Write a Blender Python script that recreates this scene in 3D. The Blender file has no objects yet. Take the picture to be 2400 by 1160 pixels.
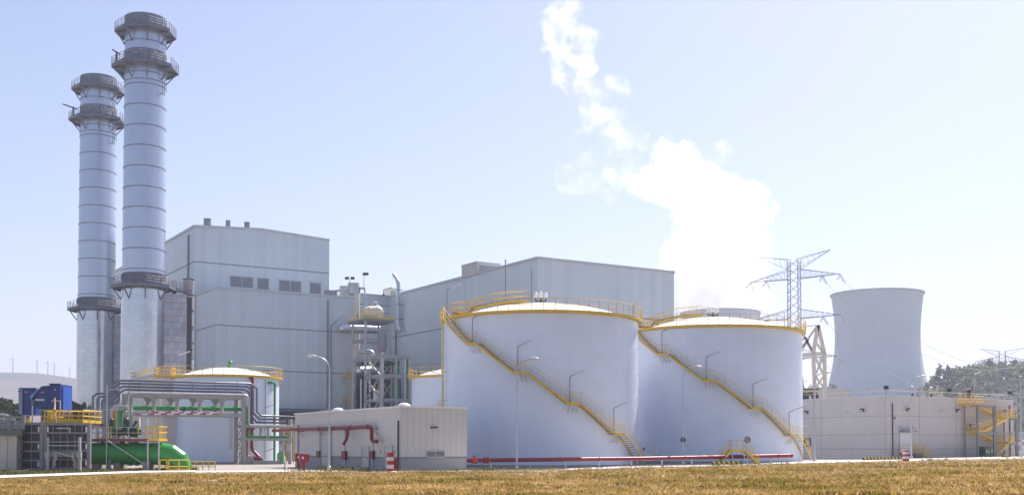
import bpy, bmesh, math, random
import numpy as np
from mathutils import Vector as V, Matrix
R_ = math.radians
sin, cos, pi = math.sin, math.cos, math.pi
random.seed(7)
sc = bpy.context.scene
COL = sc.collection

# ---------------------------------------------------------------- camera, world, sun, exposure
F = 2650.0                      # focal length in pixels of the 2400 px wide photograph
PITCH = R_(1.5)
EYE = V((0, 0, 1.95))
HORIZON = 1050.0
PY0 = HORIZON - F * math.tan(PITCH)
cd = bpy.data.cameras.new('camera')
cam = bpy.data.objects.new('camera', cd)
COL.objects.link(cam)
cam.location = EYE
cam.rotation_euler = (pi / 2 + PITCH, 0, 0)
cd.sensor_width = 36
cd.lens = 36 * F / 2400
cd.shift_y = (PY0 - 580) / 2400
cd.clip_end = 20000
sc.camera = cam

SUN_EL, SUN_AZ = R_(50), R_(31)          # azimuth measured from +Y towards +X
w = bpy.data.worlds.new('World')
sc.world = w
w.use_nodes = True
nt = w.node_tree
nt.nodes.clear()
sky = nt.nodes.new('ShaderNodeTexSky')
sky.sky_type = 'NISHITA'
sky.sun_disc = False
sky.sun_elevation = SUN_EL
sky.sun_rotation = SUN_AZ
sky.air_density = 1.0
sky.dust_density = 1.15
sky.ozone_density = 4.0
bg = nt.nodes.new('ShaderNodeBackground')
bg.inputs['Strength'].default_value = 0.085
wo = nt.nodes.new('ShaderNodeOutputWorld')
nt.links.new(sky.outputs[0], bg.inputs['Color'])
nt.links.new(bg.outputs[0], wo.inputs['Surface'])

sd = bpy.data.lights.new('sun', 'SUN')
sd.energy = 5.0
sd.angle = R_(0.5)
sd.color = (1.0, 0.96, 0.90)
sun = bpy.data.objects.new('sun', sd)
COL.objects.link(sun)
sdir = V((sin(SUN_AZ) * cos(SUN_EL), cos(SUN_AZ) * cos(SUN_EL), sin(SUN_EL)))
sun.rotation_euler = sdir.to_track_quat('Z', 'Y').to_euler()
sun.location = (60, 100, 400)

sc.view_settings.view_transform = 'Standard'
sc.view_settings.look = 'None'
sc.view_settings.gamma = 1
sc.view_settings.exposure = 0.89
sc.view_settings.use_white_balance = True
sc.view_settings.white_balance_temperature = 7000
sc.view_settings.white_balance_tint = 20
sc.render.engine = 'CYCLES'
sc.cycles.volume_bounces = 28
sc.cycles.transparent_max_bounces = 64
sc.cycles.max_bounces = 32
sc.cycles.diffuse_bounces = 5
sc.cycles.glossy_bounces = 5
sc.cycles.use_denoising = True

# ---------------------------------------------------------------- measuring: pixels of the photograph -> metres
FW, UP = V((0, cos(PITCH), sin(PITCH))), V((0, -sin(PITCH), cos(PITCH)))
def ray(px, py):
    return FW + V((1, 0, 0)) * ((px - 1200) / F) + UP * ((PY0 - py) / F)
def at(px, py, Y):
    r = ray(px, py)
    return EYE + r * (Y / r.y)
def hit(px, py, P0, N):
    r = ray(px, py)
    return EYE + r * ((P0 - EYE).dot(N) / r.dot(N))
def P(px, Y, z=0.0):
    return V(((px - 1200) / F * Y, Y, z))
def zt(py, Y):
    return at(1200, py, Y).z
def gz(x, y=0):
    t = min(max((x - 2) / 60.0, 0), 1)
    return 0.82 * t * (1.15 - 0.15 * t) if t < 1 else 0.82
def G(px, Y, dz=0.0):
    p = P(px, Y)
    p.z = gz(p.x) + dz
    return p

TH = R_(32)
U, W = V((cos(TH), sin(TH), 0)), V((-sin(TH), cos(TH), 0))    # the two directions of the plant's grid
Z = V((0, 0, 1))

# ---------------------------------------------------------------- mesh builder
def frame(d, up=None):
    d = d.normalized()
    up = up or (Z if abs(d.z) < 0.95 else V((0, 1, 0)))
    a = d.cross(up).normalized()
    return d, a, a.cross(d).normalized()

class MB:
    def __init__(s):
        s.v, s.f, s.sm, s.cuts = [], [], [], [(0, 0)]
    def add(s, vs, fs, smooth=False):
        o = len(s.v)
        s.v.extend(vs)
        s.f.extend([tuple(i + o for i in f) for f in fs])
        s.sm.extend([smooth] * len(fs))
        return s
    def cut(s):
        s.cuts.append((len(s.v), len(s.f)))
        return s
    def build_each(s, name, mat, parent=None, **kw):
        """one object for each stretch between two cuts"""
        out = []
        for (v0, f0), (v1, f1) in zip(s.cuts, s.cuts[1:]):
            q = MB(); q.v = s.v[v0:v1]; q.f = [tuple(i - v0 for i in f) for f in s.f[f0:f1]]; q.sm = s.sm[f0:f1]
            if q.f: out.append(q.build(name, mat, parent, **kw))
        return out
    def obox(s, p, a, b, c):
        p = V(p)
        vs = [p, p + a, p + a + b, p + b, p + c, p + a + c, p + a + b + c, p + b + c]
        fs = [(0, 3, 2, 1), (4, 5, 6, 7), (0, 1, 5, 4), (1, 2, 6, 5), (2, 3, 7, 6), (3, 0, 4, 7)]
        if V(a).cross(V(b)).dot(V(c)) < 0:
            fs = [f[::-1] for f in fs]
        return s.add(vs, fs)
    def box(s, c, sx, sy, sz, rz=0.0):
        a, b = V((cos(rz), sin(rz), 0)) * sx, V((-sin(rz), cos(rz), 0)) * sy
        return s.obox(V(c) - a / 2 - b / 2 - Z * sz / 2, a, b, Z * sz)
    def bar(s, a, b, w, h=None, up=None):
        a, b = V(a), V(b)
        if (b - a).length < 1e-6:
            return s
        d, x, y = frame(b - a, up)
        h = h or w
        return s.obox(a - x * w / 2 - y * h / 2, x * w, y * h, b - a)
    def tube(s, pts, r, n=8, caps=True, r2=None):
        pts = [V(p) for p in pts]
        m = len(pts)
        d, x, y = frame(pts[1] - pts[0])
        vs, fs = [], []
        for i in range(m):
            if i == 0: t = pts[1] - pts[0]
            elif i == m - 1: t = pts[-1] - pts[-2]
            else: t = (pts[i + 1] - pts[i]).normalized() + (pts[i] - pts[i - 1]).normalized()
            t = t.normalized()
            x = (x - t * x.dot(t)).normalized()
            y = x.cross(t).normalized()
            k = 1.0
            if 0 < i < m - 1:
                c = t.dot((pts[i] - pts[i - 1]).normalized())
                k = 1 / max(c, 0.5)
            rr = r if r2 is None else r + (r2 - r) * i / (m - 1)
            # widen only across the bend
            bend = None
            if 0 < i < m - 1:
                bend = (pts[i + 1] - pts[i]).normalized() - (pts[i] - pts[i - 1]).normalized()
                bend = bend.normalized() if bend.length > 1e-5 else None
            for j in range(n):
                a = 2 * pi * j / n
                o = (x * cos(a) + y * sin(a)) * rr
                if bend is not None:
                    o = o + bend * (o.dot(bend) * (k - 1))
                vs.append(pts[i] + o)
        for i in range(m - 1):
            for j in range(n):
                j2 = (j + 1) % n
                fs.append((i * n + j, (i + 1) * n + j, (i + 1) * n + j2, i * n + j2))
        s.add(vs, fs, True)
        if caps:
            o = len(s.v) - len(vs)
            s.f.append(tuple(o + j for j in range(n))); s.sm.append(False)
            s.f.append(tuple(o + (m - 1) * n + n - 1 - j for j in range(n))); s.sm.append(False)
        return s
    def cyl(s, a, b, r, n=16, r2=None):
        return s.tube([a, b], r, n, True, r2)
    def lathe(s, prof, c=(0, 0, 0), n=48, a0=0.0, a1=None, smooth=True):
        c = V(c)
        full = a1 is None
        m = n if full else n + 1
        a1 = a0 + 2 * pi if full else a1
        vs, fs = [], []
        for (r, z) in prof:
            for j in range(m):
                a = a0 + (a1 - a0) * j / n
                vs.append(c + V((r * sin(a), -r * cos(a), z)))
        for i in range(len(prof) - 1):
            for j in range(n):
                j2 = (j + 1) % m
                fs.append((i * m + j, i * m + j2, (i + 1) * m + j2, (i + 1) * m + j))
        return s.add(vs, fs, smooth)
    def ball(s, c, r, sc_=(1, 1, 1), n=12, m=7):
        c = V(c)
        vs, fs = [], []
        for i in range(m + 1):
            t = pi * i / m - pi / 2
            for j in range(n):
                a = 2 * pi * j / n
                vs.append(c + V((r * cos(t) * sin(a) * sc_[0], -r * cos(t) * cos(a) * sc_[1], r * sin(t) * sc_[2])))
        for i in range(m):
            for j in range(n):
                j2 = (j + 1) % n
                fs.append((i * n + j, i * n + j2, (i + 1) * n + j2, (i + 1) * n + j))
        return s.add(vs, fs, True)
    def prism(s, poly, vec):
        poly = [V(p) for p in poly]
        n = len(poly)
        vec = V(vec)
        vs = poly + [p + vec for p in poly]
        nn = V((0, 0, 0))
        for i in range(n):
            nn += (poly[i] - poly[0]).cross(poly[(i + 1) % n] - poly[0])
        fs = [tuple(range(n))[::-1], tuple(range(n, 2 * n))]
        fs += [(i, (i + 1) % n, n + (i + 1) % n, n + i) for i in range(n)]
        if nn.dot(vec) < 0:
            fs = [f[::-1] for f in fs]
        return s.add(vs, fs)
    def quad(s, a, b, c, d):
        return s.add([V(a), V(b), V(c), V(d)], [(0, 1, 2, 3)])
    def rail(s, pts, h=1.05, rails=(0.5, 1.0), r=0.028, step=1.2, kick=0.0, n=5, posts=True):
        """guard rail: posts and rails over a polyline of feet"""
        pts = [V(p) for p in pts]
        for k in rails:
            s.tube([p + Z * h * k for p in pts], r, n)
        if kick:
            for a, b in zip(pts, pts[1:]):
                s.bar(a + Z * kick / 2, b + Z * kick / 2, 0.02, kick)
        if posts:
            for i, (a, b) in enumerate(zip(pts, pts[1:])):
                k = max(1, round((b - a).length / step))
                for j in range(k + (1 if i == len(pts) - 2 else 0)):
                    p = a.lerp(b, j / k)
                    s.tube([p, p + Z * h], r, n)
        return s
    def build(s, name, mat, parent=None, loc=None, rot=0.0, sharp=38):
        me = bpy.data.meshes.new(name)
        if parent is not None:
            loc, rot = ROOT[parent.name]
        loc = V(loc) if loc is not None else V((0, 0, 0))
        c, n_ = cos(-rot), sin(-rot)
        co = np.array([(p[0] - loc.x, p[1] - loc.y, p[2] - loc.z) for p in s.v], dtype=np.float64)
        if len(co):
            x = co[:, 0] * c - co[:, 1] * n_
            y = co[:, 0] * n_ + co[:, 1] * c
            co[:, 0], co[:, 1] = x, y
        me.from_pydata([tuple(r) for r in co], [], s.f)
        me.polygons.foreach_set('use_smooth', s.sm)
        if any(s.sm):
            me.set_sharp_from_angle(angle=R_(sharp))
        me.materials.append(mat)
        me.update()
        o = bpy.data.objects.new(name, me)
        COL.objects.link(o)
        ROOT[o.name] = (loc, rot)
        if parent is not None:
            o.parent = parent
        else:
            o.location = loc
            o.rotation_euler = (0, 0, rot)
        return o
ROOT = {}

def tag(o, label, cat, group=None, kind=None):
    if kind: o['kind'] = kind
    if label: o['label'] = label
    if cat: o['category'] = cat
    if group: o['group'] = group
    return o
def thing(name, label, cat, loc, rot=0.0, group=None):
    o = bpy.data.objects.new(name, None)
    COL.objects.link(o)
    o.empty_display_size = 0.3
    o.location = loc
    o.rotation_euler = (0, 0, rot)
    ROOT[o.name] = (V(loc), rot)
    return tag(o, label, cat, group)
def setting(name, mb, mat, loc=None, kind='structure'):
    o = mb.build(name, mat, None, loc)
    o['kind'] = kind
    return o
KIDS = {}
def copy_tree(o, loc=None, rot=None, label=None, parent=None):
    c = o.copy()
    COL.objects.link(c)
    if parent is not None: c.parent = parent
    if loc is not None: c.location = loc
    if rot is not None: c.rotation_euler = (0, 0, rot)
    if label: c['label'] = label
    for ch in [x for x in bpy.data.objects if x.parent == o]:
        copy_tree(ch, parent=c)
    return c
def fil(pts, r=0.4, k=4):
    """round the corners of a polyline"""
    pts = [V(p) for p in pts]
    out = [pts[0]]
    for a, b, c in zip(pts, pts[1:], pts[2:]):
        d1, d2 = (a - b), (c - b)
        q = min(r, d1.length * 0.48, d2.length * 0.48)
        p0, p2 = b + d1.normalized() * q, b + d2.normalized() * q
        for i in range(k + 1):
            t = i / k
            out.append(p0 * (1 - t) ** 2 + b * 2 * t * (1 - t) + p2 * t * t)
    out.append(pts[-1])
    return out

# ---------------------------------------------------------------- materials
MATS = {}
def node(t, kind, **kw):
    n = t.nodes.new(kind)
    for k, v in kw.items():
        if k in n.inputs: n.inputs[k].default_value = v
        else: setattr(n, k, v)
    return n
def mk(name, col, rough=0.55, metal=0.0, var=0.08, vs=0.6, streak=0.0, dirt=(0.16, 0.13, 0.10), bump=0.0, bs=12.0, spec=0.4):
    m = bpy.data.materials.new(name)
    m.use_nodes = True
    t = m.node_tree
    b = t.nodes['Principled BSDF']
    b.inputs['Roughness'].default_value = rough
    b.inputs['Metallic'].default_value = metal
    b.inputs['Specular IOR Level'].default_value = spec
    tc = node(t, 'ShaderNodeTexCoord')
    ns = node(t, 'ShaderNodeTexNoise', Scale=vs, Detail=6.0, Roughness=0.6)
    t.links.new(tc.outputs['Object'], ns.inputs['Vector'])
    mr = node(t, 'ShaderNodeMapRange')
    mr.inputs['From Min'].default_value, mr.inputs['From Max'].default_value = 0.3, 0.7
    mr.inputs['To Min'].default_value, mr.inputs['To Max'].default_value = 1 - var, 1 + var
    t.links.new(ns.outputs['Fac'], mr.inputs['Value'])
    mx = node(t, 'ShaderNodeVectorMath', operation='SCALE')
    mx.inputs[0].default_value = col[:3]
    t.links.new(mr.outputs[0], mx.inputs['Scale'])
    out = mx.outputs[0]
    if streak:
        mp = node(t, 'ShaderNodeMapping')
        mp.inputs['Scale'].default_value = (1.3, 1.3, 0.07)
        t.links.new(tc.outputs['Object'], mp.inputs['Vector'])
        n2 = node(t, 'ShaderNodeTexNoise', Scale=1.0, Detail=7.0, Roughness=0.65)
        t.links.new(mp.outputs[0], n2.inputs['Vector'])
        m2 = node(t, 'ShaderNodeMapRange')
        m2.inputs['From Min'].default_value, m2.inputs['From Max'].default_value = 0.48, 0.8
        m2.inputs['To Max'].default_value = streak
        t.links.new(n2.outputs['Fac'], m2.inputs['Value'])
        mm = node(t, 'ShaderNodeMix', data_type='RGBA')
        mm.inputs[7].default_value = (*dirt, 1)
        t.links.new(m2.outputs[0], mm.inputs[0])
        t.links.new(out, mm.inputs[6])
        out = mm.outputs[2]
    t.links.new(out, b.inputs['Base Color'])
    r2 = node(t, 'ShaderNodeMapRange')
    r2.inputs['To Min'].default_value, r2.inputs['To Max'].default_value = max(0.03, rough - 0.1), min(1, rough + 0.1)
    t.links.new(ns.outputs['Fac'], r2.inputs['Value'])
    t.links.new(r2.outputs[0], b.inputs['Roughness'])
    if bump:
        n3 = node(t, 'ShaderNodeTexNoise', Scale=bs, Detail=5.0)
        t.links.new(tc.outputs['Object'], n3.inputs['Vector'])
        bp = node(t, 'ShaderNodeBump', Strength=bump, Distance=0.05)
        t.links.new(n3.outputs['Fac'], bp.inputs['Height'])
        t.links.new(bp.outputs[0], b.inputs['Normal'])
    MATS[name] = m
    return m

def mk_clad(name, col, pitch=0.33, depth=0.02, streak=0.08, rough=0.45, var=0.03, groove=0.90, tone=(0.955, 1.03), gw=(0.12, 0.3)):
    """vertical ribbed sheet cladding: rib bump, tone from sheet to sheet, run-off streaks; object space, works on x and y faces"""
    m = mk(name, col, rough, 0.0, var, 0.25, streak, dirt=(0.22, 0.22, 0.21))
    t = m.node_tree
    b = t.nodes['Principled BSDF']
    tc = node(t, 'ShaderNodeTexCoord')
    sn = node(t, 'ShaderNodeSeparateXYZ'); t.links.new(tc.outputs['Normal'], sn.inputs[0])
    sp = node(t, 'ShaderNodeSeparateXYZ'); t.links.new(tc.outputs['Object'], sp.inputs[0])
    ab = node(t, 'ShaderNodeMath', operation='ABSOLUTE'); t.links.new(sn.outputs['X'], ab.inputs[0])
    gt = node(t, 'ShaderNodeMath', operation='GREATER_THAN'); t.links.new(ab.outputs[0], gt.inputs[0]); gt.inputs[1].default_value = 0.7
    mx = node(t, 'ShaderNodeMix', data_type='FLOAT')
    t.links.new(gt.outputs[0], mx.inputs[0]); t.links.new(sp.outputs['X'], mx.inputs[2]); t.links.new(sp.outputs['Y'], mx.inputs[3])
    dv = node(t, 'ShaderNodeMath', operation='DIVIDE'); t.links.new(mx.outputs[0], dv.inputs[0]); dv.inputs[1].default_value = pitch
    pp = node(t, 'ShaderNodeMath', operation='PINGPONG'); t.links.new(dv.outputs[0], pp.inputs[0]); pp.inputs[1].default_value = 0.5
    rm = node(t, 'ShaderNodeMapRange'); rm.inputs['From Min'].default_value = gw[0]; rm.inputs['From Max'].default_value = gw[1]
    t.links.new(pp.outputs[0], rm.inputs['Value'])
    bp = node(t, 'ShaderNodeBump', Strength=1.0, Distance=depth)
    t.links.new(rm.outputs[0], bp.inputs['Height']); t.links.new(bp.outputs[0], b.inputs['Normal'])
    # sheets of three ribs each have their own tone
    d3 = node(t, 'ShaderNodeMath', operation='DIVIDE'); t.links.new(dv.outputs[0], d3.inputs[0]); d3.inputs[1].default_value = 3.0
    fl = node(t, 'ShaderNodeMath', operation='FLOOR'); t.links.new(d3.outputs[0], fl.inputs[0])
    wn = node(t, 'ShaderNodeTexWhiteNoise', noise_dimensions='1D'); t.links.new(fl.outputs[0], wn.inputs['W'])
    r3 = node(t, 'ShaderNodeMapRange'); r3.inputs['To Min'].default_value = tone[0]; r3.inputs['To Max'].default_value = tone[1]
    t.links.new(wn.outputs[0], r3.inputs['Value'])
    # the groove between ribs has a darker tone than the ribs
    r4 = node(t, 'ShaderNodeMapRange'); r4.inputs['To Min'].default_value = groove; r4.inputs['To Max'].default_value = 1.0
    t.links.new(rm.outputs[0], r4.inputs['Value'])
    ml = node(t, 'ShaderNodeMath', operation='MULTIPLY'); t.links.new(r3.outputs[0], ml.inputs[0]); t.links.new(r4.outputs[0], ml.inputs[1])
    l = b.inputs['Base Color'].links[0]
    src = l.from_socket
    vm = node(t, 'ShaderNodeVectorMath', operation='SCALE')
    t.links.new(src, vm.inputs[0]); t.links.new(ml.outputs[0], vm.inputs['Scale'])
    t.links.new(vm.outputs[0], b.inputs['Base Color'])
    return m

def mk_plates(name, col, rough, metal, bw, bh, wrap=True, tilt=0.35, mort=0.03, cv=(0.78, 1.12, 0.35), rad=3.2, dirt=(0.12, (0.14, 0.14, 0.15)), var=0.08):
    """insulation sheets: brick-laid plates with seams, each plate lying a little differently"""
    m = mk(name, col, rough, metal, var, 0.5, dirt[0], dirt=dirt[1])
    t = m.node_tree
    b = t.nodes['Principled BSDF']
    tc = node(t, 'ShaderNodeTexCoord')
    sp = node(t, 'ShaderNodeSeparateXYZ'); t.links.new(tc.outputs['Object'], sp.inputs[0])
    cb = node(t, 'ShaderNodeCombineXYZ')
    if wrap:
        an = node(t, 'ShaderNodeMath', operation='ARCTAN2'); t.links.new(sp.outputs['Y'], an.inputs[0]); t.links.new(sp.outputs['X'], an.inputs[1])
        mu = node(t, 'ShaderNodeMath', operation='MULTIPLY'); t.links.new(an.outputs[0], mu.inputs[0]); mu.inputs[1].default_value = rad
        t.links.new(mu.outputs[0], cb.inputs['X'])
    else:
        ad = node(t, 'ShaderNodeMath', operation='ADD'); t.links.new(sp.outputs['X'], ad.inputs[0]); t.links.new(sp.outputs['Y'], ad.inputs[1])
        t.links.new(ad.outputs[0], cb.inputs['X'])
    t.links.new(sp.outputs['Z'], cb.inputs['Y'])
    br = node(t, 'ShaderNodeTexBrick', Scale=1.0)
    br.inputs['Brick Width'].default_value = bw
    br.inputs['Row Height'].default_value = bh
    br.inputs['Mortar Size'].default_value = mort
    br.inputs['Color1'].default_value = (cv[0], cv[0], cv[0], 1)
    br.inputs['Color2'].default_value = (cv[1], cv[1], cv[1], 1)
    br.inputs['Mortar'].default_value = (cv[2], cv[2], cv[2] * 1.02, 1)
    t.links.new(cb.outputs[0], br.inputs['Vector'])
    l = b.inputs['Base Color'].links[0].from_socket
    vm = node(t, 'ShaderNodeVectorMath', operation='MULTIPLY')
    t.links.new(l, vm.inputs[0]); t.links.new(br.outputs['Color'], vm.inputs[1])
    t.links.new(vm.outputs[0], b.inputs['Base Color'])
    nz = node(t, 'ShaderNodeTexNoise', Scale=0.45, Detail=2.0)
    t.links.new(tc.outputs['Object'], nz.inputs['Vector'])
    ad = node(t, 'ShaderNodeMath', operation='MULTIPLY_ADD'); t.links.new(br.outputs['Fac'], ad.inputs[0]); ad.inputs[1].default_value = -0.12
    t.links.new(nz.outputs['Fac'], ad.inputs[2])
    bp = node(t, 'ShaderNodeBump', Strength=tilt, Distance=0.3)
    t.links.new(ad.outputs[0], bp.inputs['Height']); t.links.new(bp.outputs[0], b.inputs['Normal'])
    return m

def mk_stripe(name, c1, c2, axis, pitch, rough=0.6, slant=0.0):
    m = mk(name, c1, rough, 0, 0.06, 3.0)
    t = m.node_tree
    b = t.nodes['Principled BSDF']
    tc = node(t, 'ShaderNodeTexCoord')
    sp = node(t, 'ShaderNodeSeparateXYZ'); t.links.new(tc.outputs['Object'], sp.inputs[0])
    s_ = sp.outputs[axis]
    if slant:
        ma = node(t, 'ShaderNodeMath', operation='MULTIPLY_ADD'); t.links.new(sp.outputs['Z'], ma.inputs[0]); ma.inputs[1].default_value = slant
        t.links.new(s_, ma.inputs[2]); s_ = ma.outputs[0]
    dv = node(t, 'ShaderNodeMath', operation='DIVIDE'); t.links.new(s_, dv.inputs[0]); dv.inputs[1].default_value = pitch
    fr = node(t, 'ShaderNodeMath', operation='FRACT'); t.links.new(dv.outputs[0], fr.inputs[0])
    gt = node(t, 'ShaderNodeMath', operation='GREATER_THAN'); t.links.new(fr.outputs[0], gt.inputs[0]); gt.inputs[1].default_value = 0.5
    l = b.inputs['Base Color'].links[0].from_socket
    mm = node(t, 'ShaderNodeMix', data_type='RGBA'); t.links.new(gt.outputs[0], mm.inputs[0]); t.links.new(l, mm.inputs[6]); mm.inputs[7].default_value = (*c2, 1)
    t.links.new(mm.outputs[2], b.inputs['Base Color'])
    return m

clad = mk_clad('ribbed grey cladding', (0.54, 0.625, 0.68))
clad2 = mk_clad('ribbed hall cladding', (0.55, 0.63, 0.68), pitch=0.4, depth=0.012, groove=0.94)
cladP = mk_clad('ribbed pale cladding', (0.60, 0.575, 0.545), pitch=0.6, depth=0.006, streak=0.1, groove=0.82, tone=(0.985, 1.01), gw=(0.02, 0.07))
trimM = mk('cladding trim', (0.46, 0.49, 0.51), 0.45)
jointM = mk('dark joint', (0.23, 0.26, 0.30), 0.7)
louvM = mk('louvre slats', (0.22, 0.24, 0.27), 0.5, 0.3)
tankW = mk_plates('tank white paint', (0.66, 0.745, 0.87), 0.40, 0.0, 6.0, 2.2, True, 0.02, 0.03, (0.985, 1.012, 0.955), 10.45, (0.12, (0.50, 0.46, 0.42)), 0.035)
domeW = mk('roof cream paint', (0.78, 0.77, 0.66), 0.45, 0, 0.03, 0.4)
yel = mk('safety yellow paint', (0.68, 0.43, 0.025), 0.45, 0, 0.10, 2.0, 0.15, dirt=(0.3, 0.15, 0.04))
platM = mk('dark platform steel', (0.15, 0.165, 0.20), 0.6, 0.2, 0.15, 1.0, 0.1)
stl2 = mk('light frame steel', (0.36, 0.36, 0.37), 0.5, 0.15, 0.12, 1.0, 0.15)
steel = mk('grey painted steel', (0.21, 0.215, 0.235), 0.5, 0.2, 0.12, 1.0, 0.12)
galv = mk('galvanised steel', (0.46, 0.48, 0.50), 0.42, 0.6, 0.12, 1.5)
darkst = mk('dark steel', (0.045, 0.047, 0.06), 0.55, 0.3, 0.15, 1.0)
lead = mk('blue grey pipe insulation', (0.13, 0.145, 0.19), 0.4, 0.35, 0.12, 1.0)
alu = mk_plates('aluminium lagging', (0.56, 0.57, 0.60), 0.2, 0.95, 0.95, 0.8, True, 0.05, 0.02, (0.95, 1.04, 0.78))
aluP = mk('shiny pipe lagging', (0.62, 0.63, 0.66), 0.42, 0.9, 0.1, 2.0)
quilt = mk_plates('quilted casing sheets', (0.36, 0.36, 0.40), 0.34, 0.85, 1.0, 1.0, False, 0.7, 0.02, (0.85, 1.1, 0.5))
chim = mk('chimney grey paint', (0.47, 0.53, 0.63), 0.33, 0.78, 0.05, 0.35, 0.10, dirt=(0.28, 0.28, 0.3))
chimD = mk('chimney dark band', (0.21, 0.235, 0.29), 0.5, 0.3, 0.2, 1.5)
red = mk('fire red paint', (0.22, 0.006, 0.016), 0.45, 0, 0.10, 2.0, 0.06)
redD = mk('faded red paint', (0.50, 0.05, 0.04), 0.5, 0, 0.15, 4.0)
green = mk('pipe green paint', (0.005, 0.25, 0.04), 0.33, 0, 0.08, 0.8, 0.05, spec=0.5)
greenD = mk('dark green enamel', (0.006, 0.075, 0.03), 0.4, 0, 0.12, 2.0)
blue = mk('machine blue paint', (0.007, 0.035, 0.19), 0.42, 0, 0.10, 0.8, 0.05)
conc = mk('cast concrete', (0.33, 0.325, 0.30), 0.85, 0, 0.12, 0.6, 0.25, bump=0.3, bs=8)
concL = mk('pale rendered concrete', (0.52, 0.49, 0.48), 0.85, 0, 0.06, 0.35, 0.16, dirt=(0.33, 0.30, 0.28), bump=0.15, bs=6)
concB = mk('beige concrete panels', (0.60, 0.54, 0.46), 0.85, 0, 0.05, 0.4, 0.18, dirt=(0.3, 0.25, 0.2), bump=0.15, bs=6)
toweM = mk('cooling tower concrete', (0.74, 0.76, 0.80), 0.9, 0, 0.05, 0.04, 0.12, dirt=(0.25, 0.25, 0.25))
cream = mk('cream painted steel', (0.60, 0.56, 0.47), 0.5, 0, 0.06, 0.8, 0.15)
white = mk('white paint', (0.78, 0.78, 0.77), 0.45, 0, 0.04, 2.0)
blackM = mk('black plastic', (0.02, 0.02, 0.022), 0.5, 0, 0.1, 3.0)
greyL = mk('light grey plastic', (0.55, 0.56, 0.57), 0.4, 0, 0.06, 3.0)
doorM = mk('pale door paint', (0.50, 0.50, 0.49), 0.45, 0, 0.03, 1.0, 0.06)
doorW = mk('white door paint', (0.66, 0.69, 0.72), 0.45, 0, 0.03, 1.0, 0.06)
rust = mk('red oxide steel', (0.22, 0.07, 0.06), 0.7, 0.1, 0.2, 2.0, 0.2)
orangeM = mk('orange label', (0.62, 0.17, 0.04), 0.5)
glassM = mk('grey window glass', (0.42, 0.42, 0.41), 0.12, 0, 0.03, 1.0, spec=0.6)
pylM = mk('pylon galvanised steel', (0.22, 0.26, 0.32), 0.5, 0.5, 0.1, 0.5)
glassB = mk('insulator glass', (0.30, 0.38, 0.45), 0.2, 0, 0.05, 3.0)
trunkM = mk('bark', (0.09, 0.07, 0.05), 0.9, 0, 0.2, 3.0)
hazyR = mk_stripe('red and white bands', (0.50, 0.03, 0.04), (0.78, 0.77, 0.75), 'Z', 0.62)
barS = mk_stripe('red and white bar', (0.45, 0.02, 0.04), (0.78, 0.78, 0.78), 'X', 1.45)
kerbS = mk_stripe('black and yellow bands', (0.02, 0.02, 0.02), (0.62, 0.42, 0.08), 'X', 0.5, 0.7, 0.6)
# ================================================================ THE SETTING
def mk_ground():
    m = mk('gravel ground', (0.30, 0.285, 0.26), 0.95, 0, 0.25, 1.3, 0, bump=0.5, bs=30)
    t = m.node_tree; b = t.nodes['Principled BSDF']
    l = b.inputs['Base Color'].links[0].from_socket
    tc = node(t, 'ShaderNodeTexCoord')
    n = node(t, 'ShaderNodeTexNoise', Scale=0.006, Detail=6.0)
    t.links.new(tc.outputs['Object'], n.inputs['Vector'])
    # beyond the yard the land is scrub
    sp = node(t, 'ShaderNodeSeparateXYZ'); t.links.new(tc.outputs['Object'], sp.inputs[0])
    r = node(t, 'ShaderNodeMapRange'); r.inputs['From Min'].default_value = 330; r.inputs['From Max'].default_value = 420
    t.links.new(sp.outputs['Y'], r.inputs['Value'])
    cr = node(t, 'ShaderNodeValToRGB')
    cr.color_ramp.elements[0].color = (0.05, 0.07, 0.03, 1); cr.color_ramp.elements[1].color = (0.16, 0.14, 0.07, 1)
    t.links.new(n.outputs['Fac'], cr.inputs[0])
    mm = node(t, 'ShaderNodeMix', data_type='RGBA')
    t.links.new(r.outputs[0], mm.inputs[0]); t.links.new(l, mm.inputs[6]); t.links.new(cr.outputs[0], mm.inputs[7])
    t.links.new(mm.outputs[2], b.inputs['Base Color'])
    return m
gravel = mk_ground()
roadM = mk('pale concrete road', (0.62, 0.60, 0.57), 0.9, 0, 0.10, 0.5, 0, bump=0.2, bs=20)
pathM = mk('pale path slabs', (0.64, 0.62, 0.59), 0.9, 0, 0.10, 0.8, 0, bump=0.2, bs=20)

def gridmesh(name, xs, ys, zf, mat, kind='structure'):
    nx, ny = len(xs), len(ys)
    mb = MB()
    mb.v = [V((x, y, zf(x, y))) for y in ys for x in xs]
    mb.f = [(j * nx + i, j * nx + i + 1, (j + 1) * nx + i + 1, (j + 1) * nx + i) for j in range(ny - 1) for i in range(nx - 1)]
    mb.sm = [True] * len(mb.f)
    return setting(name, mb, mat, None, kind)
xs = [-2600, -1500, -800, -400, -200] + list(range(-120, 160, 6)) + [200, 400, 800, 1500, 2600]
ys = [-250, -120, -60, 0] + list(range(20, 330, 8)) + [400, 520, 700, 1000, 1500, 2200, 3000, 3600]
gridmesh('ground', xs, ys, lambda x, y: gz(x, y), gravel)

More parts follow.
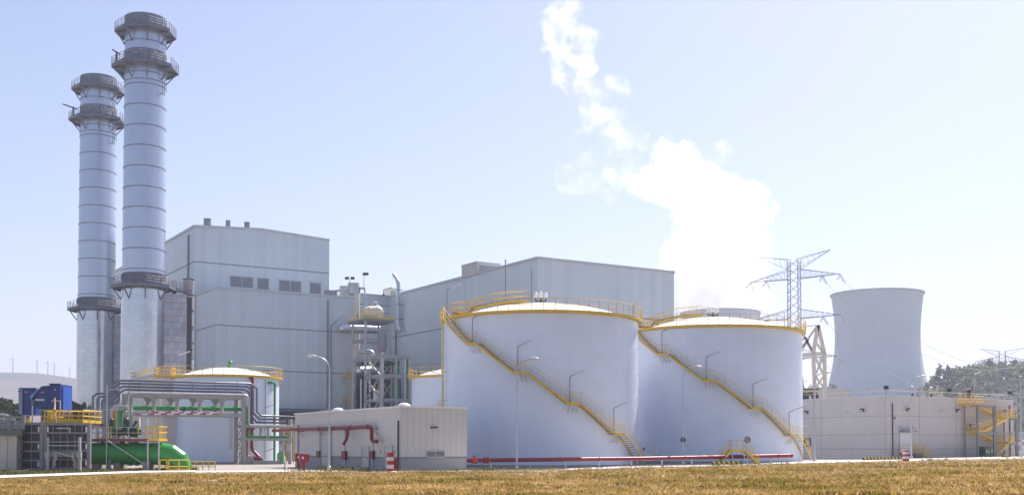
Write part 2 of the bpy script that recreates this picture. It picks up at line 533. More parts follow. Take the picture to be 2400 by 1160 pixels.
# border between the dry grass and the paved strip, as points (pixel column, depth)
BORD = [(-500, 50), (-200, 63), (0, 73), (200, 82), (350, 90), (700, 94.0), (940, 94), (1100, 97), (1400, 103), (1700, 110), (1900, 117), (2100, 121), (2400, 131), (2800, 143)]
def lerp_tab(tab, q):
    for (a, va), (b, vb) in zip(tab, tab[1:]):
        if q <= b:
            return va + (vb - va) * max(0, (q - a)) / (b - a)
    return tab[-1][1]
def bord(px):
    return lerp_tab(BORD, px)
def strip(name, pxs, near, far, mat, dz):
    mb = MB()
    n = len(pxs)
    rows = 4
    for k in range(rows + 1):
        for q in pxs:
            a, b = near(q), far(q)
            p = G(q, a + (b - a) * k / rows, dz)
            mb.v.append(p)
    mb.f = [(k * n + i, k * n + i + 1, (k + 1) * n + i + 1, (k + 1) * n + i) for k in range(rows) for i in range(n - 1)]
    mb.sm = [True] * len(mb.f)
    return setting(name, mb, mat)
strip('road', [330, 380] + list(range(450, 2900, 90)), lambda q: bord(q) - 1.0, lambda q: bord(q) + (5.0 if q < 900 else 3.6 if q < 1150 else 4.5 + (q - 1150) * 0.012), roadM, 0.03)
strip('path', list(range(-500, 480, 60)), lambda q: bord(q) - 0.6, lambda q: bord(q) + 6.0, pathM, 0.07)

# ---- dry grass
def mk_grass(name, blades):
    m = bpy.data.materials.new(name); m.use_nodes = True
    t = m.node_tree; b = t.nodes['Principled BSDF']
    b.inputs['Roughness'].default_value = 0.8; b.inputs['Specular IOR Level'].default_value = 0.15
    tc = node(t, 'ShaderNodeTexCoord')
    n1 = node(t, 'ShaderNodeTexNoise', Scale=0.13, Detail=4.0, Roughness=0.6); t.links.new(tc.outputs['Object'], n1.inputs['Vector'])
    n2 = node(t, 'ShaderNodeTexNoise', Scale=1.1, Detail=4.0); t.links.new(tc.outputs['Object'], n2.inputs['Vector'])
    a = node(t, 'ShaderNodeMath', operation='MULTIPLY_ADD'); t.links.new(n2.outputs['Fac'], a.inputs[0]); a.inputs[1].default_value = 0.55
    t.links.new(n1.outputs['Fac'], a.inputs[2])
    src = a.outputs[0]
    if blades:
        g = node(t, 'ShaderNodeNewGeometry')
        a2 = node(t, 'ShaderNodeMath', operation='MULTIPLY_ADD'); t.links.new(g.outputs['Random Per Island'], a2.inputs[0]); a2.inputs[1].default_value = 0.42
        t.links.new(src, a2.inputs[2]); src = a2.outputs[0]
    r = node(t, 'ShaderNodeMapRange')
    r.inputs['From Min'].default_value = 0.62 if not blades else 0.72
    r.inputs['From Max'].default_value = 0.95 if not blades else 1.2
    t.links.new(src, r.inputs['Value'])
    cr = node(t, 'ShaderNodeValToRGB'); e = cr.color_ramp.elements
    cols = ([(0.0, (0.035, 0.028, 0.008)), (0.3, (0.09, 0.065, 0.02)), (0.55, (0.16, 0.11, 0.045)), (0.8, (0.26, 0.17, 0.085)), (1.0, (0.40, 0.30, 0.19))] if not blades else [(0.0, (0.15, 0.155, 0.02)), (0.28, (0.33, 0.26, 0.045)), (0.55, (0.51, 0.34, 0.085)), (0.8, (0.57, 0.37, 0.15)), (1.0, (0.66, 0.51, 0.27))])
    e[0].position, e[0].color = cols[0][0], (*cols[0][1], 1)
    e[1].position, e[1].color = cols[-1][0], (*cols[-1][1], 1)
    for p_, c_ in cols[1:-1]:
        q = e.new(p_); q.color = (*c_, 1)
    t.links.new(r.outputs[0], cr.inputs[0])
    n3 = node(t, 'ShaderNodeTexNoise', Scale=3.2, Detail=3.0, Roughness=0.7); t.links.new(tc.outputs['Object'], n3.inputs['Vector'])
    m3 = node(t, 'ShaderNodeMapRange'); m3.inputs['From Min'].default_value = 0.53; m3.inputs['From Max'].default_value = 0.64; m3.inputs['To Min'].default_value = 1.08; m3.inputs['To Max'].default_value = 0.22
    t.links.new(n3.outputs['Fac'], m3.inputs['Value'])
    sc3 = node(t, 'ShaderNodeVectorMath', operation='SCALE'); t.links.new(cr.outputs[0], sc3.inputs[0]); t.links.new(m3.outputs[0], sc3.inputs['Scale'])
    t.links.new(sc3.outputs[0], b.inputs['Base Color'])
    if blades:
        tr = node(t, 'ShaderNodeBsdfTranslucent'); t.links.new(sc3.outputs[0], tr.inputs[0])
        mx = node(t, 'ShaderNodeMixShader'); mx.inputs[0].default_value = 0.35
        t.links.new(b.outputs[0], mx.inputs[1]); t.links.new(tr.outputs[0], mx.inputs[2])
        t.links.new(mx.outputs[0], t.nodes['Material Output'].inputs['Surface'])
    return m
grassM, bladeM = mk_grass('dry turf', False), mk_grass('dry grass blades', True)
def hz(x, y):
    return 0.05 * sin(x * 0.9 + 1.3 * sin(y * 0.31)) * cos(y * 0.7) + 0.04 * sin(x * 0.23 - y * 0.17)
mb = MB()
pxs = list(range(-900, 3300, 50))
rows = 44
for k in range(rows + 1):
    for q in pxs:
        yb = bord(q)
        yb += 0.35 * sin(q * 0.11) + 0.3 * sin(q * 0.037 + 1) + 0.2 * sin(q * 0.29)
        y = 7 + (yb - 7) * (1 - (1 - k / rows) ** 1.3)
        p = G(q, y)
        p.z += (0.05 if k < rows * .55 else 0.02 if k < rows - 1 else -0.03) + hz(p.x, p.y) * (1 if k < rows * .45 else 0.35 if k < rows - 2 else 0.1)
        mb.v.append(p)
n = len(pxs)
mb.f = [(k * n + i, k * n + i + 1, (k + 1) * n + i + 1, (k + 1) * n + i) for k in range(rows) for i in range(n - 1)]
mb.sm = [True] * len(mb.f)
setting('grass_field', mb, grassM)
mb = MB()
pv = list(range(-300, 470, 40))
for k in range(7):
    for q in pv:
        p = G(q, bord(q) + 6.0 + k * (2.6 if q < 240 else 1.6)); p.z += 0.06 + hz(p.x, p.y) * 0.6
        mb.v.append(p)
n = len(pv)
mb.f = [(k * n + i, k * n + i + 1, (k + 1) * n + i + 1, (k + 1) * n + i) for k in range(6) for i in range(n - 1)]
mb.sm = [True] * len(mb.f)
setting('verge_ground', mb, grassM)

def tufts(name, pts, mat, hmin, hmax, blades=5, seed=1, spread=0.11, wid=0.03, kind='stuff'):
    """many small grass tufts as one mesh; pts is an (n,3) array"""
    rng = np.random.default_rng(seed)
    n = len(pts)
    k = n * blades
    base = np.repeat(pts, blades, axis=0) + np.concatenate([rng.normal(0, spread, (k, 2)), np.zeros((k, 1))], 1)
    a = rng.uniform(0, 2 * pi, k)
    h = rng.uniform(hmin, hmax, k)[:, None]
    lean = rng.normal(0, 0.45, (k, 2)) * h
    wv = np.stack([np.cos(a), np.sin(a), np.zeros(k)], 1) * wid * rng.uniform(0.7, 1.6, (k, 1))
    tip = base + np.concatenate([lean, h], 1)
    co = np.stack([base - wv, base + wv, tip], 1).reshape(-1, 3)
    me = bpy.data.meshes.new(name)
    me.vertices.add(3 * k); me.vertices.foreach_set('co', co.astype(np.float32).ravel())
    me.loops.add(3 * k); me.loops.foreach_set('vertex_index', np.arange(3 * k, dtype=np.int32))
    me.polygons.add(k); me.polygons.foreach_set('loop_start', np.arange(0, 3 * k, 3, dtype=np.int32))
    me.materials.append(mat)
    me.update(calc_edges=True)
    o = bpy.data.objects.new(name, me); COL.objects.link(o)
    o['kind'] = kind
    return o
rng = np.random.default_rng(3)
pts = []
N = 40000
qq = rng.uniform(-420, 2820, N)
tt = rng.uniform(0, 1, N)
for q, t_ in zip(qq, tt):
    yb = bord(q)
    y0 = 40.0
    y = 1 / (1 / y0 + (1 / yb - 1 / y0) * (1 - (1 - t_) ** 1.1)) if yb > y0 else yb
    x = (q - 1200) / F * y
    d = sin(x * 0.55 + 2.1 * sin(y * 0.13)) + sin(y * 0.42 + x * 0.21) + 0.8 * sin(x * 1.7 + y * 0.9)
    if d < -1.15 and rng.random() < 0.75: continue
    pts.append((x, y, gz(x, y) + (0.03 + hz(x, y) if yb - y > 14 else 0.01 + 0.35 * hz(x, y)), yb - y))
pts = np.array(pts)
far_ = pts[:, 3] < 14
tufts('grass', pts[~far_][:, :3], bladeM, 0.06, 0.22, 8, 1, 0.08, 0.042)
tufts('short_grass', pts[far_][:, :3], bladeM, 0.025, 0.10, 7, 9, 0.10, 0.05)
pts = []
for q, t_ in zip(rng.uniform(-300, 460, 3800), rng.uniform(0, 1, 3800)):
    y = bord(q) + 6.2 + t_ * (15 if q < 240 else 8)
    x = (q - 1200) / F * y
    pts.append((x, y, gz(x, y) + 0.04))
vergeM = mk('green verge blades', (0.17, 0.18, 0.03), 0.8, 0, 0.5, 0.7)
tufts('verge_grass', np.array(pts), vergeM, 0.06, 0.26, 5, 2)
pts = []
for q in np.concatenate([rng.uniform(660, 1300, 260), rng.uniform(1100, 2700, 240), rng.normal(2200, 25, 40), rng.normal(830, 30, 40), rng.normal(1150, 20, 30), rng.normal(1690, 15, 15), rng.normal(990, 18, 25)]):
    y = bord(q) + rng.normal(0.1, 0.25)
    x = (q - 1200) / F * y
    pts.append((x, y, gz(x, y) + 0.02))
weedM = mk('weed stalks', (0.24, 0.22, 0.07), 0.8, 0, 0.4, 1.0)
tufts('weeds', np.array(pts), weedM, 0.08, 0.38, 6, 5, 0.12, 0.018)

# ---- far ridge with the wind turbines
def mk_hill(name, c0, c1, s):
    m = bpy.data.materials.new(name); m.use_nodes = True
    t = m.node_tree; b = t.nodes['Principled BSDF']; b.inputs['Roughness'].default_value = 0.95
    tc = node(t, 'ShaderNodeTexCoord')
    n = node(t, 'ShaderNodeTexNoise', Scale=s, Detail=9.0, Roughness=0.65); t.links.new(tc.outputs['Object'], n.inputs['Vector'])
    cr = node(t, 'ShaderNodeValToRGB'); e = cr.color_ramp.elements
    e[0].position, e[0].color = 0.4, (*c0, 1); e[1].position, e[1].color = 0.62, (*c1, 1)
    t.links.new(n.outputs['Fac'], cr.inputs[0]); t.links.new(cr.outputs[0], b.inputs['Base Color'])
    return m
ridgeM = mk_hill('scrub ridge', (0.012, 0.018, 0.016), (0.10, 0.075, 0.065), 0.005)
RT = [(-700, 905), (-300, 885), (0, 877), (40, 874), (75, 874.5), (100, 876), (118, 876), (140, 879), (180, 885), (300, 905), (500, 940), (800, 990), (1200, 1025), (1700, 1035), (2300, 1010), (3000, 990)]
RD = 2200
nx, ny = 130, 26
mb = MB()
rr = random.Random(4)
ridge_z = {}
for k in range(ny + 1):
    v_ = k / ny
    y = 1150 + v_ * 1900
    for i in range(nx + 1):
        q = -700 + 3700 * i / nx
        top = zt(lerp_tab(RT, q), RD)
        x = (q - 1200) / F * RD + (y - RD) * -0.15
        s_ = max(0.0, 1 - abs((y - RD) / 1050.0))
        z = top * (s_ * s_ * (3 - 2 * s_))
        z *= 1 + 0.10 * sin(x * 0.011 + y * 0.006) * (1 - s_) + 0.05 * sin(x * 0.03 - y * 0.017) * (1 - s_)
        z += 5.0 * sin(x * 0.05 + y * 0.04) * s_ * (1 - s_)
        mb.v.append(V((x, y, z - 2)))
n = nx + 1
mb.f = [(k * n + i, k * n + i + 1, (k + 1) * n + i + 1, (k + 1) * n + i) for k in range(ny) for i in range(nx)]
mb.sm = [True] * len(mb.f)
setting('hills', mb, ridgeM)

turbG = mk('turbine grey', (0.30, 0.31, 0.33), 0.5)
def turbine():
    root = thing('wind_turbine', 'faint', 'wind turbine', (0, 0, 0), 0, 'wind turbines along the far ridge')
    m = MB(); m.cyl((0, 0, -6), (0, 0, 30), 1.4, 10, 0.9); m.build('tower', turbG, root)
    m = MB(); m.cyl((0, 1.8, 30.3), (0, -1.6, 30.3), 1.2, 8, 1.0); m.build('nacelle', turbG, root)
    m = MB(); m.ball((0, -2.0, 30.3), 0.6, (1, 1.4, 1), 8, 5)
    for k in range(3):
        a = 2 * pi * k / 3 + 0.25
        d = V((sin(a), 0, cos(a)))
        m.prism([V((0, -2.0, 30.3)) + d * 0.4 + d.cross(V((0, 1, 0))) * 0.75, V((0, -2.0, 30.3)) + d * 0.4 - d.cross(V((0, 1, 0))) * 0.75, V((0, -2.0, 30.3)) + d * 13 ], V((0, 0.25, 0)))
    m.build('rotor', turbG, root)
    return root
T0 = None
for q, yb, s_, lab in [(30, 874, 0.9, 'leftmost pale wind turbine, standing alone on the left of the hazy ridge'),
                       (87, 876, 0.8, 'pale wind turbine second from the left on the hazy ridge crest'),
                       (112, 876, 0.75, 'faintest wind turbine, the middle one of the five on the hazy ridge'),
                       (127, 879, 0.72, 'wind turbine right of the faintest one, blades seen nearly level'),
                       (163, 884, 0.6, 'rightmost and lowest wind turbine, beside the chimney on the hazy ridge')]:
    p = at(q, yb, RD)
    o = turbine() if T0 is None else copy_tree(T0)
    T0 = T0 or o
    o.location = p; o.scale = (s_, s_, s_); o.rotation_euler = (0, 0, R_(rr.uniform(-60, 60)))
    o['label'] = lab
# ================================================================ MAIN BUILDINGS (plant grid)
def wall_pt(px, py, P0, N):
    return hit(px, py, P0, N)
def solve_len(P0, D, N, px):
    """how far along D from P0 the pixel column px lies"""
    h = hit(px, 1000, V((P0.x, P0.y, 0)), N)
    return (h - V((P0.x, P0.y, h.z))).dot(D)

# ---- boiler building (upper block, tall)
c1 = at(456.5, 530, 194); H1 = c1.z
c1g = V((c1.x, c1.y, 0))
LU = solve_len(c1, U, W, 770)
LW = 62.0
rt = thing('boiler_building', 'tallest grey clad block with four dark louvres and three roof vents', 'building', c1g, TH)
ridge_l = solve_len(c1, U, W, 610)
ridge_p = hit(610, 537.5, c1g, W); end_p = hit(770, 563, c1g, W)
m = MB()
prof = [c1g, c1g + U * LU, c1g + U * LU + Z * end_p.z, c1g + U * ridge_l + Z * ridge_p.z, c1g + Z * H1]
m.prism(prof, W * LW)
m.build('wall', clad, rt)
m = MB()
for a, b in [(prof[4], prof[3]), (prof[3], prof[2])]:
    m.bar(a - W * 0.08 + Z * 0.02, b - W * 0.08 + Z * 0.02, 0.3, 0.36)
m.bar(prof[4] - U * 0.08 + Z * 0.02, prof[4] - U * 0.08 + W * LW, 0.3, 0.36)
m.build('parapet_trim', trimM, rt)
m = MB()
zj = hit(456.5, 613, c1g, W).z
m.bar(c1g + Z * zj - W * 0.02, c1g + U * LU + Z * zj - W * 0.02, 0.05, 0.2)
m.bar(c1g + Z * zj - U * 0.02, c1g + W * LW + Z * zj - U * 0.02, 0.05, 0.2)
m.build('panel_joint', jointM, rt)
for a, b, ya, yb, n in [(539.5, 593, 646, 672, 2), (603.5, 630, 651, 678, 1), (654, 705.5, 655.5, 682, 2), (726, 752, 661.5, 688, 1)]:
    pa, pb = hit(a, ya, c1g, W), hit(b, ya, c1g, W)
    pz = hit(a, yb, c1g, W).z - 0.0
    m = MB()
    h = pa.z - pz
    p0 = V((pa.x, pa.y, pz)); L = (V((pb.x, pb.y, 0)) - V((pa.x, pa.y, 0))).length
    for e0, e1 in [(V((0, 0, 0)), U * L), (Z * h, U * L + Z * h)]:
        m.bar(p0 + e0 - W * 0.06, p0 + e1 - W * 0.06, 0.12, 0.16)
    for k in range(n + 1):
        m.bar(p0 + U * (L * k / n) - W * 0.06, p0 + U * (L * k / n) + Z * h - W * 0.06, 0.14, 0.1)
    fr = m.build('louvre', galv, rt)
    m = MB()
    for k in range(9):
        zz = h * (k + 0.5) / 9
        m.bar(p0 + Z * zz - W * 0.07 + U * 0.06, p0 + Z * zz + U * (L - 0.06) - W * 0.07, 0.02, h / 9 * 0.72)
    m.obox(p0 + U * 0.05 - W * 0.03 + Z * 0.05, U * (L - 0.1), W * 0.02, Z * (h - 0.1))
    m.build('slat', louvM, fr)
m = MB()      # downpipe on the left face
dp = hit(443, 600, c1g, -U)
m.bar(V((dp.x, dp.y, 26)) - U * 0.15, V((dp.x, dp.y, H1 - 1.0)) - U * 0.15, 0.22)
m.build('downpipe', steel, rt)
# roof vents
for px, py0, py1, w_, lab in [(486, 513, 529.5, 17, 'widest of the three dark cylindrical vents, nearest the roof corner'), (534.5, 517, 532, 11, 'slimmest dark roof vent, between the two wider ones'), (579, 521, 536, 13, 'dark cylindrical roof vent furthest from the roof corner')]:
    b = hit(px, py1, c1g + W * 2.5, W)
    r = w_ / F * b.y / 2
    t = zt(py0, b.y)
    m = MB(); m.lathe([(r, -1.5), (r, t - b.z - 0.15), (r * 1.06, t - b.z - 0.15), (r * 1.06, t - b.z), (r * 0.8, t - b.z), (r * 0.8, t - b.z - 0.6), (0, t - b.z - 0.6)], b, 20)
    m.lathe([(r * 1.08, 0.2), (r * 1.08, 0.35), (r, 0.35)], b, 20)
    tag(m.build('roof_vent', chimD, None, b), lab, 'roof vent', 'roof vents on the boiler building')

# ---- lower block in front
c2 = at(506.5, 673.4, 184.6); H2 = c2.z
c2g = V((c2.x, c2.y, 0))
L2 = solve_len(c2, U, W, 827.5)
D2 = (c1g - c2g).dot(W) - 0.02
rt = thing('lower_annex', 'grey clad block joined in front of the tallest building, behind the lamp post', 'building', c2g, TH)
m = MB(); m.obox(c2g, U * L2, W * D2, Z * H2)
# the part right of the tall block runs further back
Lr = LU + (c1g - c2g).dot(U) + 0.02
m.obox(c2g + U * Lr + W * (D2 + 0.02), U * (L2 - Lr), W * 14, Z * (H2 - 0.02))
m.build('wall', clad, rt)
m = MB()
m.bar(c2g - W * 0.06 + Z * H2, c2g + U * (L2 + 0.06) - W * 0.06 + Z * H2, 0.22, 0.3)
m.bar(c2g - U * 0.06 + Z * H2, c2g + W * D2 - U * 0.06 + Z * H2, 0.22, 0.3)
m.build('parapet_trim', trimM, rt)
m = MB()
for zj in (hit(506.5, 761, c2g, W).z, hit(506.5, 858, c2g, W).z - 0.4):
    m.bar(c2g + Z * zj - W * 0.02, c2g + U * L2 + Z * zj - W * 0.02, 0.05, 0.18)
    m.bar(c2g + Z * zj - U * 0.02, c2g + W * D2 + Z * zj - U * 0.02, 0.05, 0.18)
m.build('panel_joint', jointM, rt)
m = MB()
a = hit(767.5, 703, c2g, W)
m.tube([a - W * 0.2, V((a.x, a.y, 0)) - W * 0.2], 0.13, 6)
m.build('downpipe', steel, rt)
m = MB()      # pipe run with lamp arm on the front face
a, b, e = hit(774, 950, c2g, W), hit(774, 764, c2g, W), hit(796, 742, c2g, W)
m.tube([V((a.x, a.y, 0)) - W * 0.35, b - W * 0.35, e - W * 1.6], 0.09, 6)
o = m.build('wall_lamp_arm', steel, rt)
m = MB(); m.bar(b.lerp(e, 0.55) - W * 1.05, e - W * 1.6, 0.22, 0.12); m.build('lamp_head', galv, o)
m = MB()      # low pipe rack along the foot of the wall
# (separate thing below)

# ---- connecting building behind the steel structure
cc = at(911.5, 694, 213.3)
ccg = V((cc.x, cc.y, 0)); HC = cc.z
LC = -solve_len(cc, U, W, 800)
rt = thing('link_building', 'grey clad link block between the annex and the gabled hall, behind the steel tower', 'building', ccg, TH)
m = MB(); m.obox(ccg - U * LC, U * (LC + 10), W * 12, Z * HC); m.build('wall', clad, rt)
m = MB(); m.bar(ccg - U * LC - W * 0.06 + Z * HC, ccg - W * 0.06 + Z * HC, 0.25, 0.3); m.build('parapet_trim', trimM, rt)
m = MB()
for py in (717, 735, 775):
    q = hit(911, py, ccg, W)
    m.bar(V((q.x, q.y, q.z)) - W * 0.02 - U * LC, q - W * 0.02, 0.05, 0.16)
m.build('panel_joint', jointM, rt)

# ---- turbine hall
c3 = at(1260, 604, 170); H3 = c3.z
c3g = V((c3.x, c3.y, 0))
L3 = solve_len(c3, U, W, 1581)
W3 = (ccg - c3g).dot(W) + 0.0
rt = thing('turbine_hall', 'long grey clad hall with its corner behind the nearest white tank', 'building', c3g, TH)
m = MB(); m.obox(c3g, U * L3, W * W3, Z * H3); m.build('wall', clad2, rt)
m = MB()
m.bar(c3g - W * 0.08 + Z * H3, c3g + U * L3 - W * 0.08 + Z * H3, 0.3, 0.34)
m.bar(c3g - U * 0.08 + Z * H3, c3g + W * W3 - U * 0.08 + Z * H3, 0.3, 0.34)
m.bar(c3g + U * (L3 + 0.08) + Z * H3, c3g + U * (L3 + 0.08) + W * W3 + Z * H3, 0.3, 0.34)
m.build('parapet_trim', trimM, rt)
m = MB()
for py in (769, 872):
    q = hit(1040, py, c3g, -U)
    m.bar(c3g + Z * q.z - U * 0.02, c3g + W * W3 + Z * q.z - U * 0.02, 0.05, 0.2)
    m.bar(c3g + Z * q.z - W * 0.02, c3g + U * L3 + Z * q.z - W * 0.02, 0.05, 0.2)
m.build('panel_joint', jointM, rt)
m = MB()
q = hit(930, 800, c3g, -U); m.bar(V((q.x, q.y, 14)) - U * 0.2, V((q.x, q.y, 24)) - U * 0.2, 0.16)
m.build('downpipe', darkst, rt)

# vent stack up the corner of the hall
q0, q1, q2, q3, q4 = [hit(x, y, c3g - U * 1.0, -U) for x, y in [(939, 776), (933, 762), (934, 665), (930, 655), (924, 646)]]
m = MB(); m.tube([q0, q1, q2, q3, q4], 0.42, 10)
rt = thing('vent_stack', 'shiny vent pipe with bent top rising above the roof beside the steel tower', 'vent pipe', V((q1.x, q1.y, 0)))
m.build('pipe', aluP, rt)
m = MB(); m.bar(q4, q4 + (q4 - q3).normalized() * 0.8, 0.25); m.build('nozzle', darkst, rt)
m = MB()
for k in (0.15, 0.5, 0.85):
    p = q1.lerp(q2, k); m.bar(p + U * 0.3, p + U * 1.0, 0.12); m.lathe([(0.46, -0.06), (0.46, 0.06)], p, 12); m.cut()
m.build_each('bracket', steel, rt)

# roof boxes and masts on the hall and the link
def roof_box(px0, px1, py0, py1, Y, dep, name, lab, cat, mat, legs=False):
    a, b = at(px0, py1, Y), at(px1, py1, Y)
    w_, h = (b.x - a.x) * 0.9, zt(py0, Y) - zt(py1, Y)
    loc = V(((a.x + b.x) / 2, Y, a.z))
    r = thing(name, lab, cat, loc, TH)
    m = MB(); m.obox(loc - U * w_ / 2, U * w_, W * dep, Z * h); m.build('casing', mat, r)
    m = MB(); m.obox(loc - U * (w_ / 2 + 0.08) - W * 0.08 + Z * h, U * (w_ + 0.16), W * (dep + 0.16), Z * 0.14); m.build('lid', trimM, r)
    m = MB()
    for k in range(5):
        m.bar(loc - U * w_ * 0.38 - W * 0.03 + Z * h * (0.25 + k * 0.12), loc + U * w_ * 0.38 - W * 0.03 + Z * h * (0.25 + k * 0.12), 0.03, h * 0.07)
    m.build('grille', louvM, r)
    return r
roof_box(1109, 1181, 617, 645, 186, 5, 'roof_unit', 'pale boxy roof unit on the long hall, left of the roof corner', 'roof unit', concL)
roof_box(911, 940, 677, 700, 217, 3, 'roof_unit', 'cream boxy roof unit where the long hall meets the link block', 'roof unit', cream)
# bent pole in front of the cream unit
m = MB(); a = at(899, 693, 212); m.tube(fil([a, a + Z * 1.1, a + Z * 1.1 + V((1.6, 0, 0.5))], 0.3), 0.06, 6); m.box(a + Z * 0.15, 0.3, 0.3, 0.4)
tag(m.build('roof_pole', darkst, None, a), 'short bent pole on the roof edge left of the cream unit', 'pole')
# masts against the hall
for px, y0, y1, Y, r, lab in [(1185, 612, 700, 160, 0.10, 'thin mast rising past the hall roof above the tank stair'), (1246, 633, 700, 150, 0.09, 'thin dark mast beside the round vents of the nearest tank')]:
    top = at(px, y0, Y)
    m = MB(); m.cyl(V((top.x, Y, 0)), top, r, 8, r * 0.7)
    rt = thing('mast', lab, 'mast', V((top.x, Y, 0)))
    m.build('pole', steel, rt)
    m = MB(); m.box(top + Z * 0.1, 0.22, 0.22, 0.25); m.bar(top - V((0.25, 0, 0.1)), top + V((0.15, 0, -0.1)), 0.05); m.build('fitting', galv, rt)

# rooftop cooler group behind the annex roof
base = at(822, 690, 203)
rt = thing('roof_cooler', 'rooftop fan cooler with round drum and cream frame above the annex', 'cooler', base)
def pY(px, py, Y=203): return at(px, py, Y)
m = MB(); a = pY(817, 690); r = 14 / F * 203; hh = zt(664, 203) - a.z; m.lathe([(r, 0), (r, hh), (r * 0.92, hh), (r * 0.92, hh - 0.3), (0, hh - 0.35)], V((a.x + 0.9, 203, a.z)), 24); m.build('fan_drum', galv, rt)
m = MB(); a = pY(796, 690); r = 11 / F * 206; hh = zt(671, 206) - a.z; m.lathe([(r, 0), (r, hh), (r * 0.9, hh), (0, hh - 0.3)], V((a.x + 0.4, 206, a.z)), 20); m.build('fan_drum', trimM, rt)
m = MB()
f0, f1, f2 = pY(782, 684), pY(818, 674), pY(855, 676)
m.bar(f0, f1, 0.25, 0.4); m.bar(f1, f2, 0.25, 0.4)
for p in (f1, f2, pY(843, 675), pY(800, 680)):
    m.bar(p, V((p.x, p.y, base.z - 0.5)), 0.25)
m.build('frame', cream, rt)
m = MB(); m.box(pY(775, 690), 2.2, 1.2, 1.4); m.build('duct', steel, rt)
def flood_pole(px, y0, y1, Y, heads, lab, grp=None, name='floodlight_pole'):
    b, t = at(px, y1, Y), at(px, y0, Y)
    r = thing(name, lab, 'floodlight', b, 0, grp)
    m = MB(); m.cyl(b, t, 0.06, 6); m.bar(t - V((0.35, 0, 0)), t + V((0.35, 0, 0)), 0.07); m.build('pole', galv, r)
    for s_ in heads:
        c = t + V((s_ * 0.42, -0.1, 0.12))
        m = MB()
        d = V((s_ * 0.5, -0.6, -0.35)).normalized()
        m.prism([c + V((-.28, 0, -.2)), c + V((.28, 0, -.2)), c + V((.28, .05, .22)), c + V((-.28, .05, .22))], d * 0.3)
        m.build('lamp_head', blackM, r)
    return r
flood_pole(820, 653, 672, 202, (-1, 1), 'short two headed floodlight on the fan drum roof', 'floodlights on the annex roof')
flood_pole(853, 643, 676, 202, (0.2, 1), 'tall slim floodlight pole right of the roof fan drum', 'floodlights on the annex roof')

# low pipe rack at the foot of the annex wall
a, b = hit(640, 965, c2g - W * 6, W), hit(835, 972, c2g - W * 6, W)
zt0 = zt(958, 180)
rt = thing('low_pipe_rack', 'dark low pipe rack along the foot of the annex, behind the shed roof', 'pipe rack', V((a.x, a.y, 0)), TH)
L = (b - a).dot(U)
m = MB()
for k in range(7):
    p = V((a.x, a.y, 0)) + U * (L * k / 6)
    m.bar(p, p + Z * (zt0 - 0.6), 0.3); m.cut(); m.bar(p + W * 2, p + W * 2 + Z * (zt0 - 0.6), 0.3); m.cut(); m.bar(p + Z * (zt0 - 0.7) - W * 0.4, p + W * 2.5 + Z * (zt0 - 0.7), 0.3); m.cut()
m.build_each('post', darkst, rt)
for k, (dz, r) in enumerate([(-0.35, 0.22), (-0.2, 0.3), (0.1, 0.2), (-0.4, 0.16)]):
    m = MB(); p = V((a.x, a.y, zt0 + dz)) + W * (k * 0.65); m.tube([p, p + U * L], r, 8); m.build('pipe', lead if k % 2 else darkst, rt)
m = MB(); m.obox(V((a.x, a.y, zt0 - 1.6)) + W * 3, U * L, W * 0.2, Z * 1.4); m.build('panel', darkst, rt)

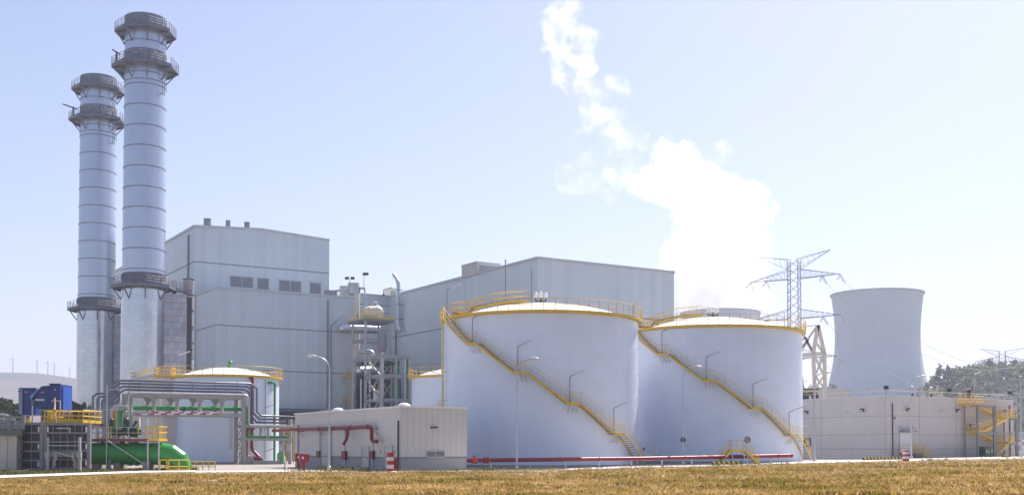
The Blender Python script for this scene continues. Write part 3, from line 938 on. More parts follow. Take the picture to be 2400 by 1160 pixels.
# ================================================================ CHIMNEYS
def chimney(c, lab, crane, quilt_len, s=1.0):
    """flue stack: lagged foot, painted shaft with flange rings, three octagonal service platforms"""
    rt = thing('chimney', lab, 'chimney', c, 0, 'flue chimneys of the plant')
    zp = [26.2, 59.4, 64.8]           # platforms
    top = 66.9
    R0, R1, R2 = 3.22, 3.10, 3.0
    m = MB(); m.lathe([(R0, 0), (R0, zp[0])], c, 64); m.build('lagged_base', alu, rt)
    m = MB(); m.lathe([(R1, zp[0]), (R1 * 0.985, 45), (R2, zp[1] - 0.4), (R2, top), (R2 - 0.25, top), (R2 - 0.3, top - 6), (0, top - 6)], c, 64); m.build('shaft', chim, rt)
    m = MB()
    zz = 28.6
    rz = [28.6 + 3.08 * k for k in range(10)] + [57.0, 58.1, 62.9]
    for z in rz:
        r = R1 + (R2 - R1) * (z - 26) / 33 if z < 59 else R2
        m.lathe([(r, z - 0.065), (r + 0.08, z - 0.065), (r + 0.08, z + 0.065), (r, z + 0.065)], c, 64, smooth=True); m.cut()
    m.build_each('flange_ring', chimD, rt)
    m = MB()
    for z0, z1 in [(zp[1] + 0.1, zp[1] + 2.25), (zp[2] + 0.1, top + 0.05)]:
        m.lathe([(R2 + 0.03, z0), (R2 + 0.03, z1), (R2 - 0.05, z1 + 0.02)], c, 64)
        for k in range(40):
            a = 2 * pi * k / 40
            m.bar(c + V((R2 * sin(a), -R2 * cos(a), z0)) * 1 + V((0.05 * sin(a), -0.05 * cos(a), 0)), c + V(((R2 + 0.05) * sin(a), -(R2 + 0.05) * cos(a), z1)), 0.06)
        m.cut()
    m.build_each('dark_band', chimD, rt)
    m = MB()      # perforated collar above the lowest platform
    m.lathe([(R1 + 0.04, zp[0] + 0.3), (R1 + 0.04, zp[0] + 1.9)], c, 48)
    for k in range(32):
        a = 2 * pi * k / 32
        m.bar(c + V(((R1 + 0.07) * sin(a), -(R1 + 0.07) * cos(a), zp[0] + 0.9)), c + V(((R1 + 0.07) * sin(a), -(R1 + 0.07) * cos(a), zp[0] + 1.8)), 0.14)
    m.build('collar', platM, rt)
    for k, (z, ro) in enumerate([(zp[0], 4.75), (zp[1], 4.85), (zp[2], 4.45)]):
        oct_ = [c + V((ro * sin(2 * pi * (j + 0.5) / 8), -ro * cos(2 * pi * (j + 0.5) / 8), z)) for j in range(8)]
        m = MB()
        rin = (R1 if k == 0 else R2) + 0.02
        n = 48
        for j in range(8):
            a, b = oct_[j], oct_[(j + 1) % 8]
            ai, bi = [c + V((rin * sin(q), -rin * cos(q), z)) for q in (2 * pi * (j + 0.5) / 8, 2 * pi * (j + 1.5) / 8)]
            # deck plate follows the shell with a few steps
            poly = [a, b] + [c + V((rin * sin(2 * pi * (j + 1.5 - t / 4) / 8), -rin * cos(2 * pi * (j + 1.5 - t / 4) / 8), z)) for t in range(5)]
            m.prism(poly, V((0, 0, -0.1)))
            m.bar(a - Z * 0.2, b - Z * 0.2, 0.12, 0.32)
        pf = m.build('platform', platM, rt)
        m = MB()
        for j in range(8):
            a = 2 * pi * (j + 0.5) / 8
            d = V((sin(a), -cos(a), 0))
            m.bar(c + d * rin + Z * (z - 0.25), c + d * (ro - 0.1) + Z * (z - 0.25), 0.14, 0.28)
            m.bar(c + d * rin + Z * (z - 2.1), c + d * (ro - 0.35) + Z * (z - 0.35), 0.16, 0.16); m.cut()
        m.build_each('bracket', platM, pf)
        m = MB(); m.rail(oct_ + [oct_[0]], 1.15, (0.35, 0.68, 1.0), 0.035, 1.2, 0.15); m.build('railing', platM, pf)
    m = MB()      # caged ladders on the right flank
    a = R_(62)
    d, tg = V((sin(a), -cos(a), 0)), V((cos(a), sin(a), 0))
    for z0, z1 in [(zp[1] - 4.6, zp[1]), (zp[1], zp[2])]:
        for s_ in (-0.25, 0.25):
            m.bar(c + d * (R2 + 0.75) + tg * s_ + Z * z0, c + d * (R2 + 0.75) + tg * s_ + Z * (z1 + 1.1), 0.06)
        z = z0
        while z < z1:
            m.bar(c + d * (R2 + 0.75) - tg * 0.25 + Z * z, c + d * (R2 + 0.75) + tg * 0.25 + Z * z, 0.04); z += 0.35
        m.bar(c + d * R2 + Z * (z0 + 0.3), c + d * (R2 + 0.8) + Z * (z0 + 0.3), 0.08)
    m.build('ladder', platM, rt)
    m = MB()      # davit arm on the left of the middle platform
    a = R_(-80)
    p = c + V((4.2 * sin(a), -4.2 * cos(a), zp[1]))
    m.cyl(p, p + Z * 2.3, 0.16, 8)
    m.bar(p + Z * 2.2 + V((0.6, 0, -0.3)), p + Z * 2.2 + (V((-1.7, -.3, .5)) if crane else V((-0.6, -.2, .4))), 0.14, 0.2)
    m.build('davit', darkst if crane else rust, rt)
    m = MB()      # spot fittings
    for k in range(10):
        a = R_(-60 + 13 * k); z = zp[1] + 0.9 + 0.5 * (k % 3)
        m.ball(c + V(((R2 + 0.12) * sin(a), -(R2 + 0.12) * cos(a), z)), 0.13, n=6, m=4)
    m.build('fitting', greyL, rt)
    # casing of the flue duct beside it
    m = MB()
    e = quilt_len
    m.obox(c + U * 1.2 - W * 1.9, U * (e - 1.2), W * 3.8, Z * 25.3)
    cs = m.build('flue_casing', quilt, rt)
    m = MB()
    m.obox(c + U * e - W * 1.4, U * 0.9, W * 3.0, Z * 25.0)
    for k in range(8):
        m.bar(c + U * (e + 0.95) - W * 1.6 + Z * (3 * k + 2), c + U * (e + 0.95) + W * 1.6 + Z * (3 * k + 2), 0.12, 0.25)
    m.build('expansion_joint', darkst, cs)
    return rt
cA = at(335.5, 800, 170); cA = V((cA.x, 170, 0))
cB = at(225.5, 800, 197.5); cB = V((cB.x, 197.5, 0))
ch1 = chimney(cA, 'nearer, taller looking silver chimney with its lagged foot beside the grey pillar', False, 6.0)
ch2 = chimney(cB, 'further, shorter looking silver chimney at the left with a crane arm on its platform', True, 5.0)
# footbridge from the lowest platform to the boiler building
rt = thing('footbridge', 'railed steel footbridge from the near chimney platform towards the tall building', 'footbridge', cA + U * 4.4 + Z * 26.2, TH)
a, b = cA + U * 4.2 - W * 0.6 + Z * 26.2, cA + U * 7.2 - W * 0.6 + Z * 26.2
m = MB(); m.obox(a - Z * 0.35, b - a, W * 1.3, Z * 0.3); m.build('deck', steel, rt)
m = MB(); m.rail([a, b], 1.2, (0.35, 0.68, 1), 0.04, 1.0, 0.15); m.rail([a + W * 1.3, b + W * 1.3], 1.2, (0.35, 0.68, 1), 0.04, 1.0, 0.15); m.build('railing', steel, rt)
m = MB(); m.bar(a + U * 0.4 + W * .6 - Z * 0.3, a + U * 0.4 + W * .6 - Z * 3.4, 0.5); m.bar(a + U * 0.4 + W * .6 - Z * 2.6, a + U * 2.4 + W * .6 - Z * 2.6, 0.3); m.build('support', darkst, rt)
# rust grey pillar (old duct) in front of the boiler building
a = at(442, 655, 174); pz = a.z
rt = thing('duct_pillar', 'tall grey brown cylindrical duct standing between the quilted casing and the tall building', 'duct', V((a.x, 174, 0)))
c = V((a.x, 174, 0))
ductM = mk('weathered duct steel', (0.38, 0.35, 0.36), 0.5, 0.2, 0.12, 0.8, 0.35, dirt=(0.2, 0.13, 0.09))
m = MB(); m.lathe([(0.8, zt(841, 174)), (0.8, pz), (0.7, pz), (0.7, pz - 1), (0, pz - 1)], c, 24); m.build('shaft', ductM, rt)
m = MB(); m.lathe([(0.86, 0), (0.86, zt(842, 174)), (0.8, zt(842, 174))], c, 24); m.build('base', trimM, rt)
m = MB()
for k in range(6):
    z = zt(841, 174) + (pz - zt(841, 174)) * k / 5.0
    m.lathe([(0.8, z - 0.07), (0.87, z - 0.07), (0.87, z + 0.07), (0.8, z + 0.07)], c, 24); m.cut()
m.build_each('flange_ring', darkst, rt)
# lamp tube in front of the casing
m = MB(); a, b = at(420, 832, 165), at(445, 823, 165); m.cyl(V((a.x + .1, 165, 0)), a, 0.06, 6); m.build
p0 = V((a.x, 165, 0))
rt = thing('lamp_mast', 'slim lamp mast with a straight tube lamp, left of the grey brown duct', 'lamp', p0)
MB().cyl(p0, a, 0.06, 6).build('pole', galv, rt)
MB().bar(a, b, 0.16, 0.1).build('tube_lamp', white, rt)
# ================================================================ STORAGE TANKS
def rim(c, r, a, z):
    return V((c.x + r * sin(a), c.y - r * cos(a), z))
def arc(c, r, a0, a1, z0, z1, n):
    return [rim(c, r, a0 + (a1 - a0) * i / n, z0 + (z1 - z0) * i / n) for i in range(n + 1)]
def tank_shell(rt, c, R, H, dome, zb=0.0, posts=58, walk=0.45):
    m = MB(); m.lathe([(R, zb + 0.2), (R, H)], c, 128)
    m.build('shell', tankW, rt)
    m = MB(); m.lathe([(R + 0.45, zb - 0.6), (R + 0.45, zb + 0.22), (R - 0.1, zb + 0.26)], c, 96); m.build('plinth', conc, rt)
    m = MB(); prof = []
    for k in range(13):
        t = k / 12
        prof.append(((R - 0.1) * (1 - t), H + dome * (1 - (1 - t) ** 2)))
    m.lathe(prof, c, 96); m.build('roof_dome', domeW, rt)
    m = MB(); m.lathe([(R + 0.01, H - 0.18), (R + walk, H - 0.12), (R + walk, H + 0.12), (R - 0.3, H + 0.12)], c, 96)
    wk = m.build('walkway', yel, rt)
    m = MB(); m.rail(arc(c, R + walk - 0.04, 0, 2 * pi, H + 0.1, H + 0.1, posts), 1.15, (0.5, 1.0), 0.032, 5.0, 0.0, 5); m.build('railing', yel, rt)

def stair_lamp(rt, p, d, h=2.6, L=1.5):
    """pole on a landing with an inclined tube lamp"""
    e = p + Z * h
    m = MB(); m.tube(fil([p, e, e + d * L * 0.35 + Z * 0.22], 0.15), 0.045, 6); m.box(p + Z * 0.25, 0.16, 0.16, 0.35)
    o = m.build('stair_lamp', steel, rt)
    m = MB(); m.bar(e + d * L * 0.3 + Z * 0.2, e + d * L + Z * 0.6, 0.14, 0.09); m.build('tube_lamp', galv, o)

def tank_stairs(rt, c, R, H, phis, zs, zend, phi_end, phi_top):
    """helical stair with landings on the shell"""
    ri, ro = R + 0.12, R + 0.98
    half = R_(3.0)
    segs = []
    a, z = phi_top, H
    for p, zl in zip(phis, zs):
        segs.append((a, z, p - half, zl)); a, z = p + half, zl
    segs.append((a, z, phi_end, zend))
    for a0, z0, a1, z1 in segs:
        n = max(3, round((z0 - z1) / 0.2))
        m, mi = MB(), MB()
        for i in range(n):          # outer stringer as a folded plate
            q0, q1 = a0 + (a1 - a0) * i / n, a0 + (a1 - a0) * (i + 1) / n
            w0, w1 = z0 + (z1 - z0) * i / n, z0 + (z1 - z0) * (i + 1) / n
            m.bar(rim(c, ro, q0, w0 - 0.05), rim(c, ro, q1, w1 - 0.05), 0.05, 0.18)
            if i % 2 == 0:
                mi.bar(rim(c, ri, q0, w0 - 0.05), rim(c, ri, a0 + (a1 - a0) * min(n, i + 2) / n, z0 + (z1 - z0) * min(n, i + 2) / n - 0.05), 0.04, 0.22)
        fl = m.build('stair_flight', yel, rt); mi.build('stringer', yel, fl)
        m = MB()
        for i in range(n):
            q = a0 + (a1 - a0) * (i + 0.5) / n
            zz = z0 + (z1 - z0) * (i + 0.5) / n
            dq = 0.13 / R
            m.prism([rim(c, ri, q - dq, zz), rim(c, ro - 0.03, q - dq, zz), rim(c, ro - 0.03, q + dq, zz), rim(c, ri, q + dq, zz)], V((0, 0, -0.05)))
        m.build('tread', steel, fl)
        m = MB()
        line = arc(c, ro, a0, a1, z0, z1, n)
        for k in (0.55, 1.0):
            m.tube([p + Z * 1.1 * k for p in line], 0.024, 5)
        for i in range(0, n + 1, 2):
            m.tube([line[i], line[i] + Z * 1.1], 0.018, 4)
        m.build('handrail', yel, fl)
    for k, (p, zl) in enumerate(zip(phis, zs)):
        m = MB()
        m.prism(arc(c, ri, p - half, p + half, zl, zl, 4) + arc(c, ro + 0.02, p + half, p - half, zl, zl, 4), V((0, 0, -0.08)))
        for i in range(4):
            q0, q1 = p - half + half * 2 * i / 4, p - half + half * 2 * (i + 1) / 4
            m.bar(rim(c, ro, q0, zl - 0.05), rim(c, ro, q1, zl - 0.05), 0.05, 0.26)
        la = m.build('landing', yel, rt)
        m = MB()
        for q in (p - half * 0.8, p, p + half * 0.8):
            m.bar(rim(c, R, q, zl - 0.9), rim(c, ro - 0.1, q, zl - 0.12), 0.05); m.cut()
        m.build_each('bracket', galv, la)
        m = MB(); line = arc(c, ro, p - half, p + half, zl, zl, 4)
        for kk in (0.55, 1.0):
            m.tube([q + Z * 1.1 * kk for q in line], 0.024, 5)
        for q in line: m.tube([q, q + Z * 1.1], 0.018, 4)
        m.build('handrail', yel, la)
        d = V((cos(p * 0.4), sin(p * 0.4) - 0.15, 0)).normalized()
        stair_lamp(rt, rim(c, ri + 0.3, p - half * 0.6, zl), V((0.95, -0.3, 0)).normalized())
    stair_lamp(rt, rim(c, R + 0.3, phi_top - R_(3), H + 0.1), V((0.95, -0.3, 0)).normalized(), 2.9)

def dome_stairs(rt, c, R, H, dome, a):
    d = V((sin(a), -cos(a), 0)); tg = V((cos(a), sin(a), 0))
    def zd(r): return H + dome * (1 - (r / (R - 0.1)) ** 2)
    rs = [R - 0.2] + [R - 1.8 - k * 0.62 for k in range(int((R - 3.0) / 0.62))]
    m = MB()
    for k in range(len(rs) - 1):
        z = zd(rs[k + 1]) + 0.34
        if k == 0: z = H + 0.55
        m.obox(c + d * rs[k + 1] - tg * 0.5 + Z * z, d * (rs[k] - rs[k + 1]), tg * 1.0, Z * 0.06)
    ds = m.build('dome_stair', steel, rt)
    m = MB()
    L = [c + d * r + Z * (zd(r) + 0.3 if i > 1 else H + 0.5) for i, r in enumerate(rs)]
    for s_ in (-0.52, 0.52):
        for p, q in zip(L, L[1:]):
            m.bar(p + tg * s_, q + tg * s_, 0.06, 0.22)
    m.build('stringer', yel, ds)
    m = MB()
    for s_ in (-0.52, 0.52):
        pts_ = [L[0], L[1]] + L[3::3] + [L[-1]]
        for k in (0.5, 1.0): m.tube([p + tg * s_ + Z * 1.1 * k for p in pts_], 0.028, 5)
        for p in pts_: m.tube([p + tg * s_, p + tg * s_ + Z * 1.1], 0.028, 5)
    m.build('handrail', yel, ds)

def dome_vents(rt, p, boxy):
    m = MB()
    m.cyl(p, p + Z * 0.6, 0.1, 8)
    for k, dx in enumerate((-0.55, 0.0, 0.55)):
        m.tube(fil([p + Z * 0.4, p + V((dx, 0, 0.35)), p + V((dx, 0, 0.7))], 0.15), 0.07, 6)
    vt = m.build('vent_pipe', greenD, rt)
    for k, dx in enumerate((-0.55, 0.0, 0.55)):
        m = MB(); q = p + V((dx, 0.15 * k, 0.68 + 0.1 * (k == 1)))
        if boxy and k == 0:
            m.box(q + Z * 0.3, 0.4, 0.4, 0.6); m.prism([q + V((-.25, -.25, .58)), q + V((.25, -.25, .58)), q + V((0, -.25, .75))], V((0, .5, 0)))
        else:
            m.lathe([(0.08, 0), (0.19, 0.06), (0.22, 0.22), (0.22, 0.4), (0.17, 0.54), (0.09, 0.64), (0, 0.67)], q, 14)
        m.build('vent_hood', white, vt)

TR, TH_ = 10.45, 15.5
def big_tank(c, lab, zb, bracket=True):
    rt = thing('storage_tank', lab, 'storage tank', V((c.x, c.y, zb)), 0, 'large white storage tanks')
    tank_shell(rt, c, TR, TH_, 1.95, zb)
    phis = [R_(-39.0 + 27.3 * k) for k in range(4)]
    tank_stairs(rt, c, TR, TH_, phis, [12.45, 9.4, 6.4, 3.4], zb + 0.3, R_(69), R_(-64))
    dome_stairs(rt, c, TR, TH_, 1.95, R_(-62))
    dome_vents(rt, c + V((0.0, -0.6, TH_ + 1.9)), c.x > 10)
    m = MB()      # small pipe clips down the right flank
    for k in range(4):
        m.bar(rim(c, TR, R_(71), 4.5 + 2.6 * k), rim(c, TR + 0.55, R_(71), 4.6 + 2.6 * k), 0.07); m.cut()
    m.build_each('clip', white, rt)
    return rt
t1c = V(((1267.5 - 1200) / F * 122, 122, 0))
t2c = V(((1670 - 1200) / F * 135, 135, 0))
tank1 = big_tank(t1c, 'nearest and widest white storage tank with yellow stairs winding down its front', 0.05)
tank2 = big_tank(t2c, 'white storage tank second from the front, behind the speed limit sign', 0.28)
# pipe and cage down the left flank of the nearest tank
a = R_(-75)
m = MB(); m.tube([rim(t1c, TR + 0.35, a, 0.4), rim(t1c, TR + 0.35, a, TH_ + 1.2)], 0.11, 8)
for z in (4, 7, 10, 13): m.bar(rim(t1c, TR, a, z), rim(t1c, TR + 0.4, a, z), 0.08)
o = m.build('drain_pipe', mk('pale yellow paint', (0.66, 0.58, 0.32), 0.5), tank1)
m = MB()
for k in range(4):
    q = rim(t1c, TR + 0.9, a + R_(-5 + 4.5 * k), 4.2); m.bar(V((q.x, q.y, 0.2)), q + Z * 1.6, 0.05)
m.tube(arc(t1c, TR + 0.9, a + R_(-5), a + R_(8.5), 5.8, 5.8, 4), 0.05, 5); m.tube(arc(t1c, TR + 0.9, a + R_(-5), a + R_(8.5), 5.0, 5.0, 4), 0.04, 5)
m.build('guard_cage', yel, tank1)
m = MB()     # manhole plates
m.cyl(rim(t2c, TR - 0.1, R_(-47), 1.5), rim(t2c, TR + 0.12, R_(-47), 1.5), 0.35, 16); m.build('manhole', white, tank2)
for px, py, w_, h_, mt in [(1509, 1051, 0.28, 0.3, red), (1524.5, 1046.5, 0.36, 0.16, white), (1524.5, 1052, 0.36, 0.16, white)]:
    # little notice plates on the shell, left of the second tank's front
    r = ray(px, py); A = r.x ** 2 + r.y ** 2; B = -(r.x * t2c.x + r.y * t2c.y); Cc = t2c.x ** 2 + t2c.y ** 2 - (TR + 0.03) ** 2
    k = (-B - math.sqrt(max(0, B * B - A * Cc))) / A
    p = EYE + r * k
    n_ = V((p.x - t2c.x, p.y - t2c.y, 0)).normalized()
    m = MB(); m.obox(p - Z.cross(n_) * w_ / 2 - Z * h_ / 2, Z.cross(n_) * w_, Z * h_, n_ * 0.02); m.build('notice_plate', mt, tank2)

# white tank hidden behind the nearest one, only its left flank shows
c = P(1079, 160); R3, H3_ = 6.9, zt(880, 154)
t3 = thing('storage_tank', 'smaller white tank mostly hidden behind the left edge of the nearest tank', 'storage tank', c)
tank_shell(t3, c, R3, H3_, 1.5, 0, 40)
m = MB()
a0, z0, a1, z1 = R_(-50), 3.3, R_(-5), 9.0
n = 24
for i in range(n):
    q0, q1 = a0 + (a1 - a0) * i / n, a0 + (a1 - a0) * (i + 1) / n
    w0, w1 = z0 + (z1 - z0) * i / n, z0 + (z1 - z0) * (i + 1) / n
    m.bar(rim(c, R3 + 0.9, q0, w0), rim(c, R3 + 0.9, q1, w1), 0.05, 0.26)
fl = m.build('stair_flight', yel, t3)
m = MB()
for i in range(n):
    q, zz = a0 + (a1 - a0) * (i + 0.5) / n, z0 + (z1 - z0) * (i + 0.5) / n
    dq = 0.13 / R3
    m.prism([rim(c, R3 + .1, q - dq, zz), rim(c, R3 + .87, q - dq, zz), rim(c, R3 + .87, q + dq, zz), rim(c, R3 + .1, q + dq, zz)], V((0, 0, -0.05)))
m.build('tread', steel, fl)
m = MB(); line = arc(c, R3 + 0.9, a0, a1, z0, z1, n)
for k in (0.55, 1.0): m.tube([p + Z * 1.1 * k for p in line], 0.024, 5)
for i in range(0, n + 1, 2): m.tube([line[i], line[i] + Z * 1.1], 0.018, 4)
m.build('handrail', yel, fl)
# bent lamp over its rim
q = at(985, 871, 150); m = MB(); m.bar(at(1003, 868, 151), at(1033, 877, 151), 0.18, 0.1); m.build('tube_lamp', galv, t3)

# smaller tank at the left, behind the pipe rack
t4c = P(531, 148); R4, H4 = 6.7, zt(879, 141.3)
t4 = thing('water_tank', 'squat white tank with cream dome behind the pipe rack, green and red pipes on it', 'tank', t4c)
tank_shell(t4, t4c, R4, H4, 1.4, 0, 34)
m = MB()      # green overflow pipe round the right flank
def rimhit(c, R, px, py):
    r = ray(px, py); A = r.x ** 2 + r.y ** 2; B = -(r.x * c.x + r.y * c.y); Cc = c.x ** 2 + c.y ** 2 - R ** 2
    k = (-B - math.sqrt(max(0, B * B - A * Cc))) / A
    return EYE + r * k
aR = R_(71); aI = R_(64)
m.tube(fil([rim(t4c, R4 + 0.05, aI, H4 - 0.75), rim(t4c, R4 + 0.55, aI, H4 - 0.7), rim(t4c, R4 + 0.45, aR, H4 - 0.75), rim(t4c, R4 + 0.45, aR, 0.2)], 0.35), 0.16, 8)
gp = m.build('overflow_pipe', green, t4)
m = MB(); m.tube([rim(t4c, R4 + 0.2, R_(58), H4 - 0.3), rim(t4c, R4 + 0.2, R_(58), 0.6)], 0.05, 6)
for z in (2.0, 4.8, 7.6): m.bar(rim(t4c, R4, R_(58), z - 0.5), rim(t4c, R4 + 0.5, aR, z), 0.07)
m.build('bracket', steel, gp)
m = MB()
p1, p2 = rimhit(t4c, R4 + 0.35, 586, 885), rimhit(t4c, R4 + 0.35, 590, 890)
d1 = V((p2.x - t4c.x, p2.y - t4c.y, 0)).normalized()
pr = t4c + d1 * (R4 + 0.45)
m.tube(fil([t4c + d1 * R4 + Z * p1.z, pr + d1 * .1 + Z * p1.z, pr + Z * (p1.z - 0.4), pr + Z * zt(1052, 141), pr + V((1.0, -.4, zt(1070, 141)))], 0.35), 0.2, 8)
rp = m.build('foam_pipe', red, t4)
m = MB(); q = rimhit(t4c, R4 + 0.06, 577, 883); m.cyl(q, q + V((0, .3, 0)), 0.22, 12); m.build('manhole', white, t4)
m = MB()
aL = R_(-78)     # ladder platform at the left edge
for k in range(2):
    pass
q = rim(t4c, R4 + 1.2, R_(-62), H4 - 0.3)
m.box(q + Z * 0.25, 2.2, 1.6, 0.12)
m.rail([q + V((-1.1, -.8, .3)), q + V((1.1, -.8, .3)), q + V((1.1, .8, .3))], 1.1, (0.33, 0.66, 1.0), 0.035, 0.55, 0.15)
m.rail([q + V((-1.1, -.8, .3)), q + V((-1.1, .8, .3))], 1.1, (0.33, 0.66, 1.0), 0.035, 0.55, 0.15)
m.build('ladder_platform', yel, t4)
m = MB()
for s_ in (-0.3, 0.3): m.bar(q + V((-0.9 + s_, -.6, -H4 + 0.6)), q + V((-0.9 + s_, -.6, 0.3)), 0.06)
for k in range(26): m.bar(q + V((-1.2, -.6, -k * 0.38)), q + V((-.6, -.6, -k * 0.38)), 0.035)
m.build('ladder', yel, t4)
m = MB(); tp = t4c + Z * (H4 + 1.35) + V((0.4, -0.5, 0)); m.tube(fil([tp, tp + Z * 0.75, tp + V((0.3, 0, .75)), tp + V((0.3, 0, .5))], 0.15), 0.16, 8); m.build('goose_vent', green, t4)
m = MB()
for px in (541, 544.5): 
    q1, q2 = rimhit(t4c, R4 + 0.12, px, 970), rimhit(t4c, R4 + 0.12, px, 1052); m.tube([q1, V((q1.x, q1.y, q2.z))], 0.04, 6)
m.build('level_gauge', galv, t4)

# grey clad shed behind the rack at the left
cs = at(381, 874, 152); csg = V((cs.x, cs.y, 0))
rt = thing('clad_shed', 'grey ribbed shed with a sloping railed roof between the chimneys and the white tank', 'shed', csg, TH)
eL = hit(305, 890, csg, -U)
LLs = (V((eL.x, eL.y, 0)) - csg).dot(W)
m = MB(); m.prism([csg, csg + W * LLs, csg + W * LLs + Z * cs.z, csg + Z * cs.z], U * 5.0); m.build('wall', cladP, rt)
m = MB(); m.rail([csg + Z * cs.z + U * 3, csg + Z * cs.z, csg + W * LLs + Z * cs.z], 1.0, (0.5, 1.0), 0.045, 1.4); m.build('railing', yel, rt)
m = MB(); m.bar(csg + Z * (cs.z + .02) - U * .06, csg + W * LLs - U * .06 + Z * (cs.z + .02), 0.2, 0.25); m.bar(csg + Z * (cs.z + .02) - W * .06, csg + U * 5 - W * .06 + Z * (cs.z + .02), 0.2, 0.25); m.build('parapet_trim', trimM, rt)
# lower grey container hall in front of it
cs2 = at(383, 976, 143); c2g_ = V((cs2.x, cs2.y, 0))
rt = thing('clad_cabin', 'low grey ribbed cabin behind the striped clearance bars', 'cabin', c2g_, TH)
Lx = solve_len(V((cs2.x, cs2.y, 0)), W, -U, 320)
m = MB(); m.obox(c2g_, W * Lx, U * 2.6, Z * cs2.z); m.build('wall', cladP, rt)
m = MB(); m.bar(c2g_ - U * .05 + Z * cs2.z, c2g_ + W * Lx - U * .05 + Z * cs2.z, 0.15, 0.2); m.bar(c2g_ - W * .05 + Z * cs2.z, c2g_ + U * 2.6 - W * .05 + Z * cs2.z, 0.15, 0.2); m.build('parapet_trim', trimM, rt)
m = MB(); q = hit(350, 1030, c2g_, -U); m.obox(V((q.x, q.y, 0.2)) - U * 0.03, W * 1.1, U * 0.03, Z * 2.1); m.build('door', doorM, rt)
# ================================================================ PIPE RACK, LEFT YARD
rk0 = P(303, 130); RN = W                        # front plane of the rack, running along U
def rp_(px, py, off=0.0):
    return hit(px, py, rk0 + RN * off, RN)
rt = thing('pipe_rack', 'grey portal rack carrying bundled grey pipes in front of the squat white tank', 'pipe rack', rk0, TH)
a_, b_ = rp_(305, 925), rp_(571, 929)
LR = (b_ - a_).dot(U)
zt_, zl_ = rp_(305, 925).z, rp_(305, 968.5).z
WD = 2.6
x0 = (a_ - rk0).dot(U)
def RK(u, w_, z): return rk0 + U * (x0 + u) + W * w_ + Z * z
m = MB()
for w_ in (0, WD):
    m.bar(RK(-0.2, w_, zt_), RK(LR + 0.2, w_, zt_), 0.3, 0.42)
    m.cut(); m.bar(RK(0, w_, zl_), RK(LR, w_, zl_), 0.3, 0.42); m.cut()
m.build_each('beam', conc, rt)
for u in (0, LR):
    for w_ in (0, WD):
        m = MB(); m.bar(RK(u, w_, -0.2), RK(u, w_, zt_ + 0.25), 0.48, 0.48); m.build('column', conc, rt)
m = MB()
for k in range(1, 5):
    for w_ in (0, WD):
        u = LR * k / 5
        m.bar(RK(u, w_, zl_ + .2), RK(u, w_, zt_ - .2), 0.34, 0.34)
        m.prism([RK(u - .17, w_ - .13, zt_ - .75), RK(u + .17, w_ - .13, zt_ - .75), RK(u + .55, w_ - .13, zt_ - .21), RK(u - .55, w_ - .13, zt_ - .21)], W * 0.26); m.cut()
for u in (0, LR): 
    for z in (zt_, zl_): m.bar(RK(u, 0, z), RK(u, WD, z), 0.28, 0.36); m.cut()
for k in range(1, 5): m.bar(RK(LR * k / 5, 0, zt_), RK(LR * k / 5, WD, zt_), 0.2, 0.3); m.cut()
m.build_each('strut', conc, rt)
m = MB()
for k in range(4):
    z0, z1 = 0.6 + k * (zl_ - 0.6) / 4, 0.6 + (k + 1) * (zl_ - 0.6) / 4
    m.bar(RK(LR, 0.2, z0), RK(LR, WD - 0.2, z1), 0.06); m.bar(RK(LR, WD - 0.2, z0), RK(LR, 0.2, z1), 0.06); m.bar(RK(LR, 0.2, z1), RK(LR, WD - 0.2, z1), 0.08)
m.build('cross_brace', steel, rt)
# lower continuation to the right
u1 = (rp_(680, 1000) - rk0).dot(U) - x0
zu, zd = rp_(600, 998).z, rp_(600, 1029).z
m = MB()
for w_ in (0, WD):
    m.bar(RK(LR + .25, w_, zu), RK(u1 + .3, w_, zu), 0.26, 0.36); m.cut(); m.bar(RK(LR + .25, w_, zd), RK(u1 + .3, w_, zd), 0.26, 0.3); m.cut()
    m.bar(RK(LR + (u1 - LR) * .52, w_, zd), RK(LR + (u1 - LR) * .52, w_, zu), 0.25); m.cut()
m.bar(RK(u1, 0, zu), RK(u1, WD, zu), 0.26); m.cut()
m.build_each('low_beam', conc, rt)
for w_ in (0, WD):
    m = MB(); m.bar(RK(u1, w_, -.2), RK(u1, w_, zu + 0.9), 0.4, 0.4); m.build('column', conc, rt)
m = MB()     # white top pipe along the beams
PZ = [rp_(x, y) for x, y in [(300, 1003), (300, 924), (310, 920.5), (572, 925), (581, 930), (581, 992), (585, 996), (682, 997.5)]]
m.tube(fil([p - W * 0.35 for p in PZ], 0.3), 0.11, 8); m.build('thin_pipe', galv, rt)
# bundle of insulated pipes: four nested runs, own things resting on the rack
N4 = 4
outer = [(218, 1004), (218, 929), (228, 921.5), (256, 921.5), (264, 915), (264, 900), (275, 891), (586, 898.5), (602, 910), (602, 964), (613, 974), (690, 976.5)]
step = [(10.5, 0), (10.5, 6.6), (7, 7.6), (5, 7.6), (5, 7), (5, 7), (6, 7.2), (-7, 7.0), (-9, 4.8), (-9, 1.8), (-6, 7.4), (-2, 7.4)]
names = ['topmost', 'second from top', 'third from top', 'lowest']
for k in range(N4):
    for row in range(1):
        pts_ = [rp_(x + sx * k, y + sy * k, 0.55 + row * 1.25) for (x, y), (sx, sy) in zip(outer, step)]
        m = MB(); m.tube(pts_, 0.12, 10)
        root = V((pts_[0].x, pts_[0].y, 0))
        o = m.build('insulated_pipe', lead, None, root)
        tag(o, f"{names[k]} of the four nested grey insulated pipes bent over the pipe rack", 'pipe', 'insulated pipes over the rack')
m = MB()     # pipe hangers
for px in (302, 327, 400, 452, 504, 556):
    for w_ in (0.3, 2.05):
        p = rp_(px, 920, w_); m.bar(p, V((p.x, p.y, rp_(px, 894, w_).z)), 0.09); m.cut()
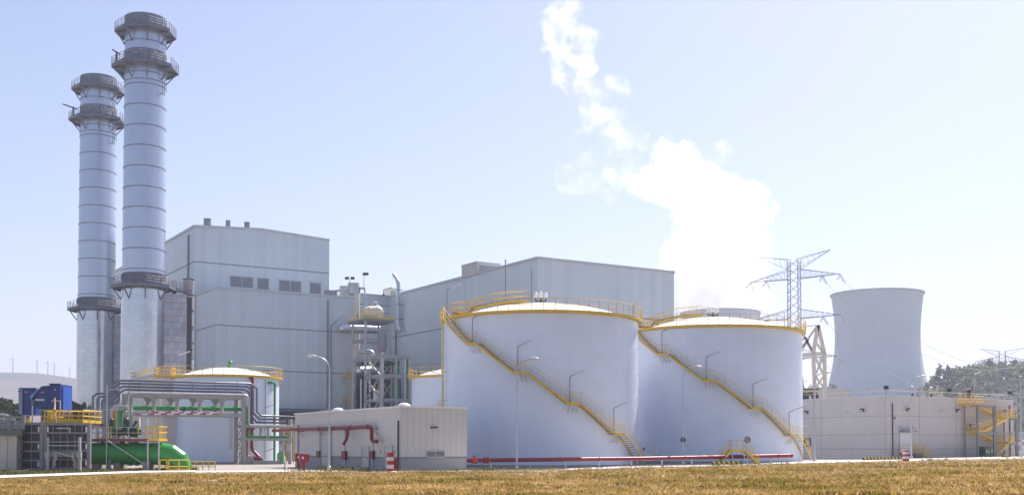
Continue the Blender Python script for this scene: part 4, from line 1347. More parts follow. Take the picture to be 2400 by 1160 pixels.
for px in (608, 640):
    p = rp_(px, 1002, 0.3); m.bar(p, V((p.x, p.y, rp_(px, 972, 0.3).z)), 0.09); m.cut()
m.build_each('pipe_hanger', steel, rt)
m = MB()
# green water main on the lower beam, dropping at the right column and running on low
pts_ = [rp_(x, y, 0.75) for x, y in [(280, 1003), (280, 962), (290, 954.5), (575, 958), (577, 1026), (678, 1026)]]
m.tube(fil([pts_[0], pts_[1], pts_[2], pts_[3]], 0.4), 0.27, 10)
m2 = MB(); m2.tube(fil([rp_(573, 958, 0.5), rp_(577.5, 962, 0.5), rp_(577.5, 1020, 0.5)], 0.4), 0.42, 10)
m2.tube([rp_(580, 1024.5, 0.3), rp_(676, 1025.5, 0.3)], 0.24, 10)
rg = thing('green_main', 'bright green water main running through the pipe rack and dropping at its right column', 'pipe', V((pts_[0].x, pts_[0].y, 0)))
m.build('pipe', green, rg); m2.build('drop_pipe', green, rg)
m = MB(); p, q = rp_(428, 957, 0.75), rp_(433, 957, 0.75); m.cyl(p, q, 0.33, 12); m.build('coupling', darkst, rg)
# red feed pipe standing at the right column with valve
p = [rp_(x, y, 0.1) for x, y in [(597, 1005), (579, 1005), (579, 1078)]]
rr_ = thing('red_standpipe', 'thin red standpipe and valves at the foot of the right rack column', 'pipe', V((p[2].x, p[2].y, 0)))
MB().tube(fil(p, 0.25), 0.1, 8).build('pipe', red, rr_)
q0, q1, q2, q3 = [rp_(x, y, 1.2) for x, y in [(584, 1074), (604, 1074), (612, 1077), (612.5, 1087)]]
m = MB(); m.tube(fil([q0, q1, q2, q3], 0.4), 0.26, 10); m.tube([rp_(599, 1074, 1.2), rp_(599, 1087, 1.2)], 0.2, 8)
for k in (0.1, 0.35, 0.6): 
    c = q0.lerp(q1, k); d = (q1 - q0).normalized(); m.cyl(c, c + d * 0.09, 0.36, 12)
m.build('manifold', red, rr_)
m = MB()
for px, py in [(579, 1066), (585, 1068)]:
    c = rp_(px, py, 1.0); m.lathe([(0.28, -0.03), (0.32, 0), (0.28, 0.03)], c, 12); m.cyl(c - Z * 0.6, c, 0.05, 6)
m.build('valve_wheel', redD, rr_)
m = MB(); c = rp_(583, 1082, 0.4); m.box(V((c.x, c.y, 0.5)), 1.0, 0.8, 1.0, TH); c = rp_(622, 1085, 0.4); m.box(V((c.x, c.y, 0.2)), 3.6, 1.4, 0.5, TH)
m.build('plinth', conc, rr_)
# small green hydrant bend near the tank foot
c = rp_(652, 1082, 1.8); c = V((c.x, c.y, 0)); h = 1.35
m = MB(); m.tube(fil([c, c + Z * h, c + U * 0.55 + Z * h, c + U * 0.55], 0.35), 0.15, 8)
tag(m.build('green_standpipe', mk('fresh green paint', (0.05, 0.42, 0.09), 0.4), None, c), 'small bright green looped standpipe by the right foot of the squat tank', 'pipe')
# yellow ladder cage behind the rack end
c = rp_(672, 1080, 2.4); c = V((c.x, c.y, 0))
m = MB()
for dx in (0, 0.9, 1.8):
    m.bar(c + U * dx, c + U * dx + Z * 5.0, 0.1)
for k in range(6): m.bar(c + Z * (0.6 + k * 0.85), c + U * 1.8 + Z * (0.6 + k * 0.85), 0.09)
tag(m.build('access_ladder', yel, None, c), 'yellow railed access ladder behind the right end of the pipe rack', 'ladder')

# red and white clearance bars
for px0, px1, y, Y, lab in [(358, 520, 970.5, 119, 'shorter red and white striped clearance bar, hung behind the other'), (317, 512, 971.5, 116, 'longer red and white striped clearance bar, the one nearer the camera')]:
    pass
def bar_striped(x0_, y0_, x1_, y1_, Y, lab):
    a, b = at(x0_, y0_, Y), at(x1_, y1_, Y)
    m = MB(); m.bar(a, b, 0.11, 0.12)
    r = thing('clearance_bar', lab, 'clearance bar', a, 0, 'striped clearance bars under the pipe rack')
    m.build('bar', barS, r)
    m = MB()
    for k in (0.04, 0.5, 0.96):
        p = a.lerp(b, k); m.tube([p, V((p.x, p.y, zl_ + 0.1)) + V((0, 1.2, 0))], 0.02, 4)
    m.build('hanger', darkst, r)
bar_striped(317, 970.5, 512, 969.5, 127.2, 'longer red and white striped clearance bar, reaching further left')
bar_striped(357, 965.5, 505, 966.8, 128.6, 'shorter red and white striped clearance bar, just above the longer one')

# ---- big green pipe
GY = 98.0
rg = thing('green_pipe', 'fat green cooling water pipe bending down into the ground beside the steel gates', 'pipe', P(330, GY))
zc = zt(1063, GY); r = 25.2 / F * GY
x_ = lambda px: (px - 1200) / F * GY
pA, pB = V((x_(196), GY - 0.6, zc)), V((x_(384), GY, zc))
m = MB()
pts_ = [pA, pB, V((x_(401), GY, zc - 0.12)), V((x_(417), GY, zc - 0.55)), V((x_(424), GY, zc - 1.15)), V((x_(426), GY, zc - 2.2))]
m.tube(pts_, r, 28); pipe = m.build('pipe', green, rg, sharp=14)
m = MB()
for px in (309.5, 324):
    c = pA.lerp(pB, (px - 196) / (384 - 196)); m.cyl(c - V((.07, 0, 0)), c + V((.07, 0, 0)), r + 0.1, 28); m.cut()
for px in (225, 372):
    c = pA.lerp(pB, (px - 196) / (384 - 196)); m.cyl(c - V((.02, 0, 0)), c + V((.02, 0, 0)), r + 0.015, 28); m.cut()
m.build_each('flange', green, rg)
m = MB(); c = V((x_(262), GY - r - 0.25, zc + r * 0.35)); m.box(V((x_(262), GY - r * 0.98 - 0.1, zc + 0.28)), 0.58, 0.03, 0.1)
m.build('label_plate', white, rg)
m = MB()
for px in (232, 282, 350):
    m.box(V((x_(px), GY, (zc - r) / 2 + 0.12)), 0.6, 1.7, zc - r + 0.4); m.cut()
m.build_each('saddle', conc, rg)
m = MB()
for px, s_ in [(240, .28), (287, .35), (318, .35)]:
    p = V((x_(px), GY, zc + r * .9)); m.cyl(p, p + Z * 0.35, s_ * .6, 12); m.cyl(p + Z * 0.3, p + Z * 0.38, s_, 12); m.cut()
m.build_each('nozzle', green, rg)
m = MB(); p = V((x_(266), GY - 1.3, 0)); m.bar(p, p + V((.16, .1, 0.95)), 0.22, 0.06); tag(m.build('stake_plate', steel, None, p), 'short leaning grey plate post standing in front of the green pipe', 'post')

# valves group on the platform
vs_ = thing('valve_group', 'dark green valves and upright pipes above the fat green pipe', 'valves', V((x_(285), GY + 1.5, 2.4)))
m = MB()
for px, y0, y1, r_ in [(274, 1002, 952, 0.0), (296, 1010, 985, 0.28), (262, 1010, 985, 0.2)]:
    if r_: p = at(px, y0, GY + 1.5); q = at(px, y1, GY + 1.5); m.cyl(p, q, r_, 12); m.ball(q, r_, n=10, m=6)
m.build('valve_body', greenD, vs_)
m = MB(); m.tube([at(262, 1012, GY + 1.5), at(330, 1012, GY + 1.5)], 0.3, 10); m.cyl(at(315, 1024, GY + 1.5), at(315, 1002, GY + 1.5), 0.34, 12)
for px in (280, 300, 322): p = at(px, 1012, GY + 1.5); m.cyl(p - V((.05, 0, 0)), p + V((.05, 0, 0)), 0.42, 12)
m.build('manifold', greenD, vs_)
m = MB()
for px, py in [(268, 996), (288, 996), (312, 1000)]: c = at(px, py, GY + 0.9); m.lathe([(0.2, -0.03), (0.26, 0), (0.2, 0.03)], c, 12); m.cyl(c - Z * 0.5, c, 0.04, 6)
m.bar(at(310, 1000, GY + 1), at(318, 985, GY + 1), 0.08); m.bar(at(312, 1000, GY + 1.4), at(322, 986, GY + 1.4), 0.25, 0.1)
m.build('valve_wheel', darkst, vs_)
m = MB(); m.cyl(at(268, 1006, GY + 2), at(268, 960, GY + 2), 0.16, 8); m.build('ochre_pipe', mk('ochre paint', (0.42, 0.2, 0.03), 0.5), vs_)
m = MB(); m.cyl(at(290, 1006, GY + 2.2), at(290, 990, GY + 2.2), 0.12, 8); m.cut(); m.bar(at(324, 1022, GY + 2), at(324, 978, GY + 2), 0.3); m.cut(); m.build_each('post', cream, vs_)
# upright grey pipe left of the green riser
m = MB(); m.tube(fil([at(261, 1008, GY + 5), at(261, 958, GY + 5), at(268, 953, GY + 5), at(300, 953, GY + 5)], 0.4), 0.13, 8); tag(m.build('grey_riser', galv, None, V((at(261, 1000, GY + 5).x, GY + 5, 0))), 'thin grey riser pipe bending right above the green valves', 'pipe')

# access platform over the green pipe
PY_ = GY - 1.35
zdk = zt(1028, PY_)
rt = thing('access_platform', 'brown edged access platform with grey and yellow rails over the fat green pipe', 'platform', V((at(290, 1028, PY_).x, PY_, 0)))
xl, xm, xr = [(q - 1200) / F * PY_ for q in (208, 347, 373)]
m = MB(); m.box(V(((xl + xm) / 2, PY_ + 1.3, zdk - 0.1)), xm - xl, 2.5, 0.24); dk = m.build('deck', rust, rt)
m = MB(); m.box(V(((xm + xr) / 2, PY_ + 1.2, zdk - 0.06)), xr - xm, 2.4, 0.2); m.build('end_deck', yel, rt)
m = MB(); m.rail([V((xl, PY_, zdk)), V((xm, PY_, zdk))], 1.0, (0.52, 1.0), 0.035, 1.7); m.build('grey_railing', galv, rt)
m = MB(); m.rail([V((xm - .02, PY_ - 0.02, zdk)), V((xr, PY_ - .02, zdk)), V((xr, PY_ + 2.3, zdk))], 1.05, (0.52, 1.0), 0.04, 0.62)
m.cut(); m.rail([V((xm - 1.6, PY_ + 2.3, zdk)), V((xr, PY_ + 2.3, zdk))], 1.05, (0.52, 1.0), 0.04, 0.62)
m.cut(); m.rail([V((xl, PY_ + 2.3, zdk)), V((xl + 1.6, PY_ + 2.3, zdk))], 1.05, (0.1, 0.52, 1.0), 0.04, 0.6)
m.cut(); m.build_each('yellow_railing', yel, rt)
for px, Yo, r_ in [(346.5, 0, 0.09), (372, 0.05, 0.075), (252.5, -0.25, 0.045), (372, 2.2, 0.07)]:
    x = (px - 1200) / F * PY_
    m = MB(); m.cyl(V((x, PY_ + Yo, 0)), V((x, PY_ + Yo, zdk - .1 if r_ > 0.05 else zdk + 4.6)), r_, 10); m.build('post', galv, rt)
m = MB(); a = V(((255 - 1200) / F * PY_, PY_ - 0.2, zdk - 0.15)); b = V(((342 - 1200) / F * PY_, PY_ - 0.2, zt(1088, PY_))); m.bar(a, b, 0.07); m.build('brace', galv, rt)
m = MB(); x = (345.5 - 1200) / F * PY_; m.cyl(V((x, PY_ + .1, zdk)), V((x, PY_ + .1, zt(979, PY_))), 0.035, 6); m.build('pole', white, rt)
# tall thin frame at the left end of the platform
m = MB(); a = at(256, 985, PY_ + .2)
for py in (912, 959): m.bar(at(200 if py > 950 else 256, py + 1, PY_ + 3), at(290, py, PY_ + 3), 0.07)
tag(m.build('overhead_rail', galv, None, at(245, 960, PY_ + 3)), 'thin grey overhead rails crossing in front of the bent pipes', 'rail')
# low yellow railing at the pipe end
YY = 96.0
def yp(px, py, Y=YY): return at(px, py, Y)
rt = thing('low_railing', 'low yellow guard rail round the place where the green pipe enters the ground', 'railing', P(440, YY))
m = MB(); m.rail([G(375, YY), G(391.5, YY)], 0.98, (0.42, 1.0), 0.045, 1.0); m.build('panel', yel, rt)
m = MB(); m.rail([G(396, YY), G(444, YY + 1)], 0.96, (0.42, 1.0), 0.045, 1.0); m.bar(G(396, YY, 0.12), G(444, YY + 1, 0.12), 0.03, 0.2); m.build('panel', yel, rt)
m = MB(); m.rail([G(446, YY + 5), G(505, YY + 6)], 0.75, (0.42, 1.0), 0.045, 0.55); m.bar(G(447, YY + 5), G(458, YY + 5, .7), 0.05); m.build('panel', yel, rt)

# ---- steel sluice gates
YG = 93.5
def gp(px, py, Y=YG): return at(px, py, Y)
def gate(px0, px1, pyt, pyb, Y0, Y1, cols, lab, grp):
    a, b = gp(px0, pyb, Y0), gp(px1, pyb, Y1)
    a.z = b.z = max(0.12, zt(pyb, Y0)); top = zt(pyt, Y0)
    d = (V((b.x, b.y, 0)) - V((a.x, a.y, 0))); L = d.length; d.normalize()
    nrm = V((d.y, -d.x, 0))
    r = thing('sluice_gate', lab, 'sluice gate', V((a.x, a.y, 0)), math.atan2(d.y, d.x), grp)
    H = top - a.z
    m = MB(); m.obox(a - nrm * 0.06, d * L, nrm * 0.05, Z * H); m.build('skin_plate', darkst, r)
    m = MB()
    rows = 5
    for k in range(rows + 1):
        m.bar(a + Z * H * k / rows + nrm * .12, a + d * L + Z * H * k / rows + nrm * .12, 0.34, 0.13 if 0 < k < rows else 0.2)
    m.build('girder', steel, r)
    m = MB()
    for k in range(cols + 1):
        edge = k in (0, cols)
        m.bar(a + d * L * k / cols + nrm * (.14 if edge else 0.03), a + d * L * k / cols + Z * H + nrm * (.14 if edge else 0.03), 0.26 if edge else 0.07, 0.36 if edge else 0.14)
    m.build('stiffener', steel, r)
    m = MB()
    for k in range(3):
        m.box(a + d * 0.2 + nrm * 0.34 + Z * H * (0.12 + 0.38 * k), 0.1, 0.08, 0.42); m.cut(); m.box(a + d * (L - .2) + nrm * 0.34 + Z * H * (0.12 + 0.38 * k), 0.1, 0.08, 0.42); m.cut()
    m.build_each('guide_pad', white, r)
    return r
gate(48, 102, 993, 1099, YG + 1.5, YG - 0.2, 2, 'narrower ribbed grey steel sluice gate, left one and turned slightly aside', 'steel sluice gates')
gate(107, 209, 993, 1097, YG - 0.1, YG + 0.6, 6, 'wider ribbed grey steel sluice gate, standing against the green pipe', 'steel sluice gates')
YL = YG - 0.9
lf = thing('lifting_frame', 'grey lifting beam on two stout legs leaning against the wider sluice gate', 'frame', P(150, YL))
gst = mk('gate frame steel', (0.40, 0.40, 0.42), 0.5, 0.2, 0.12, 1.0, 0.15)
for px in (112.5, 186.5):
    m = MB(); a, b = gp(px, 1106.5, YL), gp(px + .3, 1024, YL); a.z = 0.0
    m.bar(a, a.lerp(b, 0.46), 0.24, 0.26); m.bar(a.lerp(b, 0.46), b, 0.16, 0.2); m.box(a.lerp(b, 0.5) - V((0, 0.1, 0)), 0.36, 0.3, 0.5); m.build('leg', gst, lf)
m = MB(); m.bar(gp(113, 1064, YL), gp(187, 1064, YL), 0.24, 0.42); m.build('beam', steel, lf)
m = MB(); m.bar(gp(114, 1043.5, YL), gp(186, 1043.5, YL), 0.06); m.bar(gp(133, 1060, YL - .3), gp(174, 1071, YL - .3), 0.07); m.build('rod', galv, lf)
for px, s_ in ((127, 1), (174, -1)):
    m = MB(); q = lambda dx, py: gp(px + dx * s_, py, YL - 0.25)
    m.prism([q(-2, 1058), q(6, 1058), q(6, 1075), q(2, 1082), q(4, 1088), q(0, 1096), q(-5, 1096), q(-5, 1084), q(0, 1074)], V((0, 0.16, 0))); m.build('hook_plate', conc, lf)
m = MB(); q = gp(150, 1000, YG - .35); m.bar(gp(133, 1003, YG - .3), gp(164, 1003, YG - .3), 0.08); m.bar(gp(164, 1003, YG - .3), gp(164, 1014, YG - .3), 0.08); m.build('handle_bar', galv, lf)
# timbers under the gates
for i, (a, b, Y, lab) in enumerate([(45, 100, 95.5, 'pale timber baulk lying under the narrower sluice gate'), (100, 205, 95.0, 'pale timber baulk lying under the wider sluice gate'), (20, 66, 90.5, 'short pale kerb block lying on the grass before the narrower gate')]):
    p, q = G(a, Y, 0.1), G(b, Y + (0.2 if i < 2 else 0), 0.1)
    m = MB(); m.bar(p, q, 0.3, 0.22)
    tag(m.build('timber_baulk', cream, None, p), lab, 'timber')

# ---- beige wall block and railed deck at the far left
bw0, bw1 = P(-260, 94), P(42, 94)
rt = thing('concrete_block_house', 'low beige concrete building with green roof edge at the far left', 'building', bw1)
zt1, zt2 = zt(1020, 94), zt(1007, 94)
m = MB(); m.obox(bw0, V((bw1.x - bw0.x, 0, 0)), V((0, 8, 0)), Z * zt1)
m.bar(V((bw1.x - .1, 93.9, 0)), V((bw1.x - .1, 93.9, zt1)), 0.22, 0.3); m.build('wall', concB, rt)
m = MB()
for px in (18, 34): x = (px - 1200) / F * 94; m.bar(V((x, 93.98, 0)), V((x, 93.98, zt1)), 0.03)
m.build('panel_joint', conc, rt)
m = MB(); m.obox(V((bw0.x, 93.6, zt1)), V((bw1.x + .5 - bw0.x, 0, 0)), V((0, 8.6, 0)), Z * (zt2 - zt1)); m.build('roof', mk('dull green roof edge', (0.10, 0.15, 0.11), 0.6), rt)
m = MB()
for py in (987, 995, 1000.5): m.bar(at(-260, py, 94), at(52, py + .5, 94), 0.1, 0.22)
for px in (-60, -20, 22, 55): m.bar(V((at(px, 1000, 94).x, 94, zt2)), V((at(px, 1000, 94).x, 94, zt(973 if px > 0 else 985, 94))), 0.3, 0.3)
m.bar(at(22, 977, 94), at(55, 977, 94), 0.1, 0.16)
m.build('parapet_frame', steel, rt)
m = MB()
for k in range(9): 
    p = at(-80 + 13 * k, 982, 97); m.tube([p - Z * 0.6, p, p + V((0.35, 0, .12)), p + V((.5, 0, -.5))], 0.07, 6)
m.tube(fil([at(-100, 974, 97), at(8, 971, 97), at(22, 976, 97), at(26, 983, 97)], 0.3), 0.12, 8)
m.build('roof_pipe', galv, rt)

# ---- yellow railed deck behind the gates, with the blue machines
YD = 97.5
def dp_(px, py, Y=YD): return at(px, py, Y)
zd0 = zt(990, YD)
rt = thing('yellow_deck', 'raised yellow railed deck behind the sluice gates', 'deck', V((dp_(125, 990).x, YD, 0)))
xa, xb = dp_(56, 990).x, dp_(194, 990).x
m = MB(); m.obox(V((xa, YD, zd0 - 0.2)), V((xb - xa, 0, 0)), V((0, 8, 0)), Z * 0.22); m.build('deck', darkst, rt)
for qx in (xa + .3, (xa + xb) / 2, xb - .3):
    for qy in (YD + .4, YD + 7.4):
        m = MB(); m.bar(V((qx, qy, 0)), V((qx, qy, zd0 - .2)), .35); m.build('post', steel, rt)
m = MB()
for pts_ in ([V((xa + 1.5, YD, zd0)), V((xb, YD, zd0)), V((xb, YD + 4.5, zd0))], [V((xa + 1.5, YD, zd0)), V((xa + .4, YD + 6, zd0))]):
    m.rail(pts_, 1.08, (0.52, 1.0), 0.05, 1.3, 0.26)
m.rail([V((xb - 2.6, YD + 1.2, zd0)), V((xb - .2, YD + 4.2, zd0))], 1.05, (0.33, 0.66, 1.0), 0.045, 0.6)
m.rail([V((xb - 2.9, YD, zd0)), V((xb - 2.9, YD + 3, zd0))], 1.05, (0.52, 1.0), 0.05, 0.8)
m.build('railing', yel, rt)
m = MB(); q = dp_(64, 985, YD - .1); m.box(q, 0.5, 0.2, 0.4); q = dp_(117, 974, YD - .1); m.box(q, 0.3, 0.25, 0.55); m.build('box', yel, rt)
m = MB(); m.tube(fil([dp_(128, 932, YD + 1), dp_(129, 952, YD + .6), dp_(126, 968, YD - .2), dp_(131, 990, YD - .2)], 0.6), 0.07, 6); m.build('hose', mk('tan hose', (0.5, 0.36, 0.22), 0.6), rt)
m = MB(); m.tube(fil([dp_(76, 990, YD - .1), dp_(76, 951, YD - .1)], 0.2), 0.06, 6); m.build('post', galv, rt)

YB = 103
def bp(px, py, Y=YB): return at(px, py, Y)
def bprism(m, poly, Y, dep): 
    return m.prism([at(x, y, Y) for x, y in poly], V((0, dep, 0)))
zb_ = zt(975, YB)
rt = thing('screen_machine', 'smaller plain blue machine housing, left of the two on the yellow deck', 'machine', V((bp(64, 975, 107).x, 107, zd0)), 0, 'blue machine housings')
m = MB(); bprism(m, [(46, 972), (84, 972), (84, 910), (46, 910)], 106, 3.0); m.build('housing', blue, rt)
bluL = mk('pale blue panel', (0.20, 0.27, 0.36), 0.4)
m = MB(); bprism(m, [(43.5, 970), (51.5, 970), (51.5, 911), (43.5, 911)], 105.8, 1.6); m.build('side_panel', bluL, rt)
m = MB(); bprism(m, [(41.5, 918), (47, 918), (47, 916), (41.5, 916)], 105.7, 0.5); m.bar(at(45, 910, 106), at(84, 910, 106), 0.2, 0.12); m.build('lid_edge', blue, rt)
m = MB(); bprism(m, [(56, 920), (65, 920), (65, 916), (56, 916)], 105.95, 0.04); m.build('label_plate', orangeM, rt)
rt = thing('screen_machine', 'larger blue machine housing with sloping hood and pale plates on the yellow deck', 'machine', V((bp(105, 975).x, 103, zd0)), 0, 'blue machine housings')
m = MB(); bprism(m, [(92, 958), (80, 950), (80, 923), (98, 905), (101, 904), (117, 903), (117, 958)], YB, 2.6); m.obox(V((bp(94, 960).x, YB + .3, zd0)), V((bp(117, 960).x - bp(94, 960).x, 0, 0)), V((0, 2.0, 0)), Z * (zt(957, YB) - zd0)); m.build('hood', blue, rt)
m = MB(); bprism(m, [(72, 937), (80, 923), (99, 904.5), (96.5, 904.5), (88, 913), (78.5, 921.5), (72, 926)], YB - .15, 2.8); m.build('hood_front', mk('sky blue panel', (0.25, 0.38, 0.55), 0.35), rt)
m = MB(); bprism(m, [(71.5, 937), (80, 936), (80, 950), (74, 949)], YB - .15, 2.6); m.build('chute_face', mk('slate panel', (0.14, 0.16, 0.20), 0.5), rt)
m = MB(); bprism(m, [(117, 968), (141, 968), (141, 900), (117, 900)], YB - .25, 2.8); m.bar(at(116, 899.8, YB - .3), at(142, 899.8, YB - .3), 0.25, 0.12); m.build('tower_box', blue, rt)
m = MB(); bprism(m, [(141.5, 966), (148, 966), (148, 905), (141.5, 905)], YB + .2, 2.0); m.build('end_duct', mk('lighter blue paint', (0.02, 0.10, 0.45), 0.4), rt)
m = MB(); bprism(m, [(94, 921), (103.5, 921), (103.5, 917), (94, 917)], YB - .04, 0.03); m.build('label_plate', orangeM, rt)
m = MB(); bprism(m, [(82, 939), (104, 939), (104, 934), (82, 934)], YB - .04, 0.03); m.build('name_plate', greyL, rt)
m = MB(); m.cyl(at(129, 912.5, YB - .35), at(129, 912.5, YB - .2), 0.07, 8); m.build('badge', cream, rt)
m = MB(); m.bar(at(121, 939, YB - .5), at(141, 939, YB - .5), 0.1); m.bar(at(141, 939, YB - .5), at(141, 965, YB - .5), 0.07); m.bar(at(128.5, 932, YB - .5), at(128.5, 960, YB - .5), 0.1); m.build('pipe_frame', cream, rt)

# ================================================================ PUMP HOUSE
ph = P(940, 97); HP = zt(953, 97)
LPW = 24.8
LPU = solve_len(ph, U, W, 1094)
rt = thing('pump_house', 'low pale ribbed shed with a red pipe along its side and two roof domes', 'building', ph, TH)
zpl = zt(1071.5, 97)
m = MB(); m.obox(ph + Z * zpl, U * LPU, W * LPW, Z * (HP - zpl)); m.build('wall', cladP, rt)
m = MB(); m.obox(ph + U * .04 + W * .04, U * (LPU - .04), W * (LPW - .04), Z * (zpl - 0.002)); m.build('plinth', mk('grey plinth render', (0.36, 0.36, 0.36), 0.85, 0, 0.06, 0.5, 0.15), rt)
m = MB()
for a, b, o in [(ph, ph + U * LPU, -W), (ph, ph + W * LPW, -U)]:
    m.bar(a + Z * (HP + .02) + o * .05, b + Z * (HP + .02) + o * .05, 0.14, 0.14)
m.build('parapet_trim', white, rt)
m = MB()
for a, b, o in [(ph, ph + U * LPU, -W), (ph, ph + W * LPW, -U)]:
    m.bar(a + Z * zpl + o * .03, b + Z * zpl + o * .03, 0.06, 0.08)
m.build('drip_trim', steel, rt)
m = MB(); m.obox(ph + U * (-.035) + Z * zpl, U * .04, W * .35, Z * (HP - zpl)); m.obox(ph - W * .035 - U * .035 + Z * zpl, U * .3, W * .04, Z * (HP - zpl)); m.build('corner_trim', cladP, rt)
def lf_(px, py, off=0.0): return hit(px, py, ph - U * off, -U)
def doorLeft(px0, px1, pyt, mat, lab=None):
    a, b = lf_(px0, 1080, .05), lf_(px1, 1080, .05)
    t = lf_((px0 + px1) / 2, pyt, .05).z
    L = (V((a.x, a.y, 0)) - V((b.x, b.y, 0))).length
    m = MB(); m.obox(V((b.x, b.y, 0.1)), W * L, U * 0.06, Z * (t - 0.1)); d = m.build('door', mat, rt)
    m = MB()
    for s_ in (0, L): m.bar(V((b.x, b.y, 0.05)) + W * s_ - U * .02, V((b.x, b.y, t + .05)) + W * s_ - U * .02, 0.07, 0.09)
    m.bar(V((b.x, b.y, t + .05)) - U * .02, V((b.x, b.y, t + .05)) + W * L - U * .02, 0.09, 0.08); m.build('frame', trimM, d)
    m = MB(); m.box(V((b.x, b.y, 1.05)) + W * 0.25 - U * .05, 0.05, 0.16, 0.05, TH); m.build('handle', blackM, d)
    return d
doorLeft(848, 864.5, 1046, doorM)
doorLeft(901, 919.5, 1045, doorM)
doorLeft(753, 776, 1010, doorM)
a = lf_(933, 1000, .12); m = MB(); m.cyl(V((a.x, a.y, 0.1)), V((a.x, a.y, zt(985, a.y))), 0.07, 8); m.build('downpipe', darkst, rt)
a = lf_(698.5, 1000, .1); m = MB(); m.cyl(V((a.x, a.y, 0.1)), V((a.x, a.y, zt(995, a.y))), 0.06, 8); m.build('downpipe', steel, rt)
for px, pt in [(748.5, 1010), (807.5, 1007), (873, 1025)]:
    a = lf_(px, 1050, .08); m = MB(); m.cyl(V((a.x, a.y, 0.1)), V((a.x, a.y, zt(pt, a.y))), 0.05, 6); m.build('conduit', galv, rt)
for px0, px1, y0, y1 in [(741, 747.6, 1056, 1071.5), (800, 808, 1056, 1076), (866, 873, 1056, 1074)]:
    a, b = lf_(px0, y0, .25), lf_(px1, y1, .25)
    m = MB(); m.obox(V((b.x, b.y, b.z)), W * max(.5, (a - b).dot(W)), U * 0.24, Z * (a.z - b.z)); bx = m.build('hose_box', red, rt)
    m = MB(); m.obox(V((b.x, b.y, b.z)) - W * .02 + U * .04, W * .02, U * .16, Z * (a.z - b.z)); m.build('side', blackM, bx)
for px, py, mt, s_ in [(892, 1055, yel, .16), (892, 1061, blackM, .1), (925, 1053, white, .18), (925, 1056.5, red, .16), (707, 1053, greyL, .14)]:
    a = lf_(px, py, .03); m = MB(); m.obox(a - W * s_ / 2 - Z * s_ / 2, W * s_ * 1.4, -U * .02, Z * s_); m.build('notice_plate', mt, rt)
def rf_(px, py, off=0.0): return hit(px, py, ph - W * off, W)
a, b = rf_(999.6, 1056), rf_(1041, 1070.5)
Lg = (b - a).dot(U)
m = MB(); a0 = V((a.x, a.y, b.z))
h = a.z - b.z
for z in (0, h): m.bar(a0 + Z * z - W * .05, a0 + U * Lg + Z * z - W * .05, 0.09, 0.09)
for k in (0, .5, 1): m.bar(a0 + U * Lg * k - W * .05, a0 + U * Lg * k + Z * h - W * .05, 0.09, 0.07)
g_ = m.build('louvre', galv, rt)
m = MB(); m.obox(a0 - W * .02, U * Lg, W * .015, Z * h)
for k in range(5): m.bar(a0 + Z * h * (k + .5) / 5 - W * .05, a0 + U * Lg + Z * h * (k + .5) / 5 - W * .05, 0.03, h / 9)
m.build('slat', louvM, g_)
a = rf_(1010, 1001, .1); b = rf_(1025, 1001, .1)
m = MB(); m.bar(a, b, 0.16, 0.12); m.build('wall_light', darkst, rt)
m = MB()
for px in (963, 967): a = rf_(px, 1057, .03); m.obox(a, U * .12, W * .02, Z * .2)
m.build('notice_plate', white, rt)
for px, py in [(792, 967), (947, 955)]:
    a = hit(px, py, ph + U * 1.2, -U); m = MB(); m.lathe([(0.62, 0), (0.62, .12), (.5, .3), (.28, .42), (0, .46)], V((a.x, a.y, HP)), 16); m.build('roof_dome', white, rt)
# the red pipe along the wall
ry = [lf_(862, 998.5, .55), lf_(872, 999, .55)]
zr = lf_(800, 1002.5, .55).z
e0 = lf_(640, 1006, .55); e1 = lf_(871, 1000, .55)
pth = [V((e0.x, e0.y, zr)), V((e1.x, e1.y, zr)), V((e1.x, e1.y, zr - 1.25)), V((e1.x, e1.y, zr - 1.3)) - W * 1.35 - U * .1]
rr_ = thing('red_pipe', 'thick red fire main running along the side of the pale shed', 'pipe', V((e1.x, e1.y, 0)), TH)
m = MB(); m.tube(fil(pth, 0.35), 0.17, 12); m.build('main', red, rr_)
m = MB()
q = lf_(814, 1002, .55); b0 = V((q.x, q.y, zr)); m.tube(fil([b0, b0 - Z * 1.0, b0 - Z * 1.45 - W * .35 - U * .5, b0 - Z * 1.5 - W * .9 - U * .7], 0.4), 0.15, 10); m.build('branch', red, rr_)
m = MB()
for k in (0.02, 0.3, .52, .66, .82, .97):
    c = V((e0.x, e0.y, zr)).lerp(V((e1.x, e1.y, zr)), k); m.cyl(c - W * .06, c + W * .06, 0.22, 12); m.cut()
m.build_each('flange', red, rr_)
m = MB()
for px in (700, 748, 807, 873):
    c = lf_(px, 1005, .55); c.z = zr - .17; m.bar(c, c + U * .6, 0.08); m.bar(c - Z * .02, c + U * .55 - Z * .5, 0.05); m.cut()
m.build_each('bracket', steel, rr_)

# black and yellow kerb blocks along the shed
kl = None
kerbs = [(744, 772, 1101.5, 'longest black and yellow kerb block, left end by the red hydrant box'), (776, 806, 1101, 'black and yellow kerb block right of the lamp post'), (810, 829, 1100.5, 'black and yellow kerb block in the middle of the shed side'), (848, 865, 1099, 'black and yellow kerb block before the shed door'), (902, 911, 1099, 'shortest black and yellow kerb block, half behind the striped bollard')]
for px0, px1, py, lab in kerbs:
    a, b = hit(px0, 1095, ph - U * 1.6, -U), hit(px1, 1095, ph - U * 1.6, -U)
    L = (V((a.x, a.y, 0)) - V((b.x, b.y, 0))).length
    p = V((b.x, b.y, 0))
    m = MB(); m.prism([p, p - U * .22, p - U * .18 + Z * .3, p - U * .04 + Z * .3], W * L)
    tag(m.build('kerb_block', kerbS, None, p, TH + pi / 2), lab, 'kerb block', 'black and yellow kerb blocks')

